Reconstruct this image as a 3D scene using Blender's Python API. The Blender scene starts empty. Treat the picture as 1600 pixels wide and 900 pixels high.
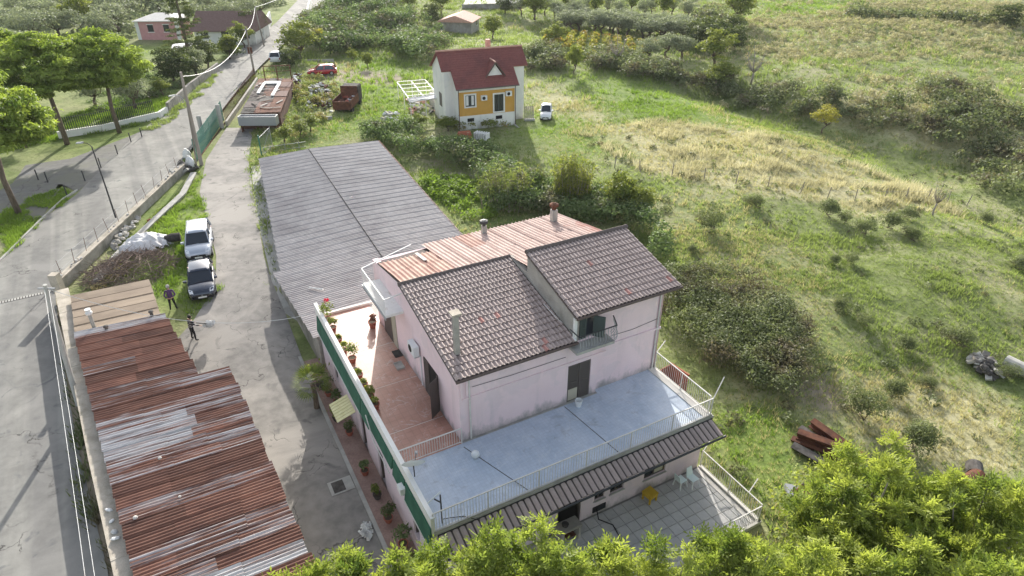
import bpy, bmesh, math, random
import numpy as np
from mathutils import Vector, Matrix
R = math.radians
rng = np.random.default_rng(7)
random.seed(7)
SC = bpy.context.scene
COL = SC.collection

# ------------------------------------------------------------------ camera
CAMH = 24.0
FPX = 1040.0                       # focal length in pixels of a 1600 px wide frame
PITCH = math.atan(615.0 / FPX)     # degrees below the horizontal
cam_d = bpy.data.cameras.new('camera')
cam = bpy.data.objects.new('camera', cam_d); COL.objects.link(cam)
cam_d.sensor_width = 36.0
cam_d.lens = 36.0 * FPX / 1600.0
cam_d.clip_end = 3000
cam.location = (0, 0, CAMH)
cam.rotation_euler = (math.pi / 2 - PITCH, 0, 0)
SC.camera = cam
SC.render.resolution_x = 1024; SC.render.resolution_y = 576

# ------------------------------------------------------------------ sky, sun, exposure
SUN_EL, SUN_AZ = 22.0, 95.5        # elevation, and azimuth counted from +X towards +Y
w = bpy.data.worlds.new('World'); SC.world = w; w.use_nodes = True
nt = w.node_tree; nt.nodes.clear()
sky = nt.nodes.new('ShaderNodeTexSky'); sky.sky_type = 'NISHITA'; sky.sun_disc = False
sky.sun_elevation = R(SUN_EL); sky.sun_rotation = R(90 - SUN_AZ)
sky.air_density = 1.0; sky.dust_density = 2.0; sky.ozone_density = 1.0
bg = nt.nodes.new('ShaderNodeBackground'); bg.inputs[1].default_value = 0.15
wo = nt.nodes.new('ShaderNodeOutputWorld')
hsv = nt.nodes.new('ShaderNodeHueSaturation'); hsv.inputs['Saturation'].default_value = .5   # thin high cloud whitens the whole sky
nt.links.new(sky.outputs[0], hsv.inputs['Color']); nt.links.new(hsv.outputs[0], bg.inputs[0]); nt.links.new(bg.outputs[0], wo.inputs[0])
sd = bpy.data.lights.new('sun', 'SUN'); sd.energy = 3.8; sd.angle = R(0.6); sd.color = (1.0, 0.95, 0.875)
so = bpy.data.objects.new('sun', sd); COL.objects.link(so)
sv = Vector((math.cos(R(SUN_AZ)) * math.cos(R(SUN_EL)), math.sin(R(SUN_AZ)) * math.cos(R(SUN_EL)), math.sin(R(SUN_EL))))
so.rotation_euler = sv.to_track_quat('Z', 'Y').to_euler()
so.location = (0, 60, 80)
SC.view_settings.view_transform = 'Standard'; SC.view_settings.look = 'None'
SC.view_settings.exposure = 1.02; SC.view_settings.gamma = 1.0
SC.view_settings.use_curve_mapping = False
SC.cycles.use_denoising = True
SC.cycles.max_bounces = 6; SC.cycles.transparent_max_bounces = 8

# ------------------------------------------------------------------ surveying: where the photograph's sight lines meet a height
_s, _c = math.sin(PITCH), math.cos(PITCH)
def P(px, py, z=0.0):
    u = (px - 800) / FPX; v = -(py - 450) / FPX
    d = (u, _c + v * _s, -_s + v * _c); t = (CAMH - z) / -d[2]
    return Vector((d[0] * t, d[1] * t, z))
def PJ(p):
    x, y, z = p[0], p[1], p[2] - CAMH
    dep = y * _c - z * _s
    return (800 + FPX * x / dep, 450 - FPX * (y * _s + z * _c) / dep)
def VH(foot, topy, z=0.0):
    q = P(foot[0], foot[1], z); lo, hi = 0.0, 40.0
    for _ in range(40):
        m = (lo + hi) / 2
        if PJ((q.x, q.y, z + m))[1] > topy: lo = m
        else: hi = m
    return m

# ------------------------------------------------------------------ noise
def vnoise(x, y, s, seed=0):
    x = np.asarray(x, float) / s; y = np.asarray(y, float) / s
    xi = np.floor(x).astype(np.int64); yi = np.floor(y).astype(np.int64)
    fx = x - xi; fy = y - yi; fx = fx * fx * (3 - 2 * fx); fy = fy * fy * (3 - 2 * fy)
    def h(a, b):
        n = (a * 374761393 + b * 668265263 + seed * 1442695041) & 0x7fffffff
        n = ((n ^ (n >> 13)) * 1274126177) & 0x7fffffff
        return ((n ^ (n >> 16)) & 0xffff) / 65535.0
    return (h(xi, yi) * (1 - fx) + h(xi + 1, yi) * fx) * (1 - fy) + (h(xi, yi + 1) * (1 - fx) + h(xi + 1, yi + 1) * fx) * fy
def inpoly(x, y, poly):
    x = np.asarray(x, float); y = np.asarray(y, float); r = np.zeros(x.shape, bool); n = len(poly)
    for i in range(n):
        x0, y0 = poly[i][:2]; x1, y1 = poly[(i + 1) % n][:2]
        c = (y0 > y) != (y1 > y)
        r ^= c & (x < (x1 - x0) * (y - y0) / ((y1 - y0) or 1e-9) + x0)
    return r
def dpoly(x, y, line):
    x = np.asarray(x, float); y = np.asarray(y, float); d = np.full(x.shape, 1e9)
    for (x0, y0), (x1, y1) in zip(line[:-1], line[1:]):
        L = (x1 - x0) ** 2 + (y1 - y0) ** 2
        t = np.clip(((x - x0) * (x1 - x0) + (y - y0) * (y1 - y0)) / L, 0, 1)
        d = np.minimum(d, np.hypot(x - x0 - t * (x1 - x0), y - y0 - t * (y1 - y0)))
    return d
def PP(pts, z=0.0): return [tuple(P(a, b, z)[:2]) for a, b in pts]
def sst(a, b, x):
    t = np.clip((np.asarray(x, float) - a) / (b - a), 0, 1); return t * t * (3 - 2 * t)

# ------------------------------------------------------------------ materials
MATS = {}
def newmat(name):
    m = bpy.data.materials.new(name); m.use_nodes = True
    n = m.node_tree; n.nodes.clear(); MATS[name] = m
    return m, n, n.links
def N(n, t, **kw):
    o = n.nodes.new(t)
    for k, v in kw.items(): setattr(o, k, v)
    return o
def noise_fac(n, scale, detail=5, rough=.6, lo=.35, hi=.65, coord='Object', stretch=None, dist=0.0):
    tc = N(n, 'ShaderNodeTexCoord'); src = tc.outputs[coord]
    if coord == 'World':
        pass
    if stretch:
        mp = N(n, 'ShaderNodeMapping'); mp.inputs['Scale'].default_value = stretch
        n.links.new(src, mp.inputs[0]); src = mp.outputs[0]
    t = N(n, 'ShaderNodeTexNoise'); t.inputs['Scale'].default_value = scale; t.inputs['Detail'].default_value = detail
    t.inputs['Roughness'].default_value = rough; t.inputs['Distortion'].default_value = dist
    n.links.new(src, t.inputs['Vector'])
    r = N(n, 'ShaderNodeMapRange'); r.inputs[1].default_value = lo; r.inputs[2].default_value = hi
    n.links.new(t.outputs['Fac'], r.inputs[0])
    return r.outputs[0], src, t
def mixc(n, f, a, b, bt='MIX'):
    m = N(n, 'ShaderNodeMix'); m.data_type = 'RGBA'; m.blend_type = bt
    for i, v in ((0, f), (6, a), (7, b)):
        if hasattr(v, 'is_linked') or hasattr(v, 'node'): n.links.new(v, m.inputs[i])
        elif i == 0: m.inputs[0].default_value = v
        else: m.inputs[i].default_value = (*v, 1) if len(v) == 3 else v
    return m.outputs[2]
def finish(n, color, rough=.8, metal=0.0, bump=None, bstr=.3, bdist=.02, spec=.3, coat=0.0):
    b = N(n, 'ShaderNodeBsdfPrincipled'); o = N(n, 'ShaderNodeOutputMaterial')
    if hasattr(color, 'node'): n.links.new(color, b.inputs['Base Color'])
    else: b.inputs['Base Color'].default_value = (*color, 1)
    if hasattr(rough, 'node'): n.links.new(rough, b.inputs['Roughness'])
    else: b.inputs['Roughness'].default_value = rough
    b.inputs['Metallic'].default_value = metal; b.inputs['Specular IOR Level'].default_value = spec
    b.inputs['Coat Weight'].default_value = coat
    if bump is not None:
        bp = N(n, 'ShaderNodeBump'); bp.inputs['Strength'].default_value = bstr; bp.inputs['Distance'].default_value = bdist
        n.links.new(bump, bp.inputs['Height']); n.links.new(bp.outputs[0], b.inputs['Normal'])
    n.links.new(b.outputs[0], o.inputs[0]); return b
def pm(name, c1, c2, scale=3.0, rough=.8, bstr=.2, c3=None, s3=.6, lo3=.5, hi3=.7, metal=0.0, spec=.3, rnd=0.0, coord='Object', lo=.35, hi=.65, stretch=None, coat=0.0, fine=None):
    """two-tone noise material, an optional third tone in large patches, optional per-object brightness scatter"""
    m, n, l = newmat(name)
    f, src, t = noise_fac(n, scale, lo=lo, hi=hi, coord=coord, stretch=stretch)
    c = mixc(n, f, c1, c2)
    if c3 is not None:
        f3, _, _ = noise_fac(n, s3, lo=lo3, hi=hi3, coord=coord, dist=.4)
        c = mixc(n, f3, c, c3)
    if fine:
        ff, _, _ = noise_fac(n, fine, detail=2, lo=.2, hi=.8, coord=coord)
        c = mixc(n, ff, mixc(n, 1.0, c, (.8, .8, .8), 'MULTIPLY'), mixc(n, 1.0, c, (1.15, 1.15, 1.15), 'MULTIPLY'))
    if rnd:
        oi = N(n, 'ShaderNodeObjectInfo'); r = N(n, 'ShaderNodeMapRange'); r.inputs[3].default_value = 1 - rnd; r.inputs[4].default_value = 1 + rnd
        l.new(oi.outputs['Random'], r.inputs[0])
        v = N(n, 'ShaderNodeHueSaturation'); l.new(c, v.inputs['Color']); l.new(r.outputs[0], v.inputs['Value']); c = v.outputs[0]
    finish(n, c, rough, metal, t.outputs['Fac'] if bstr else None, bstr, .02, spec, coat)
    return m
def plain(name, c, rough=.5, metal=0.0, spec=.4, coat=0.0):
    m, n, l = newmat(name); finish(n, c, rough, metal, None, spec=spec, coat=coat); return m
def leafmat(name, ca, cb, transl=.45, tc=None, rough=.6, cc=None):
    """thin leaf: colour between ca and cb by the leaf's own tint, light passes through"""
    m, n, l = newmat(name)
    a = N(n, 'ShaderNodeAttribute'); a.attribute_name = 'tint'
    c = mixc(n, a.outputs['Fac'], ca, cb)
    if cc is not None:
        f, _, _ = noise_fac(n, .35, lo=.5, hi=.62, coord='Object'); c = mixc(n, f, c, cc)
    d = N(n, 'ShaderNodeBsdfPrincipled'); d.inputs['Roughness'].default_value = rough; d.inputs['Specular IOR Level'].default_value = .25
    l.new(c, d.inputs['Base Color'])
    t = N(n, 'ShaderNodeBsdfTranslucent')
    l.new(mixc(n, 1.0, c, tc or (1.25, 1.2, .6), 'MULTIPLY'), t.inputs[0])
    x = N(n, 'ShaderNodeMixShader'); x.inputs[0].default_value = transl
    l.new(d.outputs[0], x.inputs[1]); l.new(t.outputs[0], x.inputs[2])
    o = N(n, 'ShaderNodeOutputMaterial'); l.new(x.outputs[0], o.inputs[0]); return m

# ------------------------------------------------------------------ object helpers
def tag(o, label=None, cat=None, group=None, kind=None):
    if label: o['label'] = label
    if cat: o['category'] = cat
    if group: o['group'] = group
    if kind: o['kind'] = kind
    return o
def empty(name, loc=(0, 0, 0), rz=0.0, label=None, cat=None, group=None):
    o = bpy.data.objects.new(name, None); COL.objects.link(o)
    o.location = loc; o.rotation_euler = (0, 0, rz); o.empty_display_size = .2
    return tag(o, label, cat, group)
class MB:
    def __init__(s): s.v = []; s.f = []
    def add(s, vs, fs):
        k = len(s.v); s.v += [tuple(p) for p in vs]; s.f += [tuple(i + k for i in f) for f in fs]; return s
    def box(s, x0, x1, y0, y1, z0, z1):
        return s.add([(x0, y0, z0), (x1, y0, z0), (x1, y1, z0), (x0, y1, z0), (x0, y0, z1), (x1, y0, z1), (x1, y1, z1), (x0, y1, z1)],
                     [(0, 3, 2, 1), (4, 5, 6, 7), (0, 1, 5, 4), (1, 2, 6, 5), (2, 3, 7, 6), (3, 0, 4, 7)])
    def hexa(s, bot, top):
        return s.add(list(bot) + list(top), [(3, 2, 1, 0), (4, 5, 6, 7), (0, 1, 5, 4), (1, 2, 6, 5), (2, 3, 7, 6), (3, 0, 4, 7)])
    def prism(s, poly, z0, z1):
        """poly: xy or xyz list (counter-clockwise); z0/z1 number or list"""
        n = len(poly); zb = z0 if isinstance(z0, (list, tuple)) else [z0] * n; zt = z1 if isinstance(z1, (list, tuple)) else [z1] * n
        vs = [(p[0], p[1], zb[i]) for i, p in enumerate(poly)] + [(p[0], p[1], zt[i]) for i, p in enumerate(poly)]
        return s.add(vs, [tuple(range(n - 1, -1, -1)), tuple(range(n, 2 * n))] + [(i, (i + 1) % n, n + (i + 1) % n, n + i) for i in range(n)])
    def quad(s, a, b, c, d): return s.add([a, b, c, d], [(0, 1, 2, 3)])
    def bar(s, p, q, w=.05, h=None, up=(0, 0, 1)):
        p = Vector(p); q = Vector(q); d = (q - p).normalized(); h = h or w
        u = Vector(up)
        if abs(d.dot(u)) > .98: u = Vector((0, 1, 0))
        x = d.cross(u).normalized() * (w / 2); y = x.cross(d).normalized() * (h / 2)
        return s.hexa([p - x - y, p + x - y, p + x + y, p - x + y][::-1], [q - x - y, q + x - y, q + x + y, q - x + y][::-1])
    def tube(s, pts, rad, n=8, cap=True):
        pts = [Vector(p) for p in pts]; rad = rad if isinstance(rad, (list, tuple)) else [rad] * len(pts)
        k = len(s.v); prev = None
        for i, p in enumerate(pts):
            d = (pts[min(i + 1, len(pts) - 1)] - pts[max(i - 1, 0)]).normalized()
            u = prev if prev is not None else (Vector((1, 0, 0)) if abs(d.z) > .7 else Vector((0, 0, 1)))
            x = (u - d * u.dot(d)).normalized(); prev = x; y = d.cross(x)
            for j in range(n):
                a = 2 * math.pi * j / n; s.v.append(tuple(p + (x * math.cos(a) + y * math.sin(a)) * rad[i]))
        for i in range(len(pts) - 1):
            for j in range(n): s.f.append((k + i * n + j, k + i * n + (j + 1) % n, k + (i + 1) * n + (j + 1) % n, k + (i + 1) * n + j))
        if cap:
            s.f.append(tuple(k + j for j in range(n - 1, -1, -1))); e = k + (len(pts) - 1) * n; s.f.append(tuple(e + j for j in range(n)))
        return s
    def lathe(s, c, prof, n=16):
        c = Vector(c); k = len(s.v)
        for r, z in prof:
            for j in range(n):
                a = 2 * math.pi * j / n; s.v.append((c.x + r * math.cos(a), c.y + r * math.sin(a), c.z + z))
        for i in range(len(prof) - 1):
            for j in range(n): s.f.append((k + i * n + j, k + i * n + (j + 1) % n, k + (i + 1) * n + (j + 1) % n, k + (i + 1) * n + j))
        s.f.append(tuple(k + j for j in range(n - 1, -1, -1))); e = k + (len(prof) - 1) * n; s.f.append(tuple(e + j for j in range(n)))
        return s
    def mesh(s, name, mat, smooth=False):
        me = bpy.data.meshes.new(name); me.from_pydata(s.v, [], s.f); me.validate()
        me.materials.append(mat if not isinstance(mat, str) else MATS[mat])
        if smooth:
            for p in me.polygons: p.use_smooth = True
        return me
    def build(s, name, mat, parent=None, smooth=False, bevel=0.0):
        me = s.mesh(name, mat, smooth)
        if bevel:
            bm = bmesh.new(); bm.from_mesh(me); bmesh.ops.remove_doubles(bm, verts=bm.verts, dist=1e-4)
            bmesh.ops.bevel(bm, geom=list(bm.edges), offset=bevel, segments=2, affect='EDGES', clamp_overlap=True); bm.to_mesh(me); bm.free()
        return link(name, me, parent)
def link(name, me, parent=None, loc=None, rot=None, scale=None):
    o = bpy.data.objects.new(name, me); COL.objects.link(o); o.parent = parent
    if loc is not None: o.location = loc
    if rot is not None: o.rotation_euler = rot
    if scale is not None: o.scale = scale
    return o
def box(name, mat, parent, x0, x1, y0, y1, z0, z1, bevel=0.0):
    return MB().box(min(x0, x1), max(x0, x1), min(y0, y1), max(y0, y1), min(z0, z1), max(z0, z1)).build(name, mat, parent, bevel=bevel)
def kids(o): return [c for c in COL.objects if c.parent == o]
def copy_tree(o, loc=None, rz=None, scale=None, parent=None, label=None, group=None):
    c = o.copy(); COL.objects.link(c); c.parent = parent
    if loc is not None: c.location = loc
    if rz is not None: c.rotation_euler = (0, 0, rz)
    if scale is not None: c.scale = (scale,) * 3 if isinstance(scale, (int, float)) else scale
    if label: c['label'] = label
    if group: c['group'] = group
    for ch in o.children: copy_tree(ch, parent=c)
    return c
def fastmesh(name, V, F, mat, tint=None, smooth=False):
    V = np.ascontiguousarray(V, np.float32); F = np.ascontiguousarray(F, np.int32); m, k = F.shape
    me = bpy.data.meshes.new(name); me.vertices.add(len(V)); me.vertices.foreach_set('co', V.ravel())
    me.loops.add(m * k); me.loops.foreach_set('vertex_index', F.ravel())
    me.polygons.add(m); me.polygons.foreach_set('loop_start', np.arange(0, m * k, k, dtype=np.int32))
    if smooth: me.polygons.foreach_set('use_smooth', np.ones(m, bool))
    me.update(calc_edges=True)
    if tint is not None:
        a = me.attributes.new('tint', 'FLOAT', 'FACE'); a.data.foreach_set('value', np.ascontiguousarray(tint, np.float32))
    me.materials.append(MATS[mat] if isinstance(mat, str) else mat)
    return me
def unit(v): return v / np.maximum(np.linalg.norm(v, axis=1, keepdims=True), 1e-9)
def leaf_arrays(C, S, T=None, Nn=None, aspect=.5, fold=.12):
    """diamond leaves: centres C, lengths S, tip directions T, normals Nn"""
    n = len(C)
    if T is None: T = unit(rng.normal(size=(n, 3)))
    if Nn is None: Nn = rng.normal(size=(n, 3))
    side = unit(np.cross(Nn, T)); Nn = np.cross(T, side); S = np.asarray(S).reshape(-1, 1)
    V = np.stack([C - T * S * .5, C + side * S * aspect * .5 + Nn * S * fold, C + T * S * .5, C - side * S * aspect * .5 + Nn * S * fold], 1).reshape(-1, 3)
    F = np.arange(4 * n, dtype=np.int32).reshape(n, 4)
    return V, F
def blob_leaves(blobs, per, size, aspect=.55, hemi=.15, flat=.8, inner=.55, tint_j=.25, light=.5, upbias=.35):
    """leaves in shells round many small clumps; returns V,F,tint"""
    B = np.asarray(blobs, float); nb = len(B)
    cnt = np.maximum(8, (per * (B[:, 3] / B[:, 3].mean()) ** 2)).astype(int)
    idx = np.repeat(np.arange(nb), cnt); n = len(idx)
    D = unit(rng.normal(size=(n, 3))); D[:, 2] = np.where(D[:, 2] < -hemi, -D[:, 2] * .6, D[:, 2])
    rad = B[idx, 3] * (inner + (1.08 - inner) * rng.random(n) ** .6)
    rad = rad * np.where(rng.random(n) < .10, 1.15 + .45 * rng.random(n), 1.0)      # stray sprigs break the outline
    C = B[idx, :3] + D * rad[:, None] * np.array([1, 1, flat])
    Nn = unit(D * .8 + rng.normal(size=(n, 3)) * .6 + np.array([0, 0, upbias]))
    T = unit(np.cross(Nn, rng.normal(size=(n, 3))))
    S = size * (.6 + .8 * rng.random(n))
    V, F = leaf_arrays(C, S, T, Nn, aspect)
    bt = rng.random(nb)
    tint = np.clip(light * bt[idx] + (1 - light) * rng.random(n) * 1.0 + D[:, 2] * .1, 0, 1)
    return V, F, tint
# ================================================================== MATERIALS
pm('asphalt', (.20, .195, .185), (.30, .29, .27), 1.2, .9, .25, c3=(.36, .35, .32), s3=.12, lo3=.45, hi3=.7, fine=40)
def crackmat(name, ca, cb, cc, crack_scale, w, s3=.25, patch=(.15, .15, .145), band=False):
    m, n, l = newmat(name)
    f, src, t = noise_fac(n, 1.6); c = mixc(n, f, ca, cb)
    f3, _, _ = noise_fac(n, s3, lo=.45, hi=.62, dist=.8); c = mixc(n, f3, c, cc)
    f4, _, _ = noise_fac(n, .5, lo=.6, hi=.68, dist=1.5); c = mixc(n, f4, c, patch)
    ff, _, _ = noise_fac(n, 35, detail=2, lo=.2, hi=.8); c = mixc(n, ff, c, mixc(n, 1., c, (1.2, 1.2, 1.2), 'MULTIPLY'))
    if band:       # lengthwise paving passes and wheel tracks
        mp = N(n, 'ShaderNodeMapping'); mp.inputs['Rotation'].default_value = (0, 0, R(60)); l.new(src, mp.inputs[0]); m2 = N(n, 'ShaderNodeMapping'); m2.inputs['Scale'].default_value = (.02, .8, 1); l.new(mp.outputs[0], m2.inputs[0])
        bn = N(n, 'ShaderNodeTexNoise'); bn.inputs['Scale'].default_value = 1.0; bn.inputs['Detail'].default_value = 4; l.new(m2.outputs[0], bn.inputs['Vector']); br_ = N(n, 'ShaderNodeMapRange'); br_.inputs[1].default_value = .42; br_.inputs[2].default_value = .6; l.new(bn.outputs['Fac'], br_.inputs[0]); c = mixc(n, br_.outputs[0], mixc(n, 1., c, (.84, .84, .85), 'MULTIPLY'), mixc(n, 1., c, (1.1, 1.1, 1.08), 'MULTIPLY'))
    # cracks: thin cell borders, distorted, only in places
    nz = N(n, 'ShaderNodeTexNoise'); nz.inputs['Scale'].default_value = 1.3; nz.inputs['Detail'].default_value = 6; l.new(src, nz.inputs['Vector'])
    ad = N(n, 'ShaderNodeVectorMath'); ad.operation = 'MULTIPLY_ADD'; l.new(nz.outputs['Color'], ad.inputs[0]); ad.inputs[1].default_value = (2.2, 2.2, 0); l.new(src, ad.inputs[2])
    vo = N(n, 'ShaderNodeTexVoronoi'); vo.feature = 'DISTANCE_TO_EDGE'; vo.inputs['Scale'].default_value = crack_scale; l.new(ad.outputs[0], vo.inputs['Vector'])
    r = N(n, 'ShaderNodeMapRange'); r.inputs[1].default_value = 0; r.inputs[2].default_value = w; r.inputs[3].default_value = 1; r.inputs[4].default_value = 0; l.new(vo.outputs['Distance'], r.inputs[0])
    g, _, _ = noise_fac(n, .35, lo=.46, hi=.56)
    mu = N(n, 'ShaderNodeMath'); mu.operation = 'MULTIPLY'; l.new(r.outputs[0], mu.inputs[0]); l.new(g, mu.inputs[1])
    c = mixc(n, mu.outputs[0], c, (.06, .055, .05))
    sb = N(n, 'ShaderNodeMath'); sb.operation = 'SUBTRACT'; l.new(t.outputs['Fac'], sb.inputs[0]); l.new(mu.outputs[0], sb.inputs[1])
    finish(n, c, .9, 0, sb.outputs[0], .35, .03); return m
crackmat('road_asphalt', (.175, .17, .157), (.22, .215, .198), (.26, .252, .23), .16, .006, band=True)
crackmat('drive_concrete', (.17, .16, .146), (.245, .23, .21), (.30, .278, .25), .3, .012, patch=(.15, .142, .132))
crackmat('pad_paving', (.12, .118, .11), (.17, .165, .15), (.15, .15, .12), .25, .012)
# plaster: rose wash, damp stains with their own shape near the floor
def plaster(name, c1, c2, stain, z0, z1):
    m, n, l = newmat(name); f, src, t = noise_fac(n, .9, lo=.3, hi=.7); c = mixc(n, f, c1, c2)
    sx = N(n, 'ShaderNodeSeparateXYZ'); l.new(src, sx.inputs[0])
    r = N(n, 'ShaderNodeMapRange'); r.inputs[1].default_value = z0; r.inputs[2].default_value = z1; r.inputs[3].default_value = .32; r.inputs[4].default_value = -.18; l.new(sx.outputs[2], r.inputs[0])
    sn, _, tt = noise_fac(n, 1.1, detail=8, rough=.7, lo=0, hi=1, stretch=(1, 1, .5))
    ad = N(n, 'ShaderNodeMath'); ad.operation = 'ADD'; l.new(tt.outputs['Fac'], ad.inputs[0]); l.new(r.outputs[0], ad.inputs[1])
    r2 = N(n, 'ShaderNodeMapRange'); r2.inputs[1].default_value = .62; r2.inputs[2].default_value = .85; l.new(ad.outputs[0], r2.inputs[0])
    c = mixc(n, r2.outputs[0], c, stain)
    st_, _, _ = noise_fac(n, 1.0, detail=6, rough=.6, lo=.56, hi=.85, stretch=(2.2, 2.2, .14)); c = mixc(n, st_, c, mixc(n, .42, c, stain)); pt_, _, _ = noise_fac(n, .45, detail=4, lo=.54, hi=.58, dist=.5); c = mixc(n, pt_, c, mixc(n, 1., c, (.93, .95, .95), 'MULTIPLY'))
    finish(n, c, .85, 0, t.outputs['Fac'], .12, .02, .2); return m
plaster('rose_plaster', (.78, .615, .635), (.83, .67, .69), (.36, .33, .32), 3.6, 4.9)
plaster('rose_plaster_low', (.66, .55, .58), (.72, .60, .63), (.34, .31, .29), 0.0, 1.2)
plaster('white_plaster', (.74, .73, .68), (.80, .79, .75), (.45, .43, .39), 0.0, 1.6)
plaster('ochre_plaster', (.54, .30, .07), (.60, .345, .09), (.5, .28, .06), 1.5, 2.2)
pm('grey_render', (.32, .30, .27), (.42, .40, .36), 1.5, .9, .3, c3=(.24, .23, .2), s3=.5, fine=20)
pm('old_wall', (.27, .255, .225), (.40, .375, .33), 1.3, .95, .5, c3=(.18, .175, .14), s3=.4, lo3=.48, hi3=.65, fine=15)
pm('wall_cap', (.42, .37, .30), (.52, .47, .39), 2.0, .95, .4, c3=(.3, .27, .21), s3=.9, fine=20)
pm('stone', (.30, .28, .24), (.46, .43, .38), 1.0, .95, .4, rnd=.3)
pm('rubble', (.45, .43, .40), (.62, .60, .56), 2.0, .9, .4, rnd=.25)
pm('fibre_cement', (.38, .35, .335), (.46, .43, .41), 1.4, .65, .1, c3=(.30, .275, .265), s3=.35, lo3=.45, hi3=.7, rnd=.035, fine=25, spec=.4)
pm('felt', (.20, .155, .115), (.29, .23, .17), .9, .9, .25, c3=(.20, .155, .115), s3=.6, rnd=.18, stretch=(.35, 1, 1))
def rusty(name, lo, hi):
    m, n, l = newmat(name)
    f, src, t = noise_fac(n, 1.0, detail=6, rough=.7, lo=lo, hi=hi, stretch=(.22, 5.5, 1), dist=.2)
    g1, _, _ = noise_fac(n, 2.2, lo=.3, hi=.7, stretch=(.5, 1.5, 1))
    galv = mixc(n, g1, (.48, .475, .47), (.62, .61, .60))
    r1, _, _ = noise_fac(n, 1.7, detail=8, lo=.3, hi=.7, stretch=(.4, 1.6, 1))
    rust = mixc(n, r1, (.13, .06, .044), (.30, .15, .10))
    oi = N(n, 'ShaderNodeObjectInfo'); hs = N(n, 'ShaderNodeHueSaturation'); r = N(n, 'ShaderNodeMapRange'); r.inputs[3].default_value = .78; r.inputs[4].default_value = 1.25
    l.new(oi.outputs['Random'], r.inputs[0]); l.new(r.outputs[0], hs.inputs['Value']); l.new(rust, hs.inputs['Color'])
    c = mixc(n, f, galv, hs.outputs[0])
    b = finish(n, c, .75, 0, t.outputs['Fac'], .15, .02, .35)
    return m
rusty('rust_full', .18, .34); rusty('rust_mixed', .37, .51); rusty('rust_light', .475, .64)
pm('rust_iron', (.075, .036, .026), (.16, .07, .042), 3, .92, .3, c3=(.22, .10, .06), s3=1.0, lo3=.55, spec=.15)
pm('clay_tile', (.32, .25, .225), (.42, .34, .31), 3.0, .6, .15, c3=(.26, .21, .19), s3=1.1, lo3=.5, hi3=.85, rnd=.10, spec=.5)
pm('clay_tile_red', (.40, .20, .17), (.5, .28, .24), 3.0, .85, .2, rnd=.2)
pm('clay_dark', (.09, .075, .07), (.15, .125, .115), 3.0, .9, .2, spec=.15)
pm('pan_sheet', (.41, .29, .25), (.50, .38, .335), 1.5, .8, .15, c3=(.38, .18, .145), s3=.3, lo3=.60, hi3=.66, rnd=.03, stretch=(1, .6, 1))
pm('pan_sheet_red', (.34, .19, .15), (.45, .28, .23), 1.5, .8, .15, c3=(.5, .38, .3), s3=.8, lo3=.5, hi3=.7, rnd=.06)
pm('roof_red_shingle', (.175, .06, .052), (.225, .08, .068), 5, .75, .2, c3=(.15, .055, .05), s3=.6)
pm('roof_brown', (.16, .105, .09), (.21, .14, .12), 4, .9, .2, spec=.12); plain('dark_seam', (.035, .032, .03), 1.0, 0, 0.0)
def tiled_floor(name, c1, c2, c3, size, rough, joint=.86):
    """small set tiles with faint joints, dirt blotches and dried puddle rims"""
    m, n, l = newmat(name); f, src, t = noise_fac(n, 1.4, detail=6); c = mixc(n, f, c1, c2); f3, _, _ = noise_fac(n, .4, lo=.45, hi=.75); c = mixc(n, f3, c, c3)
    b = N(n, 'ShaderNodeTexBrick'); b.offset = 0; b.inputs['Scale'].default_value = 1; b.inputs['Brick Width'].default_value = size; b.inputs['Row Height'].default_value = size; b.inputs['Mortar Size'].default_value = size * .05; b.inputs['Color1'].default_value = (1, 1, 1, 1); b.inputs['Color2'].default_value = (.93, .93, .93, 1); b.inputs['Mortar'].default_value = (joint - .12,) * 3 + (1,); l.new(src, b.inputs['Vector'])
    c = mixc(n, 1., c, b.outputs['Color'], 'MULTIPLY')
    f4, _, _ = noise_fac(n, .9, detail=8, rough=.7, lo=.56, hi=.7, dist=1.2); c = mixc(n, f4, c, mixc(n, 1., c, (.74, .72, .70), 'MULTIPLY'))
    f6, _, _ = noise_fac(n, .7, detail=3, lo=.495, hi=.505, dist=.6); f7, _, _ = noise_fac(n, .7, detail=3, lo=.505, hi=.515, dist=.6); sb = N(n, 'ShaderNodeMath'); sb.operation = 'SUBTRACT'; l.new(f6, sb.inputs[0]); l.new(f7, sb.inputs[1]); ml = N(n, 'ShaderNodeMath'); ml.operation = 'MULTIPLY'; l.new(sb.outputs[0], ml.inputs[0]); ml.inputs[1].default_value = .25; c = mixc(n, ml.outputs[0], c, (.75, .75, .73))
    finish(n, c, rough, 0, b.outputs['Fac'], .08, .004, .5)
tiled_floor('terracotta_floor', (.40, .205, .15), (.48, .26, .195), (.52, .32, .25), .33, .42, .93)
tiled_floor('blue_membrane', (.42, .50, .60), (.52, .59, .68), (.60, .66, .73), .16, .42, .97)
pm('patio_tile', (.40, .395, .38), (.48, .47, .455), 2.5, .75, .06, rnd=.07)
pm('grout', (.2, .195, .185), (.27, .26, .25), 4, .9, .1)
pm('screed', (.60, .57, .52), (.70, .67, .62), 1.5, .85, .1)
pm('cabin_wall', (.11, .065, .05), (.19, .105, .08), 2, .92, .3, c3=(.08, .06, .05), s3=.8, spec=.15)
pm('brick_paving', (.27, .175, .145), (.35, .24, .20), 2, .85, .2, fine=12)
pm('concrete', (.36, .35, .32), (.46, .45, .41), 2, .9, .3, c3=(.28, .27, .24), s3=.7)
pm('white_paint', (.70, .70, .67), (.78, .78, .75), 3, .6, .05, c3=(.55, .5, .44), s3=1.5, lo3=.6, hi3=.75)
pm('rail_paint', (.58, .56, .52), (.68, .66, .62), 3, .6, .05, c3=(.40, .33, .26), s3=1.5, lo3=.58, hi3=.75)
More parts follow.
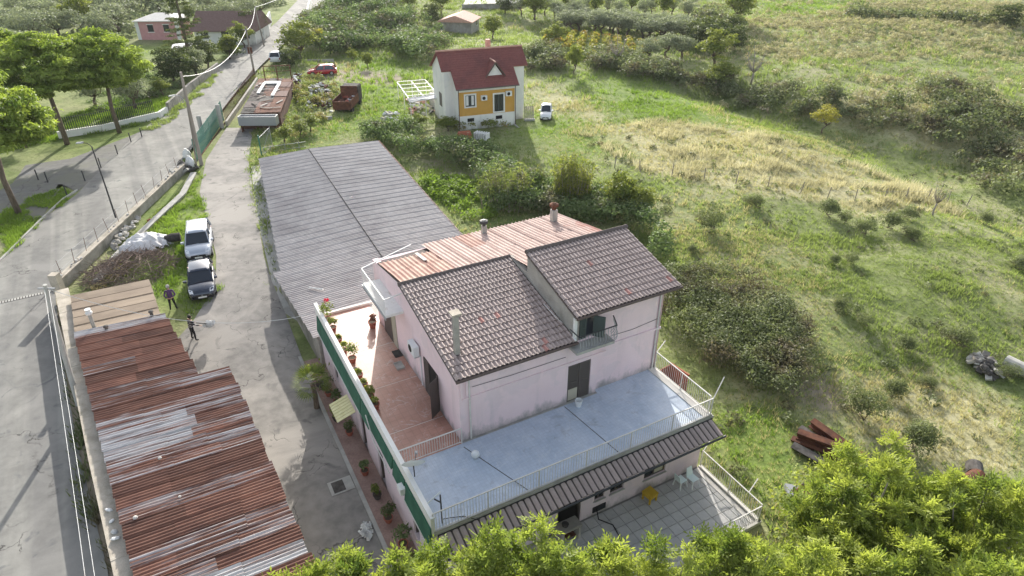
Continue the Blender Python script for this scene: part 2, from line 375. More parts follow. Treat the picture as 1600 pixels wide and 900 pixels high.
plain('white_plastic', (.75, .77, .77), .45); plain('mint_plastic', (.68, .78, .77), .45)
plain('dark_metal', (.04, .042, .045), .5); plain('black_rubber', (.02, .02, .02), .8); plain('grey_metal', (.35, .36, .37), .45, .3)
plain('gutter_brown', (.10, .07, .06), .5); plain('shutter_brown', (.10, .085, .075), .6); plain('shutter_green', (.07, .09, .085), .55)
plain('interior_dark', (.015, .014, .013), .9); plain('window_glass', (.03, .035, .045), .08, 0, .6); plain('curtain', (.45, .42, .33), .9)
pm('green_awning', (.025, .095, .062), (.04, .135, .085), 2, .8, .1); pm('green_fence', (.04, .15, .12), (.055, .19, .15), 2, .6, .05)
pm('straw_plastic', (.62, .56, .28), (.70, .65, .36), 3, .6, .05)
pm('mustard_box', (.48, .31, .025), (.55, .36, .035), 3, .6, .08); pm('orange_steel', (.27, .08, .04), (.34, .11, .055), 2, .7, .1)
pm('wood_pole', (.24, .21, .18), (.34, .30, .26), 3, .9, .3, stretch=(1, 1, .1)); pm('concrete_pole', (.40, .39, .36), (.48, .47, .43), 3, .85, .2)
pm('bark', (.10, .075, .055), (.19, .15, .115), 6, .95, .5, stretch=(1, 1, .3)); pm('bark_pale', (.25, .22, .18), (.36, .32, .27), 6, .95, .4, stretch=(1, 1, .3))
pm('terracotta_pot', (.30, .09, .06), (.38, .13, .085), 5, .8, .1); pm('soil', (.06, .045, .03), (.10, .075, .05), 6, .95, .3)
pm('tarp_white', (.60, .58, .57), (.76, .75, .74), 2.5, .7, .2, c3=(.4, .36, .35), s3=1.2, lo3=.55, hi3=.7)
pm('twig', (.13, .095, .075), (.25, .195, .16), 4, .95, .3, rnd=.3)
pm('pink_plaster', (.52, .27, .27), (.58, .32, .31), 2, .9, .1); pm('salmon_tile', (.50, .29, .22), (.6, .37, .29), 3, .85, .2)
pm('junk_white', (.6, .6, .58), (.76, .76, .74), 3, .8, .2, rnd=.25); pm('junk_dark', (.06, .055, .05), (.13, .12, .11), 3, .92, .2, spec=.12, rnd=.4)
plain('cloth_purple', (.10, .05, .13), .9); plain('cloth_black', (.02, .02, .022), .9); plain('skin', (.42, .26, .19), .6); plain('hair_grey', (.4, .38, .35), .8)
plain('hair_dark', (.02, .016, .012), .7); plain('cloth_stripe', (.45, .42, .42), .9)
plain('paint_silver', (.46, .50, .56), .28, .4, .5, .6); plain('paint_navy', (.022, .032, .055), .2, .2, .5, 1.0); plain('paint_white', (.72, .73, .74), .3, 0, .5, .5)
plain('paint_red', (.38, .015, .02), .25, 0, .5, .8); plain('tyre', (.02, .02, .02), .85); plain('rim', (.45, .45, .46), .35, .7)
plain('car_glass', (.02, .028, .04), .06, 0, .7); plain('lamp_glass', (.75, .78, .8), .1, 0, .6); plain('plate', (.8, .8, .78), .5); plain('black_trim', (.025, .025, .027), .55)
# foliage
leafmat('pine_leaf', (.11, .18, .04), (.40, .48, .12), .45, (1.2, 1.25, .6))
leafmat('tree_bright', (.12, .19, .042), (.45, .50, .13), .5, (1.12, 1.15, .62), cc=(.31, .35, .08))
leafmat('tree_mid', (.09, .14, .035), (.30, .34, .09), .45)
leafmat('olive_leaf', (.14, .17, .10), (.38, .41, .28), .35, (1.1, 1.15, .8))
leafmat('bramble', (.055, .10, .035), (.24, .31, .13), .4, (1.05, 1.15, .7), cc=(.19, .175, .11))
leafmat('bramble_brown', (.075, .105, .045), (.27, .30, .15), .4, (1.05, 1.1, .7), cc=(.17, .145, .095))
leafmat('dark_leaf', (.045, .075, .03), (.17, .21, .08), .35)
leafmat('dry_leaf', (.24, .20, .105), (.50, .43, .235), .4, (1.1, 1.05, .8))
leafmat('straw', (.36, .345, .20), (.70, .67, .47), .4, (1.1, 1.05, .85))
leafmat('yellow_leaf', (.30, .29, .04), (.52, .46, .09), .45, (1.05, 1.1, .7)); leafmat('vine_leaf', (.17, .20, .045), (.42, .38, .09), .45, (1.05, 1.1, .7), cc=(.36, .22, .05))
leafmat('cane_leaf', (.10, .15, .04), (.33, .37, .11), .45, (1.05, 1.1, .7), cc=(.30, .25, .11)); leafmat('cane_gold', (.13, .17, .04), (.40, .41, .11), .45, (1.05, 1.1, .65))
leafmat('grass_blade', (.13, .18, .055), (.36, .42, .165), .5, (1.05, 1.12, .65)); leafmat('grass_lush', (.12, .195, .035), (.31, .41, .09), .5, (1.05, 1.15, .6))
leafmat('grass_dry', (.30, .285, .14), (.56, .53, .30), .45, (1.1, 1.05, .8)); leafmat('tussock', (.26, .25, .13), (.62, .57, .36), .3, (1.1, 1.1, .8))
leafmat('flower_red', (.5, .02, .04), (.75, .05, .1), .3, (1, 1, 1)); leafmat('bush_red', (.16, .07, .045), (.30, .14, .09), .35, (1.1, 1, .9))

# ================================================================== THE LAY OF THE LAND
PHI = R(28.5)
H0 = P(721, 690, 3.6)                               # the house's inner corner: origin of its own axes
HB = Vector((math.cos(PHI), math.sin(PHI))); HA = Vector((-math.sin(PHI), math.cos(PHI)))
def HL(b, a, z=0.0): return Vector((H0.x + b * HB.x + a * HA.x, H0.y + b * HB.y + a * HA.y, z))
GULLY = PP([(1110, 130), (1230, 170), (1340, 190), (1450, 225), (1600, 310), (1800, 400)])
RAMP = PP([(352, 203), (372, 205)], .8)
def hz(x, y):
    x = np.asarray(x, float); y = np.asarray(y, float)
    b_ = (x - H0.x) * HB.x + (y - H0.y) * HB.y; a_ = (x - H0.x) * HA.x + (y - H0.y) * HA.y
    z = np.maximum(1.0 * sst(52, 74, y) * (1 - sst(-27, -12, x)), .85 * sst(13, 23, a_) * (1 - sst(3, 9, b_)) * sst(100, 84, y))   # the yard climbs to the road by the gate
    far = np.maximum(sst(14, 26, x - .25 * (y - 30)), sst(92, 125, y)) * sst(15, 24, y)
    z = z + far * (2.2 * (vnoise(x, y, 24, 3) - .5) + .7 * (vnoise(x, y, 8, 4) - .5) + .25 * (vnoise(x, y, 3.2, 5) - .5))
    u_ = (x * .62 + y * .78); w_ = (x * .78 - y * .62)                # cattle terraces slanting down the slope
    z = z + far * sst(110, 70, y) * (.30 * (vnoise(u_ * 1.0, w_ * .16, 1.7, 51) - .5) + .18 * (vnoise(u_, w_ * .25, .9, 52) - .5))
    z = z + (1 - far) * .08 * (vnoise(x, y, 3, 6) - .5) * sst(13, 16, x)
    z = z - 2.6 * np.exp(-(dpoly(x, y, GULLY) / 7.0) ** 2) * (x > 5)
    ex = np.interp(y, [6, 15, 35, 39, 62, 72, 85, 102, 117, 180, 300], [-8.5, -13.5, -28, -31, -32, -34.2, -37, -39.5, -40.5, -46, -60])
    z = np.where(x < ex + .3, np.minimum(z, .85), np.where(y > 66, .85 + (z - .85) * sst(0, 9, x - ex - .3), z))   # under and beside the road
    z = z + 22 * sst(230, 620, y) * sst(0, 14, x - ex)
    return z
def hz1(x, y): return float(hz(np.array([x]), np.array([y]))[0])
def G(px, py, dz=0.0):
    """point dz above the ground seen at a pixel"""
    z = 0.0
    for _ in range(10):
        q = P(px, py, z + dz); z = .4 * z + .6 * hz1(q.x, q.y)
    return Vector((q.x, q.y, z + dz))
Z_DRY = [PP(q) for q in (
    [(905, 195), (1000, 188), (1190, 196), (1290, 232), (1430, 268), (1530, 315), (1400, 322), (1200, 300), (1010, 272), (935, 232)],
    [(1150, 45), (1330, 22), (1600, 34), (1600, 90), (1440, 84), (1300, 96), (1160, 100)],
    [(1330, 0), (1600, 0), (1600, 34), (1400, 30)], [(820, 130), (900, 150), (935, 190), (880, 185), (835, 165)],
    [(1310, 590), (1440, 560), (1600, 600), (1600, 720), (1420, 700), (1340, 690)], [(1250, 160), (1420, 128), (1540, 140), (1600, 190), (1600, 240), (1420, 200)])]
Z_LUSH = [PP(q) for q in (
    [(815, 160), (860, 175), (900, 185), (980, 220), (985, 240), (900, 250), (830, 215)], [(640, 262), (760, 285), (800, 335), (740, 350), (690, 330)],
    [(530, 95), (600, 85), (690, 120), (640, 200), (560, 205), (545, 150)], [(395, 190), (560, 190), (560, 235), (400, 245)],
    [(215, 330), (330, 270), (325, 210), (300, 250), (318, 330), (335, 480), (250, 480), (240, 400)], [(380, 225), (402, 230), (404, 300), (388, 290)],
    [(1115, 640), (1230, 650), (1240, 780), (1180, 780), (1115, 700)],
    [(1185, 0), (1340, 0), (1330, 22), (1200, 28)], [(930, 110), (1100, 140), (1200, 185), (990, 190), (905, 150)])]
Z_DIRT = [PP(q) for q in ([(510, 105), (640, 122), (640, 135), (560, 140), (510, 130)], [(1230, 560), (1340, 600), (1300, 640), (1220, 610)], [(620, 240), (720, 270), (860, 330), (740, 300)])]
def zone(x, y, polys, soft=2.2, seed=11):
    x = np.asarray(x, float); y = np.asarray(y, float); acc = np.zeros(x.shape)
    s = soft * np.clip(y / 60, .4, 3)
    for k in range(5):
        jx = x + s * (2 * vnoise(x, y, 4.5, seed + k) - 1) * 1.2 + s * .5 * math.cos(k * 1.256); jy = y + s * (2 * vnoise(x, y, 4.5, seed + 20 + k) - 1) * 1.2 + s * .5 * math.sin(k * 1.256)
        r = np.zeros(x.shape, bool)
        for p in polys: r |= inpoly(jx, jy, p)
        acc += r
    return acc / 5

def ground_material():
    m, n, l = newmat('meadow')
    a = N(n, 'ShaderNodeAttribute'); a.attribute_name = 'zone'; s = N(n, 'ShaderNodeSeparateColor'); l.new(a.outputs['Color'], s.inputs[0])
    f, src, t = noise_fac(n, .55, detail=8, rough=.65, lo=.35, hi=.65); c = mixc(n, f, (.13, .17, .055), (.27, .305, .125))
    f2, _, _ = noise_fac(n, .16, detail=6, lo=.45, hi=.65); c = mixc(n, f2, c, (.33, .32, .18))
    f5, _, t5 = noise_fac(n, 3.2, detail=6, rough=.7, lo=.5, hi=.72); c = mixc(n, f5, c, (.11, .12, .05))
    dry = mixc(n, f, (.36, .33, .18), (.52, .48, .30)); dry = mixc(n, f5, dry, (.19, .19, .085))
    lush = mixc(n, f, (.12, .185, .04), (.24, .30, .085)); lush = mixc(n, f5, lush, (.08, .115, .03))
    c = mixc(n, s.outputs[0], c, dry); c = mixc(n, s.outputs[1], c, lush); c = mixc(n, s.outputs[2], c, mixc(n, f, (.24, .20, .145), (.36, .31, .23)))
    finish(n, c, .95, 0, t5.outputs['Fac'], .8, .12, .1)
ground_material()
def sheet(name, mat, xs, ys, zf, kind='structure', mask=None):
    X, Y = np.meshgrid(xs, ys); nx, ny = len(xs), len(ys); V = np.stack([X, Y, zf(X, Y)], -1).reshape(-1, 3)
    i = np.arange(nx * ny).reshape(ny, nx); F = np.stack([i[:-1, :-1], i[:-1, 1:], i[1:, 1:], i[1:, :-1]], -1).reshape(-1, 4)
    me = fastmesh(name, V, F, mat, smooth=True); o = link(name, me); tag(o, kind=kind); return o, V
xs = np.concatenate([np.linspace(-600, -130, 12)[:-1], np.arange(-130, 6, 1.0), np.arange(6, 66, .5), np.arange(66, 170, 1.0), np.linspace(170, 640, 12)])
ys = np.concatenate([np.linspace(-200, -8, 8)[:-1], np.arange(-8, 12, 1.0), np.arange(12, 80, .5), np.arange(80, 215, 1.0), np.linspace(215, 700, 24)])
gr, GV = sheet('ground', 'meadow', xs, ys, hz)
zc = np.ones((len(GV), 4), np.float32); zc[:, 0] = zone(GV[:, 0], GV[:, 1], Z_DRY) * np.where(GV[:, 1] > 95, .22, .85); zc[:, 1] = zone(GV[:, 0], GV[:, 1], Z_LUSH, seed=40); zc[:, 2] = zone(GV[:, 0], GV[:, 1], Z_DIRT, 1.2, 70)
at = gr.data.color_attributes.new('zone', 'FLOAT_COLOR', 'POINT'); at.data.foreach_set('color', zc.ravel())

# ---- the higher side: road, verge and gardens lie 1.2 m above the yard behind the retaining wall
ZR = 1.2
WALLP = [P(92, 434, 1.7), P(285, 256, 1.7)]
capz = 2.55
CAPP = [P(96, 452, capz), P(122, 570, capz), P(152, 710, capz), P(190, 870, capz), P(200, 915, capz)]
edge = [Vector((-8.5, 6.0)), CAPP[4].xy, CAPP[3].xy, CAPP[2].xy, CAPP[1].xy, CAPP[0].xy, WALLP[0].xy, WALLP[1].xy, Vector((-33.2, 65)), Vector((-34.2, 72)), P(345, 172, ZR).xy, P(400, 100, ZR).xy, P(432, 76, ZR).xy, P(515, -5, ZR).xy, Vector((-52, 230)), Vector((-60, 300))]
upper = [tuple(p) for p in edge] + [(-200, 300), (-200, 6)]
def zup(x, y): return ZR - .03 + .05 * (vnoise(x, y, 5, 9) - .5) + 1.5 * sst(-60, -110, x)
bm = bmesh.new()
# strips across the raised ground, from its edge outwards
ev = []
for k in range(len(edge) - 1):
    n = max(1, int((edge[k + 1] - edge[k]).length / 3))
    ev += [edge[k].lerp(edge[k + 1], i / n) for i in range(n)]
ev.append(edge[-1]); V = []; offs = [0, 1, 3, 6, 10, 15, 22, 30, 45, 70, 110, 180]
for p in ev:
    for o in offs: V.append((p.x - o, p.y, float(zup(np.array([p.x - o]), np.array([p.y]))[0])))
k = len(offs); F = [(i * k + j, i * k + j + 1, (i + 1) * k + j + 1, (i + 1) * k + j) for i in range(len(ev) - 1) for j in range(k - 1)]
V = np.array(V); me = fastmesh('verge_ground', V, np.array(F)[:, ::-1], 'meadow', smooth=True); vg = link('verge_ground', me); tag(vg, kind='structure')
zc = np.ones((len(V), 4), np.float32); zc[:, 0] = 0; zc[:, 1] = np.clip(vnoise(V[:, 0], V[:, 1], 9, 2) * 1.4 - .2, 0, 1); zc[:, 2] = (V[:, 1] < 37).astype(float); zc[:, 1] *= (V[:, 1] > 37)
at = me.color_attributes.new('zone', 'FLOAT_COLOR', 'POINT'); at.data.foreach_set('color', zc.ravel())
def strip(name, mat, lefts, rights, zf, nx=6, step=2.0, kind='structure'):
    """a ribbon between two edge lines"""
    L, Rr = [], []
    for a, b, c, d in zip(lefts[:-1], lefts[1:], rights[:-1], rights[1:]):
        n = max(1, int(max((b - a).length, (d - c).length) / step))
        for i in range(n): L.append(a.lerp(b, i / n)); Rr.append(c.lerp(d, i / n))
    L.append(lefts[-1]); Rr.append(rights[-1]); V = []
    for a, b in zip(L, Rr):
        for j in range(nx + 1): V.append(tuple(a.lerp(b, j / nx)))
    V = np.array(V); k = nx + 1
    F = np.array([(i * k + j, i * k + j + 1, (i + 1) * k + j + 1, (i + 1) * k + j) for i in range(len(L) - 1) for j in range(nx)])
    V = np.column_stack([V[:, 0], V[:, 1], zf(V[:, 0], V[:, 1])])
    o = link(name, fastmesh(name, V, F, mat, smooth=True)); tag(o, kind=kind); return o
vg = lambda pts: [G(a, b).xy for a, b in pts]
v2 = lambda pts, z: [P(a, b, z).xy for a, b in pts]
strip('road', 'road_asphalt',
      [Vector((-24, 4)), Vector((-26, 12)), Vector((-28.5, 18)), Vector((-31.5, 26)), Vector((-35.0, 36))] + v2([(0, 410), (70, 340), (118, 305), (200, 222), (262, 170), (338, 103), (400, 60), (432, 35), (475, -10)], ZR),
      [Vector((-7.5, 4))] + v2([(168, 890), (140, 775), (117, 675), (98, 560)], ZR)[:] + v2([(85, 448), (130, 402), (180, 355), (274, 264), (308, 222), (368, 145), (410, 100), (440, 72), (520, -10)], ZR),
      lambda x, y: np.full_like(x, ZR + .012), 10)
strip('parking_pad', 'pad_paving', v2([(-60, 330), (20, 286), (40, 258), (110, 248), (205, 212)], ZR), v2([(60, 350), (98, 288), (120, 300), (168, 262), (235, 198)], ZR), lambda x, y: np.full_like(x, ZR + .006), 6)
zdrive = lambda x, y: hz(x, y) + .03
strip('driveway', 'drive_concrete',
      [Vector((-14, -2))] + vg([(300, 950), (250, 800), (230, 650), (250, 560), (300, 505), (337, 450), (338, 400), (325, 350), (312, 300), (322, 250), (354, 200)]),
      [Vector((0, -2))] + vg([(650, 945), (596, 830), (521, 675), (476, 570), (446, 490), (425, 440), (412, 400), (404, 350), (396, 300), (388, 250), (396, 200)]), zdrive, 10)
# beaten earth and concrete along the annexe wall, and the brick walk beside the house
strip('annexe_apron', 'concrete', vg([(446, 490), (425, 440), (404, 350), (392, 262)]), vg([(510, 530), (466, 450), (440, 350), (418, 250)]), lambda x, y: hz(x, y) + .016, 4)
MB().prism([HL(b, a) for b, a in ((-4.0, -4.2), (-2.9, -4.2), (-2.9, 14.0), (-4.0, 14.0))], .0, .1).build('walkway', 'brick_paving')['kind'] = 'structure'
MB().prism([HL(b, a) for b, a in ((-4.18, -4.2), (-4.0, -4.2), (-4.0, 14.6), (-4.18, 14.6))], .0, .14).build('kerb', 'concrete')['kind'] = 'structure'
# kerb along the road's far side
kp = v2([(0, 410), (70, 340), (100, 312), (122, 298)], ZR)
for k in range(len(kp) - 1):
    a, b = kp[k], kp[k + 1]; d = (b - a).normalized(); nn = Vector((-d.y, d.x)) * .14
    MB().prism([a, b, b + nn, a + nn], ZR - .05, ZR + .13).build('kerb', 'concrete')['kind'] = 'structure'
kp = v2([(0, 312), (0, 300)], ZR)
# ================================================================== THE ROSE HOUSE
ZT = 3.6
house = empty('rose_house', (H0.x, H0.y, 0), PHI, 'large rose plastered house with stepped tiled roofs and red and blue terraces', 'house')
def hp(name, mat, mb, **k): return mb.build(name, mat, house, **k)
# lower storey
def wall_with_holes(name, mat, parent, axis, const, thick, u0, u1, z0, z1, holes):
    """vertical wall in plane axis=const (outer face), thickness inwards (sign), rectangular holes (ua,ub,za,zb)"""
    us = sorted({u0, u1, *[h[0] for h in holes], *[h[1] for h in holes]}); zs = sorted({z0, z1, *[h[2] for h in holes], *[h[3] for h in holes]})
    mb = MB()
    for a, b in zip(us[:-1], us[1:]):
        for c, d in zip(zs[:-1], zs[1:]):
            mu, mz = (a + b) / 2, (c + d) / 2
            if any(h[0] < mu < h[1] and h[2] < mz < h[3] for h in holes): continue
            t0, t1 = sorted((const, const + thick))
            if axis == 'y': mb.box(a, b, t0, t1, c, d)
            else: mb.box(t0, t1, a, b, c, d)
    me = mb.mesh(name, mat); bm = bmesh.new(); bm.from_mesh(me); bmesh.ops.remove_doubles(bm, verts=bm.verts, dist=1e-4)
    # drop the inner partitions between neighbouring blocks
    bm.faces.ensure_lookup_table(); seen = {}
    for f in bm.faces: seen.setdefault(tuple(sorted(v.index for v in f.verts)), []).append(f)
    bmesh.ops.delete(bm, geom=[f for fs in seen.values() if len(fs) > 1 for f in fs], context='FACES'); bm.to_mesh(me); bm.free()
    return link(name, me, parent)
LOWWIN = [(7.4, 8.65, .85, 1.65), (5.5, 6.25, .95, 1.6), (4.66, 5.2, .95, 1.5)]
LOWDOOR = (2.75, 3.95, .1, 2.2)
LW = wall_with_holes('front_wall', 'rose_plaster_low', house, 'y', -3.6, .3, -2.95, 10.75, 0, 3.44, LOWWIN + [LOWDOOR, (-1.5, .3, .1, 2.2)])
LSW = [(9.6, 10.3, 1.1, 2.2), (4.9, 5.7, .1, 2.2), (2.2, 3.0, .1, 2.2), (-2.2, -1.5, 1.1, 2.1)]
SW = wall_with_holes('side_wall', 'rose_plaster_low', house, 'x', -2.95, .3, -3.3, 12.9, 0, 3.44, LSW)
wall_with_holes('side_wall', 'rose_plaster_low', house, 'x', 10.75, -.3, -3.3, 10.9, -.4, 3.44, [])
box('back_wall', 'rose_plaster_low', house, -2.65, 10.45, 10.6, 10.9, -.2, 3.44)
for (a, b, c, d) in LOWWIN:
    f = MB().box(a, b, -3.47, -3.44, c, d).build('window', 'window_glass', house)
    MB().box(a, a + .05, -3.52, -3.42, c, d).box(b - .05, b, -3.52, -3.42, c, d).box(a + .05, b - .05, -3.52, -3.42, c, c + .05).box(a + .05, b - .05, -3.52, -3.42, d - .05, d).box((a + b) / 2 - .03, (a + b) / 2 + .03, -3.52, -3.42, c + .05, d - .05).build('window_frame', 'shutter_brown', f)
    if a == 7.4: MB().box(8.1, 8.58, -3.5, -3.475, c + .06, d - .06).build('curtain', 'curtain', f)
    MB().box(a - .06, b + .06, -3.66, -3.45, c - .05, c - .002).build('window_sill', 'concrete', f)
for (a, b, c, d) in (LOWDOOR, (-1.5, .3, .1, 2.2)):
    o = MB().box(a, b, -3.42, -3.38, c, d).build('door', 'interior_dark', house)
    MB().box(a, a + .08, -3.56, -3.42, c, d).box(b - .08, b, -3.56, -3.42, c, d).box(a + .08, b - .08, -3.56, -3.42, d - .08, d).build('door_frame', 'shutter_brown', o)
for (a, b, c, d) in LSW:
    o = MB().box(-2.75, -2.7, a, b, c, d).build('door' if c < .5 else 'window', 'shutter_brown' if c < .5 else 'window_glass', house)
    MB().box(-2.88, -2.75, a, a + .06, c, d).box(-2.88, -2.75, b - .06, b, c, d).box(-2.88, -2.75, a + .06, b - .06, d - .06, d).build('frame', 'shutter_brown', o)
# terrace slab and its two floors
hp('terrace_slab', 'concrete', MB().box(-3.0, 10.8, -3.95, 12.95, 3.44, 3.585))
hp('red_terrace_floor', 'terracotta_floor', MB().box(-2.85, 0, -.12, 12.9, 3.586, 3.6))['label'] = 'terracotta coloured terrace floor'
hp('blue_terrace_floor', 'blue_membrane', MB().box(-2.85, 10.72, -3.88, -.122, 3.586, 3.602).box(7.05, 10.72, -.12, .18, 3.586, 3.602))['label'] = 'pale blue waterproofed terrace floor'
for y in (1.9, 5.2, 8.5, 11.4): MB().box(-2.85, -.02, y - .012, y + .012, 3.6005, 3.603).build('floor_joint', 'screed', house)
hp('floor_seam', 'junk_dark', MB().bar((-.05, -.35, 3.604), (1.2, -3.8, 3.604), .035, .006)); hp('floor_seam', 'junk_dark', MB().bar((5.15, -.2, 3.604), (5.6, -3.85, 3.604), .035, .006))
hp('edge_strip', 'screed', MB().box(10.3, 10.76, -3.9, .17, 3.603, 3.64)); hp('edge_kerb', 'screed', MB().box(-3.0, .2, 12.75, 12.93, 3.6, 3.72))
# parapet along the drive, green awning folded under it
hp('parapet', 'white_plaster', MB().box(-3.0, -2.85, -3.9, 12.93, 3.586, 4.42))
hp('parapet_cap', 'white_plaster', MB().box(-3.02, -2.83, -3.95, 12.95, 4.42, 4.47))
for y0_, y1_, zb_ in ((4.6, 12.5, 2.95), (3.3, 4.5, 3.0), (.2, 3.2, 3.3), (-1.2, .1, 3.1), (-3.9, -1.3, 2.95)):
    hp('awning', 'green_awning', MB().hexa([(-3.16, y0_, zb_), (-3.01, y0_, zb_ + .06), (-3.01, y1_, zb_ + .06), (-3.16, y1_, zb_)], [(-3.05, y0_, 3.88), (-3.006, y0_, 3.9), (-3.006, y1_, 3.9), (-3.05, y1_, 3.88)]))
hp('awning_tube', 'rail_paint', MB().tube([(-3.2, 3.3, 3.9), (-3.24, 2.2, 3.2), (-3.22, .3, 3.0)], .025, 6)); hp('awning_tube', 'rail_paint', MB().tube([(-3.17, -3.9, 2.95), (-3.17, -1.3, 2.95)], .025, 6)); hp('awning_tube', 'rail_paint', MB().tube([(-3.17, 4.6, 2.95), (-3.17, 12.5, 2.95)], .025, 6))
hp('awning_box', 'junk_white', MB().box(-3.3, -3.06, -1.35, -.95, 3.3, 3.6))
# railings
def railing(parent, p, q, z, h=1.0, step=.125, mat='rail_paint', posts=2.2, r=.011):
    p = Vector(p); q = Vector(q); L = (q - p).length; d = (q - p) / L; root = MB()
    root.bar((*p, z + h), (*q, z + h), .05, .035).bar((*p, z + .09), (*q, z + .09), .03, .025)
    o = root.build('handrail', mat, parent)
    me = MB().tube([(0, 0, 0), (0, 0, h - .1)], r, 5, cap=False).mesh('baluster', mat)
    pe = MB().box(-.022, .022, -.022, .022, -.09, h - .1).mesh('post', mat)
    n = int(L / step); np_ = max(1, round(L / posts)); pk = {round(i * n / np_) for i in range(np_ + 1)}
    for i in range(n + 1):
        c = p + d * (i * L / n)
        if i in pk: link('rail_post', pe, o, (c.x, c.y, z + .09))
        else: link('baluster', me, o, (c.x, c.y, z + .09))
    return o
railing(house, (-2.9, -3.85), (10.66, -3.85), 3.6, .98)
railing(house, (10.66, -3.7), (10.66, .1), 3.62, .98)
railing(house, (-2.83, -.1), (-.02, -.1), 3.6, .85, .11)
hp('rail_arm', 'rail_paint', MB().bar((10.66, -3.85, 4.56), (11.75, -3.3, 5.0), .04).bar((10.66, .12, 4.56), (11.5, .5, 4.75), .04))
hp('edge_weeds', 'concrete', MB().box(-2.9, 10.7, -3.93, -3.9, 3.586, 3.7))
# upper storey: the low part (left) and the tall part
zl = lambda y: 7.02 + .2 * (y + .0)                      # underside line of the low roof
hp('gable_wall', 'rose_plaster', MB().add([(0, .0, 3.6), (0, 10.85, 3.6), (0, 10.85, 7.45), (0, 6.05, 8.2), (0, 0, 7.0), (.3, .0, 3.6), (.3, 10.85, 3.6), (.3, 10.85, 7.45), (.3, 6.05, 8.2), (.3, 0, 7.0)],
    [(4, 3, 2, 1, 0), (5, 6, 7, 8, 9), (0, 1, 6, 5), (1, 2, 7, 6), (2, 3, 8, 7), (3, 4, 9, 8), (4, 0, 5, 9)]))
FW = wall_with_holes('upper_front_wall', 'rose_plaster', house, 'y', 0.0, .3, .302, 7.0, 3.6, 7.0, [(5.38, 6.62, 3.6, 5.7)])
wall_with_holes('upper_front_wall', 'rose_plaster', house, 'y', .18, .3, 7.0, 10.7, 3.6, 8.22, [])
wall_with_holes('upper_front_wall', 'rose_plaster', house, 'y', .002, .28, 5.62, 6.998, 7.003, 8.22, [(5.84, 6.84, 7.003, 8.15)])
hp('tall_side_wall', 'grey_render', MB().add([(5.6, -.05, 7.0), (5.6, 4.2, 7.4), (5.6, 4.2, 9.3), (5.6, -.05, 8.25), (5.8, -.05, 7.0), (5.8, 4.2, 7.4), (5.8, 4.2, 9.3), (5.8, -.05, 8.25)],
    [(3, 2, 1, 0), (4, 5, 6, 7), (0, 1, 5, 4), (1, 2, 6, 5), (2, 3, 7, 6), (3, 0, 4, 7)]))
hp('right_wall', 'rose_plaster', MB().add([(10.7, .18, 3.6), (10.7, 10.85, 3.6), (10.7, 10.85, 7.4), (10.7, 4.2, 8.6), (10.7, 4.2, 9.3), (10.7, .18, 8.25), (10.4, .18, 3.6), (10.4, 10.85, 3.6), (10.4, 10.85, 7.4), (10.4, 4.2, 8.6), (10.4, 4.2, 9.3), (10.4, .18, 8.25)],
    [(0, 1, 2, 3, 4, 5), (11, 10, 9, 8, 7, 6), (0, 6, 7, 1), (1, 7, 8, 2), (2, 8, 9, 3), (3, 9, 10, 4), (4, 10, 11, 5), (5, 11, 6, 0)]))
hp('tall_rear_wall', 'grey_render', MB().box(5.8, 10.4, 4.0, 4.2, 7.6, 9.28))
box('back_wall', 'rose_plaster', house, .3, 10.4, 10.6, 10.85, 3.6, 7.4)
# string course
hp('string_course', 'rose_plaster', MB().box(.14, 5.25, -.06, -.001, 5.83, 5.93).box(5.25, 7.4, -.061, -.001, 5.82, 5.92).box(7.401, 10.72, .1, .179, 5.98, 6.08))
hp('pilaster', 'rose_plaster', MB().box(.05, .16, -.07, -.001, 6.0, 6.9).box(.3, .4, -.06, -.001, 6.0, 6.9))
# front door of the blue terrace: two shutter leaves
o = hp('door', 'interior_dark', MB().box(5.4, 6.6, .12, .16, 3.604, 5.69))
def shutter(parent, x0, x1, y, z0, z1, mat, axis='y', slat=True):
    t = .05
    mk = (lambda a, b, c, d, e, f: (a, b, c, d, e, f)) if axis == 'y' else (lambda a, b, c, d, e, f: (c, d, a, b, e, f))
    m = MB(); fr = .07
    for r in ((x0, x0 + fr, z0, z1), (x1 - fr, x1, z0, z1), (x0 + fr, x1 - fr, z0, z0 + fr), (x0 + fr, x1 - fr, z1 - fr, z1), (x0 + fr, x1 - fr, (z0 + z1) / 2 - .04, (z0 + z1) / 2 + .04)):
        m.box(*mk(r[0], r[1], y, y + t, r[2], r[3]))
    s = m.build('shutter', mat, parent); m = MB(); z = z0 + fr
    while z < z1 - fr - .02:
        m.box(*mk(x0 + fr, x1 - fr, y + .012, y + .035, z, z + .045)); z += .06
    m.build('louvre', mat, s); return s
shutter(o, 5.41, 5.99, .03, 3.62, 5.68, 'shutter_brown'); shutter(o, 6.01, 6.59, .01, 3.62, 5.68, 'shutter_brown')
MB().box(5.45, 5.95, .02, .028, 3.66, 4.3).build('screen_panel', 'curtain', o)
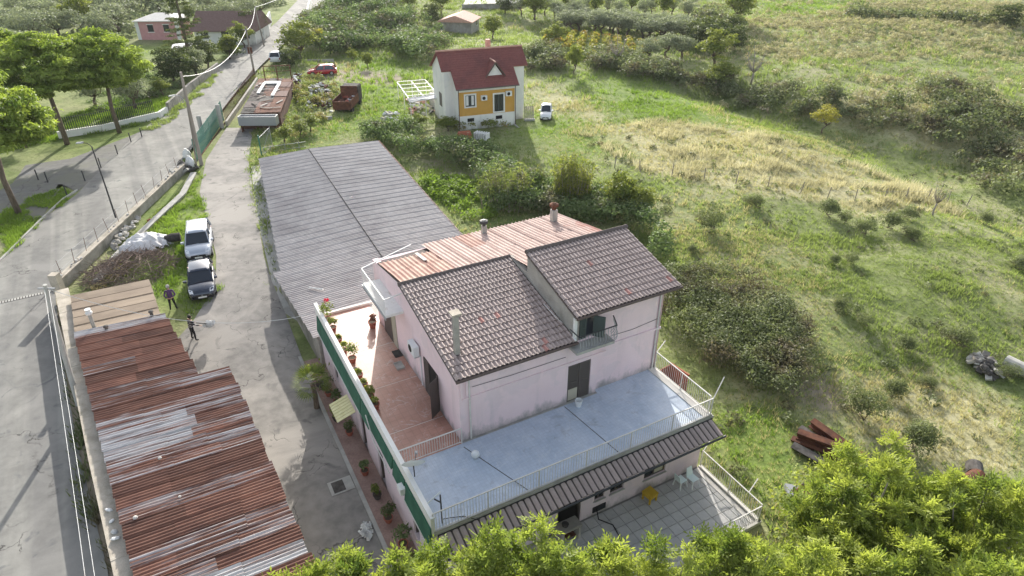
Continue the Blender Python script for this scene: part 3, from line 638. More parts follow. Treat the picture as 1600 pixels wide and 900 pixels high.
# balcony door with curved railing
o = hp('balcony_door', 'window_glass', MB().box(5.86, 6.82, .16, .2, 7.01, 8.14))
shutter(o, 5.86, 6.2, -.04, 7.02, 8.12, 'shutter_green'); MB().hexa([(6.55, -.05, 7.02), (6.6, -.05, 7.02), (6.95, -.4, 7.02), (6.9, -.42, 7.02)], [(6.55, -.05, 8.1), (6.6, -.05, 8.1), (6.95, -.4, 8.1), (6.9, -.42, 8.1)]).build('shutter', 'shutter_green', o)
bs = hp('balcony_slab', 'concrete', MB().box(5.3, 7.3, -.72, -.065, 6.78, 6.92))
rail = MB().bar((5.32, -.78, 7.78), (7.3, -.78, 7.78), .04).bar((7.3, -.78, 7.78), (7.62, -.06, 7.78), .04).bar((5.32, -.78, 7.78), (5.32, -.06, 7.78), .04)
ro = rail.build('balcony_rail', 'dark_metal', bs)
bal = MB().tube([(0, .08, 0), (0, -.06, .2), (0, -.10, .38), (0, -.02, .62), (0, 0, .86)], .014, 5).mesh('baluster', MATS['grey_metal'])
for i in range(14): link('balcony_baluster', bal, bs, (5.36 + i * .148, -.78, 6.92))
for i in range(5): link('balcony_baluster', bal, bs, (7.34 + i * .07, -.68 + i * .15, 6.92), (0, 0, R(66)))
# left wall doors
o = hp('terrace_door', 'interior_dark', MB().box(-.004, .12, 2.3, 3.95, 3.61, 5.62))
shutter(o, 3.35, 3.95, -.05, 3.62, 5.6, 'shutter_brown', 'x'); shutter(o, 2.3, 2.42, -.05, 3.62, 5.6, 'shutter_brown', 'x')
MB().hexa([(-.06, 2.25, 3.62), (-.02, 2.3, 3.62), (-.55, 1.95, 3.62), (-.58, 1.9, 3.62)][::-1], [(-.06, 2.25, 5.6), (-.02, 2.3, 5.6), (-.55, 1.95, 5.6), (-.58, 1.9, 5.6)][::-1]).build('shutter', 'shutter_brown', o)
o = hp('terrace_door', 'interior_dark', MB().box(-.004, .12, 7.8, 9.7, 3.61, 6.0))
shutter(o, 7.8, 8.4, -.05, 3.62, 5.95, 'curtain', 'x'); shutter(o, 8.45, 9.7, -.06, 3.62, 5.95, 'shutter_brown', 'x')
# small side balcony under the sheet roof
bs = hp('side_balcony', 'white_paint', MB().box(-.9, -.001, 6.35, 9.9, 6.6, 6.74))
mb = MB().bar((-.88, 6.4, 7.6), (-.88, 9.85, 7.6), .05).bar((-.88, 9.85, 7.6), (2.2, 10.9, 7.75), .05).bar((-.88, 6.4, 7.6), (0.0, 6.4, 7.7), .05)
mb.build('balcony_handrail', 'white_paint', bs)
pe = MB().tube([(0, 0, 0), (0, 0, .86)], .012, 5).mesh('baluster', MATS['white_paint'])
for i in range(24): link('baluster', pe, bs, (-.88, 6.42 + i * .149, 6.74))
MB().box(-.95, -.9, 6.3, 9.95, 6.5, 6.62).build('fascia', 'grey_metal', bs)
# ---- roofs
def tile_mesh(name, mat, w, l):
    """one interlocking clay tile: a barrel and a flat, raised at its lower end"""
    prof = [(-.5, .0), (-.42, .004), (-.2, .004), (-.12, .03), (.0, .062), (.14, .075), (.28, .062), (.40, .03), (.5, .004)]
    vs = []
    for yy, dz in ((0, .05), (l * 1.1, .0)):
        for u, h in prof: vs.append((u * w, yy, h * (w / .235) + dz))
    k = len(prof); lip = [(u * w, .012, h * (w / .235) + .05 - .048) for u, h in prof]; vs += lip
    fs = [(i, i + 1, k + i + 1, k + i) for i in range(k - 1)] + [(2 * k + i, 2 * k + i + 1, i + 1, i) for i in range(k - 1)]
    mb = MB(); mb.add(vs, fs); return mb.mesh(name, mat)
def tiled_roof(name, x0, x1, y0, z0, y1, z1, cols, rows, stuff_from, mats, thick=.10, fascia='gutter_brown'):
    sl = math.atan2(z1 - z0, y1 - y0); L = math.hypot(y1 - y0, z1 - z0); nrm = Vector((0, -math.sin(sl), math.cos(sl))); d = Vector((0, math.cos(sl), math.sin(sl)))
    o = MB().hexa([(x0, y0, z0 - thick), (x1, y0, z0 - thick), (x1, y1, z1 - thick), (x0, y1, z1 - thick)], [(x0, y0, z0 - .004), (x1, y0, z0 - .004), (x1, y1, z1 - .004), (x0, y1, z1 - .004)]).build(name, 'clay_dark', house)
    w = (x1 - x0) / cols; l = L / rows; tm = [tile_mesh('tile', MATS[m], w, l) for m in mats]; rest = []
    k = 0
    for r in range(rows):
        for c in range(cols):
            p = Vector((x0 + (c + .5) * w, y0, z0)) + d * (r * l) + nrm * (.005 + .006 * random.random()); mi = 1 if random.random() < .012 else 0
            k += 1
            if k <= stuff_from: link('tile', tm[mi], o, p, (sl + random.uniform(-.02, .02), random.uniform(-.02, .02), random.uniform(-.035, .035)))
            else: rest.append((p, mi))
    if rest:
        src = tm[0]; mb = MB(); M = Matrix.Rotation(sl, 3, 'X'); vs = [v.co.copy() for v in src.vertices]; fs = [tuple(f.vertices) for f in src.polygons]
        for p, mi in rest: mb.add([M @ v + p for v in vs], fs)
        mb.build('upper_tiles', mats[0], o)['kind'] = 'stuff'
    MB().tube([(x0 - .02, y0 - .06, z0 - .03), (x1 + .02, y0 - .06, z0 - .03)], .065, 8).build('gutter', fascia, o)
    return o, d, nrm
RL, dl, nl = tiled_roof('low_roof', -.22, 5.58, -.27, 7.16, 5.95, 8.42, 29, 17, 300, ['clay_tile', 'clay_tile_red'])
mb = MB(); cap = MB().tube([(0, 0, 0), (.42, 0, .0)], [.11, .125], 8).mesh('ridge_tile', MATS['clay_dark'])
for i in range(15): link('ridge_tile', cap, RL, (-.25 + i * .39, 6.0, 8.45), (0, 0, R(random.uniform(-2, 2))))
RR, dr, nr = tiled_roof('tall_roof', 5.5, 11.28, -.27, 8.40, 4.15, 9.50, 29, 12, 300, ['clay_tile', 'clay_tile_red'])
for i in range(15): link('ridge_tile', cap, RR, (5.5 + i * .39, 4.2, 9.55), (0, 0, R(random.uniform(-2, 2))))
MB().box(5.47, 5.6, -.2, -.06, 7.25, 8.32).build('downpipe', 'white_paint', RR)
MB().tube([(5.53, -.25, 8.33), (5.53, -.17, 8.1), (5.53, -.17, 7.32), (5.5, -.3, 7.25)], .05, 8).build('downpipe', 'white_paint', RR)
MB().tube([(5.55, .9, 7.5), (5.3, 1.0, 7.75), (5.2, 2.0, 8.0)], .012, 5).build('cable', 'white_paint', RL)
# rear roof of pan sheets (its plane falls away from the ridge)
zb = lambda y: 8.42 - .165 * (y - 6.0)
def corr_sheet(parent, name, mat, org, u, v, lu, lv, wave, amp, zfun, nseg=6, nu=1, u_of_v=None):
    """corrugated sheet: waves run along u, stacked along v; zfun(x,y) gives its height in the parent's axes"""
    nw = max(1, round(lv / wave)); n = nw * nseg; V = []
    for i in range(n + 1):
        t = i / n * lv; ua, ub = (0, lu) if u_of_v is None else u_of_v(t)
        for j in range(nu + 1):
            s = ua + (ub - ua) * j / nu; x = org[0] + u[0] * s + v[0] * t; y = org[1] + u[1] * s + v[1] * t
            V.append((x, y, zfun(x, y) + amp * math.cos(2 * math.pi * nw * i / n)))
    k = nu + 1; F = [(i * k + j, i * k + j + 1, (i + 1) * k + j + 1, (i + 1) * k + j) for i in range(n) for j in range(nu)]
    me = bpy.data.meshes.new(name); me.from_pydata(V, [], F); me.materials.append(MATS[mat])
    for p in me.polygons: p.use_smooth = True
    return link(name, me, parent)
rr = hp('rear_roof', 'clay_dark', MB().hexa([(.0, 6.1, 8.2), (5.6, 6.1, 8.2), (5.6, 10.9, 7.42), (.0, 10.0, 7.55)], [(.0, 6.1, 8.3), (5.6, 6.1, 8.3), (5.6, 10.9, 7.52), (.0, 10.0, 7.65)]).hexa([(5.8, 4.25, 8.5), (11.4, 4.25, 8.5), (11.4, 10.95, 7.42), (5.8, 10.9, 7.42)], [(5.8, 4.25, 8.6), (11.4, 4.25, 8.6), (11.4, 10.95, 7.52), (5.8, 10.9, 7.52)]))
# ribs run down the slope (along y): sheets side by side along x
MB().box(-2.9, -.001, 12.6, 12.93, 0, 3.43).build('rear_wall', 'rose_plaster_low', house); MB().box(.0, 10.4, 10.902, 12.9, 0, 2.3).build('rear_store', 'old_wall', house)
for i in range(11):
    x0 = -.05 + i * .942 if i < 6 else 5.63 + (i - 6) * 1.16; sw_ = .97 if i < 6 else 1.19
    ya = 6.12 if i < 6 else 4.22; yb = 9.55 if x0 < 1.9 else 10.95; ym = (ya + yb) / 2 + random.uniform(-.3, .3)
    mt = 'pan_sheet_red' if x0 < 1.9 else 'pan_sheet'
    for ys_, ye in ((ya, ym + .08), (ym, yb)):
        corr_sheet(rr, 'roof_sheet', mt if random.random() < .93 else 'pan_sheet_red', (x0, ys_), (0, 1), (1, 0), ye - ys_, sw_, .24, .042, lambda x, y, q=ys_: zb(y) + (.022 if q == ya else 0.0))
MB().bar((1.98, 9.5, 7.93), (1.98, 8.2, 8.13), .16, .06).build('flashing', 'screed', rr)
box('infill_wall', 'grey_render', house, 5.6, 5.8, 4.2, 6.1, 7.3, 8.46)
# chimneys
ch = hp('chimney', 'grey_render', MB().box(.34, .56, .95, 1.17, 7.3, 9.35)); MB().box(.24, .66, .84, 1.26, 9.45, 9.52).box(.3, .36, .9, .96, 9.35, 9.45).box(.54, .6, .9, .96, 9.35, 9.45).box(.3, .36, 1.15, 1.21, 9.35, 9.45).box(.54, .6, 1.15, 1.21, 9.35, 9.45).build('chimney_cap', 'wall_cap', ch)
MB().box(.28, .62, .89, 1.23, 7.32, 7.48).build('chimney_collar', 'clay_dark', ch)
ch = hp('chimney', 'concrete', MB().box(6.25, 6.5, 10.3, 10.55, 7.5, 8.15)); MB().lathe((6.37, 10.42, 8.15), [(.1, 0), (.1, .12), (.24, .16), (.22, .3), (.05, .36)], 12).build('chimney_cap', 'dark_metal', ch)
ch = hp('chimney', 'concrete', MB().box(10.3, 10.62, 9.5, 9.82, 7.6, 8.55)); MB().lathe((10.46, 9.66, 8.55), [(.13, 0), (.13, .18), (.28, .22), (.26, .34), (.05, .42)], 12).build('chimney_cap', 'rust_iron', ch)
# lean-to of ribbed panels over the patio wall
aw = hp('canopy_roof', 'clay_dark', MB().hexa([(-2.8, -4.74, 3.1), (10.72, -4.74, 3.1), (10.72, -3.96, 3.38), (-2.8, -3.96, 3.38)], [(-2.8, -4.74, 3.13), (10.72, -4.74, 3.13), (10.72, -3.96, 3.41), (-2.8, -3.96, 3.41)]))
pan = MB(); k = 6
vs = [(u, y, z + .035 * math.sin(math.pi * j / k)) for y, z in ((-4.78, 3.14), (-3.96, 3.43)) for j, u in enumerate([i * .215 / k for i in range(k + 1)])]
vs += [(u, -4.78, 3.12) for u in [i * .215 / k for i in range(k + 1)]]
fs = [(j, j + 1, k + 2 + j, k + 1 + j) for j in range(k)] + [(2 * k + 2 + j, 2 * k + 3 + j, j + 1, j) for j in range(k)]
pme = MB().add(vs, fs).mesh('canopy_panel', MATS['clay_tile'])
for i in range(48): link('canopy_panel', pme, aw, (-2.78 + i * .2815, random.uniform(-.01, .01), random.uniform(-.006, .006)))
MB().tube([(-2.85, -4.84, 3.10), (10.78, -4.84, 3.09)], .05, 8).build('gutter', 'dark_metal', aw)
MB().box(-2.8, 10.72, -3.98, -3.955, 3.36, 3.5).build('flashing', 'dark_metal', aw)
MB().tube([(.45, -.05, 6.95), (.45, -.05, 3.62)], .04, 8).build('downpipe', 'rail_paint', house); MB().tube([(10.5, .13, 8.2), (10.5, .13, 3.64)], .04, 8).build('downpipe', 'rail_paint', house)
MB().tube([(.6, -.02, 6.4), (2.5, -.02, 6.32), (5.2, -.02, 6.3)], .012, 5).build('wall_cable', 'junk_dark', house); MB().tube([(7.3, .165, 6.5), (9.0, .165, 6.45), (10.6, .165, 6.6)], .012, 5).build('wall_cable', 'junk_dark', house)
# outside unit and wall lamp on the gable
ac = empty('air_conditioner', HL(-.01, 4.75, 5.35), PHI, 'white air conditioner unit mounted high on the rose gable wall', 'air conditioner')
MB().box(-.34, -.05, -.4, .4, 0, .56).build('case', 'white_plastic', ac, bevel=.02); MB().lathe((0, 0, 0), [(.2, 0), (.2, .012)], 20).build('fan_grille', 'interior_dark', ac).rotation_euler = (0, R(-90), 0)
ac.children[-1].location = (-.342, .08, .28); MB().box(-.3, -.001, -.36, -.32, -.06, 0).box(-.3, -.001, .32, .36, -.06, 0).build('bracket', 'grey_metal', ac); MB().box(-.05, -.002, -.42, -.36, -1.7, 0).build('pipe_cover', 'white_plastic', ac)
# things standing on the terraces
def pot(x, y, z, r, h, plant, ph, label, leaf='tree_mid', grp='potted plants along the terrace parapet', world=False):
    loc = (x, y, z) if world else HL(x, y, z)
    t = empty('potted_plant', loc, 0, label, 'potted plant', grp)
    MB().lathe((0, 0, 0), [(r * .7, 0), (r, h * .85), (r * 1.1, h * .86), (r * 1.1, h), (r * .95, h), (r * .9, h * .9)], 12).build('pot', plant, t)
    MB().lathe((0, 0, h * .86), [(r * .9, 0), (r * .85, .02)], 10).build('soil', 'soil', t)
    if ph:
        bl = [(random.uniform(-1, 1) * r * .5, random.uniform(-1, 1) * r * .5, h + ph * random.uniform(.3, .85), ph * .38) for _ in range(4)]
        V, F, ti = blob_leaves(bl, 40, .12 + ph * .06, .4); link('leaves', fastmesh('leaves', V, F, leaf, ti), t)
    return t
PL = [(-2.6, 9.7, .17, .34, .25, 'terracotta pot with pale soil, nearest the flowering pots on the red terrace'), (-2.6, 8.7, .15, .3, .4, 'potted green shrub second after the flowering pots on the red terrace'), (-2.45, 7.8, .2, .3, .75, 'tall spiky potted plant midway along the terrace parapet'),
      (-2.6, 6.95, .16, .2, .0, 'shallow grey bowl beside the tall spiky potted plant'), (-2.55, 6.3, .17, .32, .25, 'dark red pot just after the grey bowl on the terrace'), (-2.55, 5.5, .16, .3, .3, 'dark red pot between the dark red pot and the bushy yellow-green plant'),
      (-2.55, 4.6, .17, .25, .5, 'bushy yellow-green potted plant by the terrace parapet'), (-2.55, 3.8, .17, .34, .35, 'last dark pot of the parapet row, towards the blue terrace'), (-2.6, 12.0, .2, .3, .9, 'big leafy potted plant with red flower at the end of the terrace'), (-2.55, 11.0, .18, .3, .6, 'yellow-green feathery potted plant beside the red flowering pot')]
for i, (x, y, r, h, ph, lab) in enumerate(PL):
    t = pot(x, y, 3.603, r, h, 'terracotta_pot' if i != 3 else 'concrete', ph, lab, ['tree_mid', 'tree_bright', 'cane_leaf'][i % 3])
    if i == 8:
        V, F, ti = blob_leaves([(.1, .1, 1.35, .16)], 40, .12); link('flower', fastmesh('flower', V, F, 'flower_red', ti), t)
pot(-.55, 10.35, 3.603, .22, .4, 'terracotta_pot', .35, 'dark red pot standing alone beside the shuttered terrace door', 'bush_red', 'pots by the door')
m = MB().box(-.42, -.02, 7.1, 7.7, 3.604, 3.64).build('door_mat', 'junk_dark'); m.location = (H0.x, H0.y, 0); m.rotation_euler = (0, 0, PHI); tag(m, 'dark rectangular mat on the red terrace floor', 'mat')
t = empty('plant_tray', HL(-.5, 6.35, 3.603), PHI, 'grey rectangular tray lying on the red terrace by the house wall', 'tray'); MB().box(-.2, .2, -.3, .3, 0, .02).box(-.2, -.17, -.3, .3, .02, .09).box(.17, .2, -.3, .3, .02, .09).box(-.17, .17, -.3, -.27, .02, .09).box(-.17, .17, .27, .3, .02, .09).build('tray', 'concrete', t)
t = empty('bucket', HL(5.75, -.45, 3.603), 0, 'white plastic bucket standing by the brown terrace shutters', 'bucket'); MB().lathe((0, 0, 0), [(.13, 0), (.17, .3), (.18, .3), (.18, .33), (.15, .33), (.13, .12)], 16).build('pail', 'white_plastic', t); MB().tube([(-.17, 0, .31), (-.1, .1, .42), (.1, .1, .42), (.17, 0, .31)], .008, 5).build('handle', 'grey_metal', t)
t = empty('garden_light', HL(.12, -1.15, 3.603), 0, 'round white globe lying on the blue terrace', 'globe'); MB().lathe((0, 0, 0), [(.04, .0), (.13, .06), (.18, .17), (.16, .28), (.08, .35), (.01, .36)], 16).build('globe', 'white_plastic', t, smooth=True); MB().lathe((0, 0, 0), [(.1, 0), (.1, .03)], 12).build('base', 'concrete', t)
t = empty('satellite_dish', HL(-2.78, -1.55, 4.47), 0, 'white satellite dish on a bracket on the terrace parapet', 'satellite dish')
d = MB().lathe((0, 0, 0), [(.02, -.1), (.2, -.085), (.36, -.045), (.46, 0), (.47, .008), (.36, -.03), (.2, -.07), (.02, -.085)], 24).build('reflector', 'white_plastic', t, smooth=True); d.location = (.05, .1, .45); d.rotation_euler = (R(-55), R(-18), 0)
MB().tube([(.1, -.15, 0), (.1, -.15, .35), (.06, .05, .42)], .025, 6).build('mast', 'dark_metal', t); MB().tube([(.05, .2, .2), (.1, .62, .5)], .014, 5).build('feed_arm', 'dark_metal', t); MB().box(.06, .14, .58, .68, .46, .56).build('receiver', 'grey_metal', t)
t = empty('tv_aerial', HL(-2.45, -3.6, 3.603), 0, 'small panel aerial on a short mast at the blue terrace corner', 'aerial'); MB().tube([(0, 0, 0), (0, 0, 1.5)], .03, 6).build('mast', 'dark_metal', t)
d = MB().box(-.02, .02, -.3, .3, -.14, .14).build('panel', 'white_plastic', t); d.location = (-.25, .1, 1.25); d.rotation_euler = (R(20), R(30), R(-40)); MB().bar((0, 0, 1.1), (-.25, .08, 1.2), .04).build('bracket', 'dark_metal', t)
MB().tube([(0, 0, .2), (.3, .2, .05), (.8, .3, .02), (1.4, .1, .02)], .015, 5).build('cable', 'black_rubber', t)
# awning of straw coloured slats above a side door
t = empty('slat_canopy', HL(-3.17, 6.1, 2.5), PHI, 'straw coloured ribbed canopy jutting from the rose side wall', 'canopy')
for i in range(7): MB().hexa([(-.95, -.75 + i * .215, -.3), (-.02, -.75 + i * .215, 0), (-.02, -.57 + i * .215, 0), (-.95, -.57 + i * .215, -.3)], [(-.95, -.75 + i * .215, -.27), (-.02, -.75 + i * .215, .03), (-.02, -.57 + i * .215, .03), (-.95, -.57 + i * .215, -.27)]).build('slat', 'straw_plastic', t)
MB().bar((-.9, -.76, -.31), (-.9, .72, -.31), .04).bar((-.1, -.76, -.06), (-.1, .72, -.06), .04).build('frame', 'grey_metal', t)

# ================================================================== PATIO
pat = MB().box(2.0, 10.86, -7.35, -3.601, -.25, .07).build('patio', 'grout'); pat.location = (H0.x, H0.y, 0); pat.rotation_euler = (0, 0, PHI); tag(pat, kind='structure')
tme = MB().box(.012, .503, .012, .503, 0, .03).mesh('floor_tile', MATS['patio_tile'])
for i in range(17):
    for j in range(7): link('floor_tile', tme, pat, (2.02 + i * .515, -7.3 + j * .515, .071 + random.uniform(-.002, .002)))
MB().box(-2.9, 2.0, -7.35, -3.601, -.25, .06).build('patio_screed', 'concrete', pat)
MB().box(10.78, 10.95, -7.5, -3.65, -.25, .2).box(10.5, 10.74, -7.3, -3.7, .102, .125).box(-2.9, 10.95, -7.52, -7.36, -.25, .2).build('patio_kerb', 'screed', pat)
railing(pat, (10.87, -7.4), (10.87, -3.68), .2, .95, .12); railing(pat, (2.5, -7.44), (10.8, -7.44), .2, .95, .12)
MB().bar((10.87, -3.7, 1.15), (11.6, -3.4, 1.35), .04).bar((10.87, -6.6, 1.15), (11.7, -6.3, 1.3), .04).build('rail_arm', 'rail_paint', pat)
def plastic_chair(loc, rz, label):
    t = empty('plastic_chair', loc, rz, label, 'chair', 'plastic chairs on the patio')
    MB().box(-.21, .21, -.21, .21, .41, .44).build('seat', 'mint_plastic', t, bevel=.01)
    MB().hexa([(-.2, .19, .44), (.2, .19, .44), (.2, .23, .44), (-.2, .23, .44)], [(-.16, .3, .86), (.16, .3, .86), (.16, .33, .86), (-.16, .33, .86)]).build('backrest', 'mint_plastic', t)
    for sx in (-1, 1):
        for sy in (-1, 1): MB().bar((sx * .18, sy * .18, .41), (sx * .23, sy * .23, 0), .045).build('leg', 'white_plastic', t)
plastic_chair(HL(9.75, -4.35, .102), PHI + R(5), 'pale mint plastic chair with tall back on the patio'); plastic_chair(HL(9.2, -4.15, .102), PHI + R(95), 'pale plastic chair turned sideways against the other mint chair')
t = empty('stool_table', HL(7.42, -4.12, .102), PHI + R(8), 'square mustard yellow stool by the patio wall', 'stool'); MB().box(-.27, .27, -.27, .27, .45, .5).box(-.25, .25, -.25, .25, .3, .45).build('top', 'mustard_box', t)
for sx in (-1, 1):
    for sy in (-1, 1): MB().box(sx * .21 - .035, sx * .21 + .035, sy * .21 - .035, sy * .21 + .035, 0, .3).build('leg', 'mustard_box', t)
t = empty('barbecue', HL(3.0, -4.15, .08), PHI, 'old stone barbecue counter under the ribbed canopy', 'barbecue'); MB().box(-.55, .5, -.3, .3, .8, .92).build('worktop', 'stone', t, bevel=.03)
MB().box(-.5, -.38, -.25, .25, 0, .8).box(.36, .46, -.25, .25, 0, .8).box(-.38, .36, .1, .25, 0, .8).build('base', 'old_wall', t); MB().box(-.3, .25, -.2, .1, .3, .34).build('shelf', 'rust_iron', t); MB().lathe((-.2, 0, .92), [(.12, 0), (.16, .12), (.14, .12)], 10).build('bowl', 'junk_dark', t)
hs = MB().tube([HL(4.75, -3.7, .55), HL(4.72, -3.95, .12), HL(5.1, -4.5, .12), HL(4.95, -5.3, .12), HL(4.1, -5.8, .12), HL(3.6, -6.3, .12), HL(3.6, -7.1, .12)], .025, 6).build('garden_hose', 'black_rubber'); tag(hs, 'black garden hose curling over the patio from the wall tap', 'hose')
t = empty('wall_grate', HL(4.95, -3.6, .25), PHI, 'small dark iron grate low in the patio wall', 'grate'); MB().box(-.35, .35, -.03, -.002, 0, .32).build('recess', 'interior_dark', t)
for i in range(5): MB().box(-.35, .35, -.06, -.031, .02 + i * .07, .04 + i * .07).build('bar', 'dark_metal', t)

# ================================================================== GREY ANNEXE with its corrugated roof
ann = empty('annexe', (H0.x, H0.y, 0), PHI, 'long low annexe under a grey corrugated roof behind the rose house', 'outbuilding')
bl = lambda a: -3.28 + (a - 22.0) * (2.88 / 23.3) if a > 21.8 else -3.77 + (21.8 - a) * .056
br = lambda a: 9.8 + (a - 21.7) * (1.6 / 22.3)
bmid = lambda a: 3.27 + (a - 21.3) * .044
def zann(b, a):
    t = (b - bmid(a)); return 2.42 - abs(t) * .04
wv = .225; rows = 36; a0 = 13.0; lv = wv * 4
for r in range(rows):
    a = a0 + r * lv
    l_, r_ = bl(a + lv / 2), br(a + lv / 2); m_ = bmid(a + lv / 2)
    if True:
        q = (l_ + m_) / 2 + random.uniform(-.1, .1); cuts = [l_, q, m_ + .03, (m_ + r_) / 2 + random.uniform(-.1, .1), r_]
    for c0, c1 in zip(cuts[:-1], cuts[1:]):
        lift = (.012 if c0 > m_ - .5 else 0.0) + random.uniform(0, .003)
        corr_sheet(ann, 'roof_sheet', 'fibre_cement', (c0 - .06, a), (1, 0), (0, 1), c1 - c0 + .12, lv, wv, .03, lambda x, y, L=lift: zann(x, y) + L)
poly = [(bl(13) + .15, 12.96), (bl(21) + .15, 21.7), (bl(22) + .15, 21.9), (bl(45) + .15, 45.2), (br(45) - .15, 45.2), (br(13) - .15, 12.96)]
MB().prism([(x, y) for x, y in poly][::-1], -.3, 2.02).build('walls', 'old_wall', ann)
MB().bar((br(13), 13, 2.12), (br(45.4), 45.4, 2.12), .1, .12).build('eaves_board', 'rust_iron', ann)
MB().bar((bmid(13), 13, 2.455), (bmid(45.3), 45.3, 2.455), .05, .02).build('ridge_flashing', 'dark_seam', ann)
p = MB().tube([HL(-2.2, 18.6, 2.33), HL(-1.5, 17.8, 2.4)], .05, 6).build('white_pipe', 'white_paint'); tag(p, 'short white pipe lying on the grey corrugated roof', 'pipe')
# ================================================================== RUSTY SHED by the road
SO = P(118, 525, 2.8); su = Vector((.857, .515)); sv_ = Vector((.515, -.857))
shed = empty('rusty_shed', (SO.x, SO.y, 0), math.atan2(su.y, su.x), 'long shed roofed with rusty corrugated iron between road and yard', 'shed')
# local axes: x along u (ribs), y = -v (towards the yard's far end)
sl_ = lambda v: .074 * v; srr = lambda v: 4.45 + .11 * v if v < 7.45 else 6.7 + .02 * (v - 7.5)
zs_ = lambda x, y: 2.92 - .05 * x
rowh = .8; PAT = ['L', 'F', 'F', 'F', 'F', 'F', 'F', 'F', 'M', 'M', 'F', 'M', 'L', 'L', 'L', 'M', 'M', 'F', 'F', 'M', 'F', 'F', 'M', 'M', 'F', 'L', 'F', 'M', 'M', 'F', 'L', 'F']
for r in range(32):
    v = -.1 + r * rowh; l_, q = sl_(v + .4), srr(v + .4); n = 2 if q - l_ < 5.5 else 3
    cuts = [l_ + (q - l_) * i / n for i in range(n + 1)]
    for i in range(n):
        if i and i < n: cuts[i] += random.uniform(-.4, .4)
    for i, (c0, c1) in enumerate(zip(cuts[:-1], cuts[1:])):
        m = PAT[r]
        if m in 'FM' and random.random() < .15: m = random.choice('FM')
        if m == 'L' and r > 1 and i == n - 1 and random.random() < .5: m = 'M'
        lift = .009 * (r % 2) + .018 * (n - i) + random.uniform(0, .01)
        tw = random.uniform(-.006, .006)
        corr_sheet(shed, 'roof_sheet', {'L': 'rust_light', 'F': 'rust_full', 'M': 'rust_mixed'}[m], (c0 - (.05 if i == 0 else .12), -v - rowh - .03), (1, 0), (0, 1), c1 - c0 + .2 + (random.uniform(0, .12) if i == n - 1 else 0), rowh + .05, .16, .036, lambda x, y, L=lift, T=tw: zs_(x, y) + L + T * x, 5)
MB().prism([(.25, .2), (sl_(25) + .3, -25), (srr(25) - .3, -25), (srr(8) - .3, -7.7), (srr(7) - .35, -7.7), (4.2, .2)], -.05, 2.5).build('walls', 'old_wall', shed)
for j in range(5):
    y0 = .02 + j * 1.0
    MB().hexa([(-.0 - .02 * j, y0, 2.80), (4.35 - .02 * j, y0, 2.66), (4.3 - .02 * j, y0 + 1.03, 2.67), (-.05 - .02 * j, y0 + 1.03, 2.81)], [(-.0 - .02 * j, y0, 2.85 + .015 * (j % 2)), (4.35 - .02 * j, y0, 2.71 + .015 * (j % 2)), (4.3 - .02 * j, y0 + 1.03, 2.72 + .015 * (j % 2)), (-.05 - .02 * j, y0 + 1.03, 2.86 + .015 * (j % 2))]).build('felt_sheet', 'felt', shed); MB().bar((-.02 * j, y0 + .02, 2.875 + .015 * (j % 2)), (4.3 - .02 * j, y0 + .02, 2.735 + .015 * (j % 2)), .05, .012).build('felt_lap', 'soil', shed)
MB().prism([(.2, .2), (4.1, .2), (4.0, 4.9), (.1, 4.9)], -.05, 2.6).build('walls', 'old_wall', shed)
fl = MB().tube([(.95, .35, 2.7), (.95, .35, 3.75)], .1, 10).build('flue', 'concrete', shed); MB().lathe((.95, .35, 3.75), [(.17, 0), (.19, .1), (.1, .22), (.16, .26), (.16, .32)], 12).build('flue_cap', 'white_paint', fl)
for x, y in ((1.55, -.3), (3.9, .1)): MB().lathe((x, y, 2.8), [(.09, 0), (.09, .22), (.14, .24), (.13, .32), (.05, .35)], 12).build('vent', 'junk_dark', shed)
# loose stones lying on the roof and the wall
for i, (px, py, z, s) in enumerate(((212, 810, 2.95, .1), (250, 717, 2.92, .09), (281, 777, 2.9, .07))):
    me = MB().lathe((0, 0, 0), [(s * .6, 0), (s, s * .4), (s * .8, s * .9), (s * .2, s * 1.1)], 7).build('roof_stone', 'rubble'); me.location = P(px, py, z); me.rotation_euler = (0, 0, i); tag(me, ['pale stone weighing down the rusty sheets by the wall', 'small pale stone beside the grey sheets of the rusty roof', 'small pale stone in the middle of the rusty roof'][i], 'stone')

# ================================================================== WALLS ALONG THE ROAD
def wall_line(name, mat, pts, th, z0, z1, capmat=None, label=None, cat='wall', capw=.06):
    t = empty(name, (0, 0, 0), 0, label, cat)
    for a, b in zip(pts[:-1], pts[1:]):
        a = Vector(a[:2]); b = Vector(b[:2]); d = (b - a).normalized(); n_ = Vector((-d.y, d.x)) * th / 2
        n = max(1, int((b - a).length / 2.6))
        for i in range(n):
            p, q = a.lerp(b, i / n), a.lerp(b, (i + 1) / n)
            dz = random.uniform(-.02, .02)
            MB().prism([p - n_, q - n_ * 1.0, q + n_, p + n_], z0, z1 + dz).build('wall_panel', mat, t)
            if capmat:
                m_ = n_ * (1 + capw / th * 2); MB().prism([p - m_, q - m_, q + m_, p + m_], z1 + dz + .001, z1 + .08 + dz).build('coping', capmat, t)
    return t
wl = wall_line('retaining_wall', 'old_wall', [WALLP[0], WALLP[1]], .34, -.2, 1.62, 'wall_cap', 'grey concrete retaining wall with iron stakes between road and yard')
wall_line('lower_wall', 'stone', [P(150, 440, 1.1), P(180, 400, 1.1), P(285, 300, 1.2), P(302, 268, 1.2)], .4, -.2, 1.05, 'concrete', 'low crumbling stone wall at the foot of the retaining wall')
sw = wall_line('shed_wall', 'old_wall', CAPP, .62, -.2, capz - .08, 'wall_cap', 'thick plastered wall with pale coping along the rusty shed')
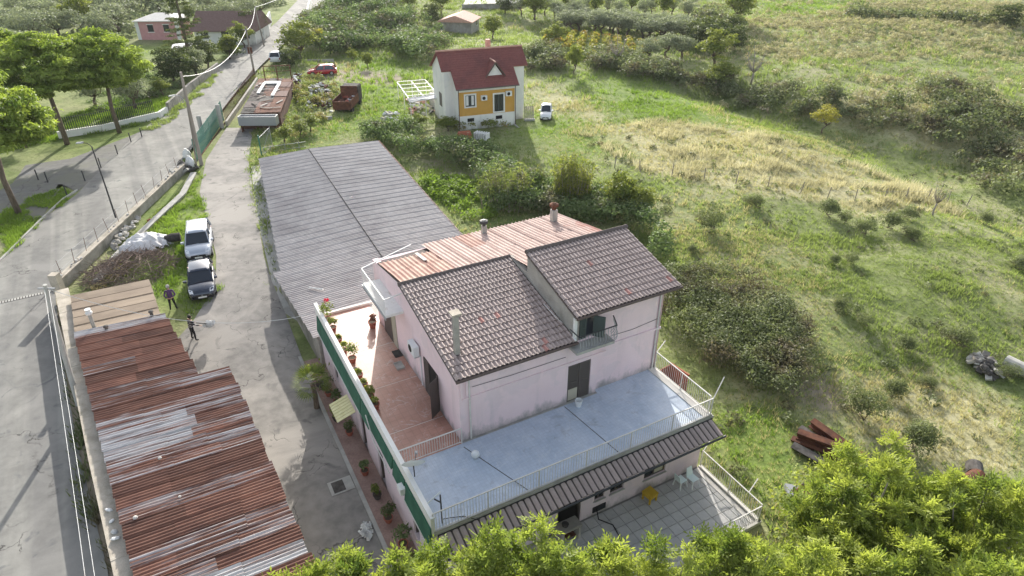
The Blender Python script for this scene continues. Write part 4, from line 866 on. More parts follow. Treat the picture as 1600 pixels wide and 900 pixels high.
# stakes with wires on the wall
for k in range(13):
    t = (k + .3) / 13; p = WALLP[0].lerp(WALLP[1], t); lean = random.uniform(-.12, .12)
    MB().tube([(p.x - .1, p.y, 1.6), (p.x - .1 + lean, p.y + lean * .5, 2.75)], .018, 5).build('stake', 'rust_iron', wl)
mb = MB()
for z in (2.0, 2.6):
    mb.tube([(WALLP[0].x - .1, WALLP[0].y, z), (WALLP[1].x - .1, WALLP[1].y, z)], .006, 4)
mb.build('wire', 'grey_metal', wl)
pl_ = MB().box(-.25, .25, -.25, .25, -.2, 3.2).build('brick_pillar', 'wall_cap'); pl_.location = P(100, 470, 1.2).xy.to_3d(); tag(pl_, 'squat plastered pillar where the shed wall meets the retaining wall', 'pillar')
# stones on top of the wall
for i in range(26):
    t = random.random(); p = WALLP[0].lerp(WALLP[1], t); s = random.uniform(.06, .13)
    o = MB().lathe((0, 0, 0), [(s * .7, 0), (s, s * .5), (s * .7, s)], 6).build('coping_stone', 'rubble', wl); o.location = (p.x + random.uniform(-.12, .12), p.y, 1.70); o.rotation_euler = (0, 0, i)
for i, (px, py) in enumerate(((170, 798), (175, 815), (179, 832), (181, 843))):
    s = (.13, .1, .12, .15)[i]; o = MB().lathe((0, 0, 0), [(s * .7, 0), (s, s * .4), (s * .75, s * .8), (s * .2, s)], 6).build('white_stone', 'junk_white'); o.location = P(px, py, capz + .01); o.rotation_euler = (.3 * i - .4, .25 - .2 * i, i * 1.3); o.scale = (1.3, .8 + .15 * i, .8); tag(o, ['first', 'second', 'third', 'fourth'][i] + ' white stone on the shed wall coping, counted towards the camera', 'stone', 'white stones on the shed wall')
# drain across the road
a, b = P(-30, 480, ZR), P(82, 455, ZR); d = (b - a).normalized(); n_ = Vector((-d.y, d.x, 0)) * .16
dg = empty('drain_channel', (0, 0, 0), 0, 'dark slotted drain channel across the road', 'drain'); MB().quad(*[(v.x, v.y, ZR + .017) for v in (a - n_, b - n_, b + n_, a + n_)]).build('channel', 'junk_dark', dg)
k = 24
for i in range(k):
    p, q = a.lerp(b, i / k), a.lerp(b, (i + .6) / k); MB().prism([p - n_ * .9, q - n_ * .9, q + n_ * .9, p + n_ * .9], ZR + .02, ZR + .035).build('slot_bar', 'concrete', dg)

# ================================================================== POLES AND CABLES
def pole(name, base, h, r, mat, label, lean=(0, 0)):
    t = empty(name, base, 0, label, 'pole'); MB().tube([(0, 0, -.3), (lean[0] * .5, lean[1] * .5, h / 2), (lean[0], lean[1], h)], [r, r * .85, r * .65], 10).build('shaft', mat, t); return t
B1 = G(315, 258); p1 = pole('utility_pole', B1, 9.0, .19, 'wood_pole', 'tall wooden utility pole with lamp beside the green gate', (0.15, .1))
MB().tube([(-.55, .1, 0), (-.2, .05, 3), (.05, .05, 6.6)], .07, 8).build('stay_pole', 'wood_pole', p1); MB().tube([(0, 0, 6.3), (-.5, .1, 6.8), (-1.0, .1, 6.85)], .03, 6).build('lamp_arm', 'grey_metal', p1)
MB().hexa([(-1.5, 0, 6.75), (-.95, .03, 6.8), (-.95, .2, 6.8), (-1.5, .2, 6.75)], [(-1.5, 0, 6.83), (-.95, .03, 6.92), (-.95, .2, 6.92), (-1.5, .2, 6.83)]).build('lamp_head', 'white_paint', p1)
B2 = P(397, 112, ZR); p2 = pole('utility_pole', B2, 6.3, .16, 'wood_pole', 'wooden utility pole beside the rusty roofed cabin'); MB().box(-.3, .3, -.12, .12, 2.6, 3.5).build('meter_box', 'rust_iron', p2); MB().bar((-.5, 0, 5.9), (.5, 0, 5.9), .1).build('crossarm', 'wood_pole', p2)
B3 = P(122, 632, ZR); p3 = pole('utility_pole', B3, 7.2, .14, 'concrete_pole', 'slender grey pole with twin cables beside the shed wall', (.85, 0)); MB().bar((.45, 0, 7.0), (1.25, 0, 7.0), .06).build('crossarm', 'grey_metal', p3)
B4 = P(413, 72, ZR); p4 = pole('utility_pole', B4, 6.5, .13, 'wood_pole', 'thin leaning pole by the white wall up the road', (-.4, 0))
def cable(a, b, sag, r, label, mat='white_paint', n=14):
    pts = []
    for i in range(n + 1):
        t = i / n; p = Vector(a).lerp(Vector(b), t); p.z -= sag * 4 * t * (1 - t); pts.append(p)
    o = MB().tube(pts, r, 5).build('overhead_cable', mat); tag(o, label, 'cable', 'overhead cables')
T1 = Vector((B1.x + .15, B1.y + .1, B1.z + 8.6)); T2 = Vector((B2.x, B2.y, B2.z + 5.9)); T3 = Vector((B3.x + .85, B3.y, B3.z + 7.0)); T4 = Vector((B4.x - .4, B4.y, B4.z + 6.3))
cable(T1, T2, 1.6, .03, 'sagging white cable from the tall pole to the cabin pole'); cable(T2, T4, .8, .03, 'white cable between the cabin pole and the leaning pole'); cable(T4, (-43, 190, 9), 1.0, .035, 'white cable running on up the far road')
E1, E2 = (T3 + (P(131, 900, 8.0) - T3) * 1.6), (T3 + (P(142, 900, 8.0) - T3) * 1.6)
cable(T3 + Vector((-.1, 0, 0)), E1, .3, .007, 'pale twin cable dropping over the road edge, on the road side'); cable(T3 + Vector((.1, 0, 0)), E2, .3, .007, 'pale twin cable dropping over the road edge, on the wall side')
cable(T3, P(490, 497, 3.6) + Vector((0, 0, .3)), 1.2, .012, 'thin cable crossing from the grey pole to the terrace')
# street lamp
LB = P(181, 340, 1.62); t = empty('street_lamp', LB, 0, 'thin dark street lamp rising from the retaining wall', 'street lamp'); MB().tube([(0, 0, 0), (0, 0, 3.0), (-.05, 0, 5.9)], [.07, .055, .04], 8).build('post', 'dark_metal', t)
MB().tube([(-.05, 0, 5.9), (-.3, 0, 6.15), (-.7, 0, 6.2)], .03, 6).build('arm', 'dark_metal', t); MB().hexa([(-1.1, -.12, 6.14), (-.6, -.1, 6.16), (-.6, .1, 6.16), (-1.1, .12, 6.14)], [(-1.1, -.1, 6.22), (-.6, -.08, 6.27), (-.6, .08, 6.27), (-1.1, .1, 6.22)]).build('head', 'grey_metal', t)
# short bollards of the pad
for i, (px, py) in enumerate(((105, 306), (133, 283), (158, 262), (184, 241), (222, 214), (205, 222), (75, 285), (60, 281))):
    b = P(px, py, ZR); t = empty('bollard', b, 0, 'short dark bollard, %s, edging the paved pad beside the road' % ['beside the verge kerb', 'next after the kerb bollard', 'midway along the pad', 'near the street lamp shadow', 'farthest along beside the white wall', 'second from the white wall', 'on the inner edge', 'innermost under the pines'][i], 'bollard', 'bollards edging the pad'); MB().tube([(0, 0, -.1), (0, 0, .95)], .055, 8).build('post', 'dark_metal', t); MB().lathe((0, 0, .95), [(.065, 0), (.05, .05), (.01, .07)], 8).build('cap', 'dark_metal', t)

# ================================================================== GATE, FENCES, GATE POSTS
GA, GB = G(308, 252), G(350, 188)
def slat_gate(name, a, b, h, mat, label, n, cat='gate'):
    t = empty(name, a, math.atan2(b.y - a.y, b.x - a.x), label, cat); L = (b.xy - a.xy).length; dz = b.z - a.z
    MB().bar((0, 0, .12), (L, 0, .12 + dz), .06).bar((0, 0, h - .1), (L, 0, h - .1 + dz), .06).bar((0, 0, h * .5), (L, 0, h * .5 + dz), .05).bar((0, 0, 0), (0, 0, h), .08).bar((L, 0, dz), (L, 0, h + dz), .08).bar((L / 2, 0, dz / 2), (L / 2, 0, h + dz / 2), .08).build('gate_frame', mat, t)
    me = MB().box(-L / n * .38, L / n * .38, -.045, -.032, .15, h).mesh('gate_slat', MATS[mat])
    for i in range(n): link('gate_slat', me, t, ((i + .5) * L / n, 0, dz * (i + .5) / n))
    return t
slat_gate('green_gate', GA, GB, 2.3, 'green_fence', 'tall green sheet metal sliding gate between road and driveway', 34)
mb = MB().bar((GA.x, GA.y, GA.z + .04), (GB.x + .2, GB.y + 1, GB.z + .04), .12, .05).build('gate_rail', 'rust_iron'); tag(mb, 'rusty floor rail under the green gate', 'rail')
for (px, py, h, lab) in ((347, 200, 2.6, 'grey concrete gate post standing next to the far end of the green gate'), (318, 216, 2.4, 'grey concrete gate post with a bracket behind the green gate')):
    b = G(px, py); t = empty('gate_post', b, 0, lab, 'gate post'); MB().tube([(0, 0, -.2), (0, 0, h)], .24, 10).build('post', 'concrete_pole', t); MB().lathe((0, 0, h), [(.26, 0), (.26, .06), (.1, .12)], 10).build('cap', 'concrete', t)
def picket(name, pts, z, h, step, mat, label, base=None, r=.014, rails=2):
    t = empty(name, (0, 0, 0), 0, label, 'fence'); me = MB().tube([(0, 0, 0), (0, 0, h)], r, 5).mesh('picket', MATS[mat])
    for a, b in zip(pts[:-1], pts[1:]):
        a = Vector((a[0], a[1], z)); b = Vector((b[0], b[1], z)); L = (b - a).length; n = int(L / step)
        for i in range(n): link('picket', me, t, a.lerp(b, (i + .5) / n))
        for k in range(rails): MB().bar(a + Vector((0, 0, h * (.12 + .78 * k / max(1, rails - 1)))), b + Vector((0, 0, h * (.12 + .78 * k / max(1, rails - 1)))), .035).build('rail', mat, t)
    return t
picket('roadside_railing', [P(352, 190, 1.2), P(400, 122, 1.2)], 1.2, 1.5, .45, 'rust_iron', 'thin rusty railing along the road beside the rusty cabin', r=.03)
wall_line('kerb_wall', 'grey_render', [P(354, 193, 1.2), P(402, 124, 1.2)], .25, .9, 1.45, None, 'low kerb wall under the rusty roadside railing')
wall_line('garden_wall', 'white_plaster', [P(92, 216, ZR), P(160, 205, ZR), P(250, 184, ZR), P(262, 176, ZR)], .3, ZR - .2, ZR + .7, None, 'low whitewashed wall with iron railing below the pines')
picket('garden_railing', [P(95, 216, ZR), P(160, 205, ZR), P(245, 185, ZR)], ZR + .7, 1.5, .21, 'dark_metal', 'black iron railing on the low white garden wall', r=.04)
wall_line('garden_wall', 'old_wall', [P(264, 175, ZR), P(300, 142, ZR), P(342, 110, ZR)], .3, ZR - .2, ZR + 1.1, None, 'weathered grey garden wall curving along the road')
wall_line('white_wall', 'white_paint', [P(413, 62, ZR), P(424, 35, ZR)], .3, ZR - .2, ZR + 2.2, None, 'tall white wall panel where the road bends uphill')
wall_line('white_wall', 'white_paint', [P(482, 28, ZR), P(488, 0, ZR)], .3, ZR - .2, ZR + 1.8, None, 'white roadside wall at the top of the road')
wall_line('yard_wall', 'concrete', [P(470, 196, .4), P(520, 190, .4)], .2, -.2, 1.1, None, 'low concrete wall below the rubbish heap by the cabin'); wall_line('yard_wall', 'concrete', [P(476, 100, .3), P(522, 99, .3)], .2, -.2, 1.0, None, 'low concrete wall behind the red car')
t = empty('wire_gate', P(410, 247, .6), 0, 'grey mesh gate with green post behind the annexe', 'gate'); MB().tube([(0, 0, 0), (0, 0, 2.4)], .07, 8).build('post', 'green_fence', t); MB().bar((0, 0, .2), (.1, 3.2, .3), .05).bar((0, 0, 2.1), (.1, 3.2, 2.2), .05).bar((.1, 3.2, .1), (.1, 3.2, 2.3), .05).bar((0, 0, .3), (.1, 3.2, 2.1), .03).build('gate_frame', 'grey_metal', t)
for i in range(12): MB().bar((.1 * i / 12, .13 + .26 * i, .25), (.1 * i / 12, .13 + .26 * i, 2.1), .015).build('wire_bar', 'grey_metal', t)
picket('wire_fence', [P(414, 246, .3), P(480, 238, .2)], .2, 1.3, 1.2, 'grey_metal', 'thin wire fence along the far end of the annexe roof', r=.03, rails=3)
# field fence of stakes across the slope
FP = [G(960, 262), G(1000, 270), G(1100, 282), G(1250, 303), G(1380, 313), G(1510, 322), G(1548, 326)]
t = empty('field_fence', (0, 0, 0), 0, 'line of thin wooden stakes with wire across the grassy slope', 'fence'); me = MB().tube([(0, 0, -.2), (.03, 0, 1.25)], [.055, .045], 6).mesh('stake', MATS['wood_pole']); prev = None
for a, b in zip(FP[:-1], FP[1:]):
    n = max(1, int((b - a).length / 2.3))
    for i in range(n):
        p = a.lerp(b, i / n); p.z = hz1(p.x, p.y); link('stake', me, t, p, (R(random.uniform(-8, 8)), R(random.uniform(-8, 8)), 0))
        if prev is not None: MB().tube([prev + Vector((0, 0, .9)), p + Vector((0, 0, .9))], .008, 4).build('wire', 'grey_metal', t)
        prev = p

# ================================================================== CABIN WITH RUSTY ROOF, RUBBISH, TRUCK
CA = [P(375, 176, 2.9), P(437, 174, 2.9), P(458, 122, 2.9), P(404, 122, 2.9)]
cb = empty('rusty_cabin', (0, 0, 0), 0, 'flat cabin with a patched rust brown roof beside the road railing', 'cabin')
MB().prism([p.xy.lerp(((CA[0] + CA[2]) / 2).xy, .03) for p in CA], .3, 2.75).build('walls', 'cabin_wall', cb)
for i in range(7):
    for j in range(3):
        f = lambda u, v: (CA[0].lerp(CA[1], u)).lerp(CA[3].lerp(CA[2], u), v); q = [f(j / 3, i / 7), f((j + 1.04) / 3, i / 7), f((j + 1.04) / 3, (i + 1.1) / 7), f(j / 3, (i + 1.1) / 7)]
        dz = random.uniform(0, .05) + .02 * (i % 2); MB().prism([v.xy for v in q], 2.76 + dz, 2.80 + dz).build('roof_sheet', random.choice(['rust_iron', 'roof_brown', 'junk_dark', 'clay_dark']), cb)
MB().prism([f(.18, .5).xy, f(.26, .5).xy, f(.30, .82).xy, f(.22, .82).xy], 2.92, 3.05).prism([f(.6, .42).xy, f(.68, .42).xy, f(.72, .8).xy, f(.64, .8).xy], 2.92, 3.05).prism([f(.24, .79).xy, f(.7, .79).xy, f(.71, .86).xy, f(.25, .86).xy], 2.921, 3.051).build('batten', 'white_paint', cb)
tr = empty('metal_trough', (((CA[0] + CA[1]) / 2).x, CA[0].y - .62, 1.75), R(1), 'open grey metal trough against the front of the rusty cabin', 'trough'); MB().box(-2.1, 2.1, -.5, -.42, 0, 1.0).box(-2.1, 2.1, .42, .5, 0, 1.0).box(-2.1, -2.02, -.42, .42, 0, 1.0).box(2.02, 2.1, -.42, .42, 0, 1.0).box(-2.1, 2.1, -.42, .42, 0, .06).build('tank', 'grey_metal', tr); MB().box(-2, -1.9, -.3, .3, -1.1, 0).box(1.9, 2, -.3, .3, -1.1, 0).build('support', 'rust_iron', tr)
for _i in range(16):
    q_ = f(random.uniform(.05, .9), random.uniform(.05, .95)); o_ = MB().box(-.7, .7, -.09, .09, 0, .05).build('loose_board', random.choice(['wood_pole', 'junk_dark', 'rust_iron', 'concrete']), cb); o_.location = (q_.x, q_.y, 2.92); o_.rotation_euler = (0, random.uniform(-.05, .05), random.uniform(0, 3.1))
MB().bar(P(415, 127, 2.9), P(415, 127, 2.9) + Vector((0, 0, 1.9)), .1).bar(P(435, 127, 2.9), P(435, 127, 2.9) + Vector((0, 0, 1.9)), .1).bar(P(456, 125, 2.9), P(456, 125, 2.9) + Vector((0, 0, 1.9)), .1).bar(P(415, 127, 2.9) + Vector((0, 0, 1.9)), P(456, 125, 2.9) + Vector((0, 0, 1.9)), .1).bar(P(415, 127, 2.9) + Vector((0, 0, 1.2)), P(456, 125, 2.9) + Vector((0, 0, 1.2)), .06).build('roof_railing', 'rust_iron', cb)
def rock_mesh(s, n=7): return [(s * .55, 0), (s, s * .35), (s * .9, s * .7), (s * .35, s)]
def heap(name, label, cat, poly, n, smin, smax, mats, hgt, piece, z=0.0):
    t = empty(name, (0, 0, 0), 0, label, cat); xs_ = [p[0] for p in poly]; ys_ = [p[1] for p in poly]; k = 0; cx, cy = sum(xs_) / len(xs_), sum(ys_) / len(ys_); rmax = max(math.hypot(x - cx, y - cy) for x, y in zip(xs_, ys_))
    while k < n:
        x, y = random.uniform(min(xs_), max(xs_)), random.uniform(min(ys_), max(ys_))
        if not inpoly(np.array([x]), np.array([y]), poly)[0]: continue
        s = random.uniform(smin, smax); k += 1; hh = hgt * max(0, 1 - (math.hypot(x - cx, y - cy) / rmax) ** 1.5) * random.uniform(.3, 1)
        mt = random.choice(mats)
        if random.random() < .5: m = MB().box(-s, s, -s * .5, s * .5, -s * .2, s * .2)
        else: m = MB().lathe((0, 0, 0), rock_mesh(s * .7), 6)
        o = m.build(piece, mt, t); o.location = (x, y, z + hh + hz1(x, y) * (z == 0)); o.rotation_euler = (random.uniform(-.6, .6), random.uniform(-.6, .6), random.uniform(0, 6.28))
    return t
heap('rubbish_heap', 'heap of white and grey rubbish between the cabin and the old truck', 'rubbish', PP([(482, 175), (520, 178), (512, 140), (488, 138)], .5), 110, .12, .5, ['junk_white', 'junk_white', 'rubble', 'junk_dark', 'rust_iron'], 1.0, 'junk_piece')
heap('scrap_heap', 'dark scrap piled along the cabin wall', 'scrap', PP([(456, 165), (468, 165), (472, 120), (460, 120)], .6), 60, .15, .45, ['junk_dark', 'rust_iron', 'junk_white'], .9, 'scrap_piece')
heap('pallet_scraps', 'scattered pale boards and plastic on the grass below the pergola', 'rubbish', PP([(590, 190), (625, 190), (622, 178), (600, 180)]), 26, .15, .5, ['junk_white', 'curtain', 'concrete'], .3, 'board')
# old red truck seen from the rear
tk = empty('old_truck', P(537, 182, .1), R(-3), 'old rust red truck parked nose away beside the rubbish heap', 'truck')
MB().box(-1.15, 1.15, -.2, 3.6, 1.0, 1.15).box(-1.15, -1.07, -.2, 3.6, 1.15, 2.0).box(1.07, 1.15, -.2, 3.6, 1.15, 2.0).box(-1.07, 1.07, 3.5, 3.6, 1.15, 2.9).build('bed', 'rust_iron', tk); MB().box(-1.1, 1.1, -.28, -.2, .9, 1.9).build('tailgate', 'rust_iron', tk); MB().box(-1.1, 1.1, 3.8, 5.6, .8, 2.8).build('cab', 'junk_dark', tk, bevel=.1); MB().box(-.9, .9, 3.78, 3.8, 2.0, 2.6).build('rear_window', 'window_glass', tk)
for x in (-.95, .95):
    for y in (.7, 4.6): MB().tube([(x - .15, y, .5), (x + .15, y, .5)], .5, 14).build('wheel', 'tyre', tk)
for i in range(14): o = MB().box(-.3, .3, -.2, .2, 0, .3).build('load', random.choice(['junk_white', 'rust_iron', 'junk_dark', 'terracotta_pot']), tk); o.location = (random.uniform(-.7, .7), random.uniform(.2, 3.2), 1.16 + random.uniform(0, .3)); o.rotation_euler = (random.uniform(-.3, .3), random.uniform(-.3, .3), random.uniform(0, 3))

# ================================================================== OCHRE HOUSE
PH2 = R(19.5); Y0 = P(804, 195, 0); oh = empty('ochre_house', (Y0.x, Y0.y, 0), PH2, 'ochre and white house with steep dark red roof and small dormer', 'house')
wall_with_holes('front_wall', 'ochre_plaster', oh, 'y', 0, .3, -6.83, 0, 1.65, 4.4, [(-6.05, -4.9, 2.72, 4.02), (-2.55, -1.4, 1.85, 3.85)])
MB().box(-6.83, 0, .001, .3, 4.401, 4.75).build('wall_band', 'white_plaster', oh); MB().box(-6.9, .06, -.06, .3, -.8, 1.649).build('basement_wall', 'white_plaster', oh)
MB().add([(-6.83, .3, -.5), (-6.83, 2.0, -.5), (-6.83, 2.0, 6.5), (-6.83, .3, 4.7), (-6.5, .3, -.5), (-6.5, 2.0, -.5), (-6.5, 2.0, 6.5), (-6.5, .3, 4.7)], [(3, 2, 1, 0), (4, 5, 6, 7), (2, 3, 7, 6)]).add([(0, .3, -.5), (0, 2.0, -.5), (0, 2.0, 6.5), (0, .3, 4.7), (-.3, .3, -.5), (-.3, 2.0, -.5), (-.3, 2.0, 6.5), (-.3, .3, 4.7)], [(0, 1, 2, 3), (7, 6, 5, 4), (6, 7, 3, 2)]).build('side_wall', 'white_plaster', oh)
MB().prism([(-8.0, 2.0), (1.9, 2.0), (1.9, 7.5), (-8.0, 7.5)], -.8, 6.4).build('rear_block', 'white_plaster', oh); MB().add([(-8.0, 2.0, 6.4), (-8, 7.5, 6.4), (-8, 4.0, 8.1), (1.9, 2.0, 6.4), (1.9, 7.5, 6.4), (1.9, 4.0, 8.1)], [(0, 2, 1), (3, 4, 5), (0, 3, 5, 2), (1, 2, 5, 4)]).build('gable', 'white_plaster', oh)
MB().box(-8.03, -8.001, 3.4, 4.6, 2.0, 3.6).build('side_window', 'shutter_brown', oh)
sl2 = (8.3 - 4.86) / 4.35
zr2 = lambda y: 4.86 + (y + .35) * sl2
rf = MB().add([(-7.2, -.35, zr2(-.35)), (.45, -.35, zr2(-.35)), (.45, 1.8, zr2(1.8)), (2.3, 1.8, zr2(1.8)), (2.3, 4.0, 8.3), (-8.3, 4.0, 8.3), (-8.3, 1.8, zr2(1.8)), (-7.2, 1.8, zr2(1.8))] + [(x, y, z - .14) for x, y, z in [(-7.2, -.35, zr2(-.35)), (.45, -.35, zr2(-.35)), (.45, 1.8, zr2(1.8)), (2.3, 1.8, zr2(1.8)), (2.3, 4.0, 8.3), (-8.3, 4.0, 8.3), (-8.3, 1.8, zr2(1.8)), (-7.2, 1.8, zr2(1.8))]],
    [(0, 1, 2, 3, 4, 5, 6, 7), tuple(range(15, 7, -1))] + [(i, 8 + i, 8 + (i + 1) % 8, (i + 1) % 8) for i in range(8)]).build('roof', 'roof_red_shingle', oh)
MB().hexa([(-8.3, 4.0, 8.16), (2.3, 4.0, 8.16), (2.3, 7.8, 5.9), (-8.3, 7.8, 5.9)], [(-8.3, 4.0, 8.3), (2.3, 4.0, 8.3), (2.3, 7.8, 6.04), (-8.3, 7.8, 6.04)]).build('rear_roof', 'roof_red_shingle', oh)
crs = MB()
for i in range(1, 17):
    y = -.35 + i * 4.35 / 17; xa, xb = (-7.2, .45) if y < 1.8 else (-8.3, 2.3); crs.hexa([(xa, y - .02, zr2(y - .02)), (xb, y - .02, zr2(y - .02)), (xb, y + .02, zr2(y + .02)), (xa, y + .02, zr2(y + .02))], [(xa, y - .02, zr2(y - .02) + .03), (xb, y - .02, zr2(y - .02) + .03), (xb, y + .02, zr2(y + .02) + .006), (xa, y + .02, zr2(y + .02) + .006)])
crs.build('roof_course', 'roof_red_shingle', rf); MB().tube([(-8.35, 4.0, 8.33), (2.35, 4.0, 8.33)], .11, 8).build('ridge', 'salmon_tile', rf)
dm = MB().add([(-3.0, .85, 5.85), (-1.25, .85, 5.85), (-2.12, .85, 7.1)], [(0, 1, 2)]).build('dormer', 'white_paint', oh)
MB().add([(-3.3, .62, 5.75), (-3.3 + .02, 1.0, 5.75), (-2.12, 2.7, zr2(2.7) + .05), (-2.12, .62, 7.3)], [(0, 3, 2, 1)]).add([(-.95, .62, 5.75), (-.97, 1.0, 5.75), (-2.12, 2.7, zr2(2.7) + .05), (-2.12, .62, 7.3)], [(1, 2, 3, 0)]).build('dormer_roof', 'roof_red_shingle', dm); MB().bar((-3.32, .6, 5.74), (-2.12, .6, 7.32), .1, .12).bar((-.93, .6, 5.74), (-2.12, .6, 7.32), .1, .12).build('barge_board', 'gutter_brown', dm); MB().tube([(-2.12, .6, 7.36), (-2.12, 2.7, zr2(2.7) + .1)], .09, 8).build('dormer_ridge', 'salmon_tile', dm)
for (a, b, c, d) in ((-6.05, -4.9, 2.72, 4.02), (-2.55, -1.4, 1.85, 3.85)):
    wn = MB().box(a, b, .12, .16, c, d).build('window' if c > 2 else 'door', 'window_glass', oh); MB().box(a - .17, a, -.05, .12, c - .15, d + .16).box(b, b + .17, -.05, .12, c - .15, d + .16).box(a, b, -.05, .12, d, d + .16).box(a, b, -.05, .12, c - .15, c).build('surround', 'white_paint', wn)
    MB().box(a, a + .06, .05, .12, c, d).box(b - .06, b, .05, .12, c, d).box((a + b) / 2 - .05, (a + b) / 2 + .05, .05, .12, c, d).box(a + .06, (a + b) / 2 - .05, .05, .12, d - .07, d).box((a + b) / 2 + .05, b - .06, .05, .12, d - .07, d).build('frame', 'shutter_green', wn)
    if c > 2: MB().box(a + .1, a + .4, .1, .118, c + .1, d - .1).box(b - .4, b - .1, .1, .118, c + .1, d - .1).build('curtain', 'white_paint', wn)
for x in (-5.9, -2.4): MB().box(x, x + .8, -.1, -.061, .95, 1.35).build('basement_vent', 'interior_dark', oh)
for x, z in ((-4.2, 3.35), (-1.15, 3.6)):
    a_ = MB().box(x, x + .7, -.35, -.002, z, z + .55).build('air_unit', 'white_plastic', oh); MB().tube([(x + .3, -.36, z + .27), (x + .3, -.352, z + .27)], .2, 14).build('fan', 'interior_dark', a_)
MB().tube([(-7.2, -.42, 4.8), (.45, -.42, 4.8)], .07, 8).tube([(.06, -.12, 4.7), (.06, -.12, -.6)], .05, 6).tube([(-6.88, -.1, 4.7), (-6.88, -.1, 0)], .05, 6).build('gutter', 'gutter_brown', oh); MB().box(-1.7, -1.2, 5.3, 5.9, 6.9, 9.0).build('chimney', 'salmon_tile', oh)
MB().prism([(.1, -.15), (.1, -1.5), (-.1, -1.5), (-.1, -.15)], -.3, .1).build('step', 'concrete', oh)
# pergola and clutter beside it
pg = empty('pergola', P(664, 180, 0), R(19), 'open white metal pergola frame beside the ochre house', 'pergola'); px0, px1, py0, py1 = -1.9, 1.9, -1.0, 7.5
for x in (px0, 0, px1):
    for y in (py0, 3.2, py1): MB().bar((x, y, 0), (x, y, 2.2), .08).build('post', 'white_paint', pg)
    MB().bar((x, py0, 2.25), (x, py1, 2.5), .1).build('beam', 'white_paint', pg)
for y in np.linspace(py0, py1, 6): MB().bar((px0, y, 2.35 + .25 * (y - py0) / 8.5), (px1, y, 2.35 + .25 * (y - py0) / 8.5), .07).build('rafter', 'white_paint', pg)
cv = MB().hexa([(-2.1, -1.3, 2.1), (2.0, -1.2, 2.3), (2.0, -.2, 2.45), (-2.1, -.5, 2.35)], [(-2.1, -1.3, 2.15), (2.0, -1.2, 2.45), (2.0, -.2, 2.6), (-2.1, -.5, 2.45)]).build('rolled_cover', 'tarp_white', pg)
heap('pergola_clutter', 'clutter of pale boxes stored under the pergola', 'clutter', PP([(640, 182), (690, 180), (680, 150), (636, 150)]), 60, .2, .55, ['junk_white', 'curtain', 'junk_dark', 'concrete', 'salmon_tile'], .6, 'box_piece')
st = empty('outdoor_stair', P(690, 178, 0), R(19), 'narrow concrete stair along the side of the ochre house', 'stair')
for i in range(8): MB().box(-.5, .5, i * .55, i * .55 + .55, 0, .2 + i * .22).build('step', 'concrete', st)
MB().bar((.55, -.2, .9), (.55, 4.4, 2.9), .05).bar((.55, -.2, 0), (.55, -.2, .9), .05).bar((.55, 4.4, 1.5), (.55, 4.4, 2.9), .05).build('handrail', 'dark_metal', st)
wt = empty('water_tank', P(726, 221, 0), R(15), 'rusty orange tank lying in the grass below the ochre house', 'tank'); MB().tube([(-.75, 0, .6), (-.65, 0, .6), (.65, 0, .6), (.75, 0, .6)], [.4, .6, .6, .4], 16).build('drum', 'orange_steel', wt); MB().box(-.5, -.4, -.4, .4, 0, .15).box(.4, .5, -.4, .4, 0, .15).build('cradle', 'rust_iron', wt)
cg = empty('white_crate', P(753, 219, 0), R(-25), 'white slatted crate tipped in the grass near the orange tank', 'crate')
for i in range(6): MB().box(-.8 + i * .29, -.68 + i * .29, -.45, .45, .02 + .05 * i, .9).build('slat', 'white_paint', cg)
MB().box(-.82, .86, -.47, -.45, .2, .3).box(-.82, .86, .45, .47, .2, .3).build('rail', 'white_paint', cg)
cg = empty('junk_rack', P(826, 188, 0), R(10), 'grey rack of planks leaning beside the ochre house wing', 'rack')
for i in range(5): MB().bar((-.5 + i * .25, -.3, 0), (-.4 + i * .25, .5, 1.6), .16, .05).build('plank', 'wood_pole', cg)
MB().box(-.6, .7, -.35, .1, 0, .25).build('base', 'concrete', cg)

# ================================================================== FAR HOUSES
def hip_house(name, base, rz, w, d, h, rh, wall, roof, label, over=.4, gable=False, wins=()):
    t = empty(name, base, rz, label, 'house'); MB().box(-w / 2, w / 2, -d / 2, d / 2, -.3, h).build('wall', wall, t); x, y = w / 2 + over, d / 2 + over
    k = x if gable else x - y * .8
    MB().add([(-x, -y, h), (x, -y, h), (x, y, h), (-x, y, h), (-k, 0, h + rh), (k, 0, h + rh), (-x, -y, h - .12), (x, -y, h - .12), (x, y, h - .12), (-x, y, h - .12)], [(0, 1, 5, 4), (2, 3, 4, 5), (1, 2, 5), (3, 0, 4), (6, 7, 1, 0), (7, 8, 2, 1), (8, 9, 3, 2), (9, 6, 0, 3), (9, 8, 7, 6)]).build('roof', roof, t)
    for (u, zc_, ww, wh) in wins:
        f = MB().box(u - ww / 2, u + ww / 2, -d / 2 - .03, -d / 2 - .001, zc_ - wh / 2, zc_ + wh / 2).build('window', 'window_glass', t); MB().box(u - ww / 2 - .12, u + ww / 2 + .12, -d / 2 - .06, -d / 2 - .031, zc_ + wh / 2, zc_ + wh / 2 + .12).box(u - ww / 2 - .12, u + ww / 2 + .12, -d / 2 - .08, -d / 2 - .031, zc_ - wh / 2 - .12, zc_ - wh / 2).build('surround', 'white_paint', f)
    return t
hh = hip_house('pink_house', P(250, 62, ZR) + Vector((0, 3, 0)), R(3), 7.0, 6.5, 3.3, .9, 'pink_plaster', 'screed', 'small pink house with white corners beyond the pines', .5, wins=((-1.2, 2, 1, 1.2), (1.6, 2, 1, 1.2)))
for sx in (-1, 1): MB().box(sx * 3.5 - .3, sx * 3.5 + .3, -3.31, -2.8, -.2, 3.28).build('quoin', 'white_paint', hh)
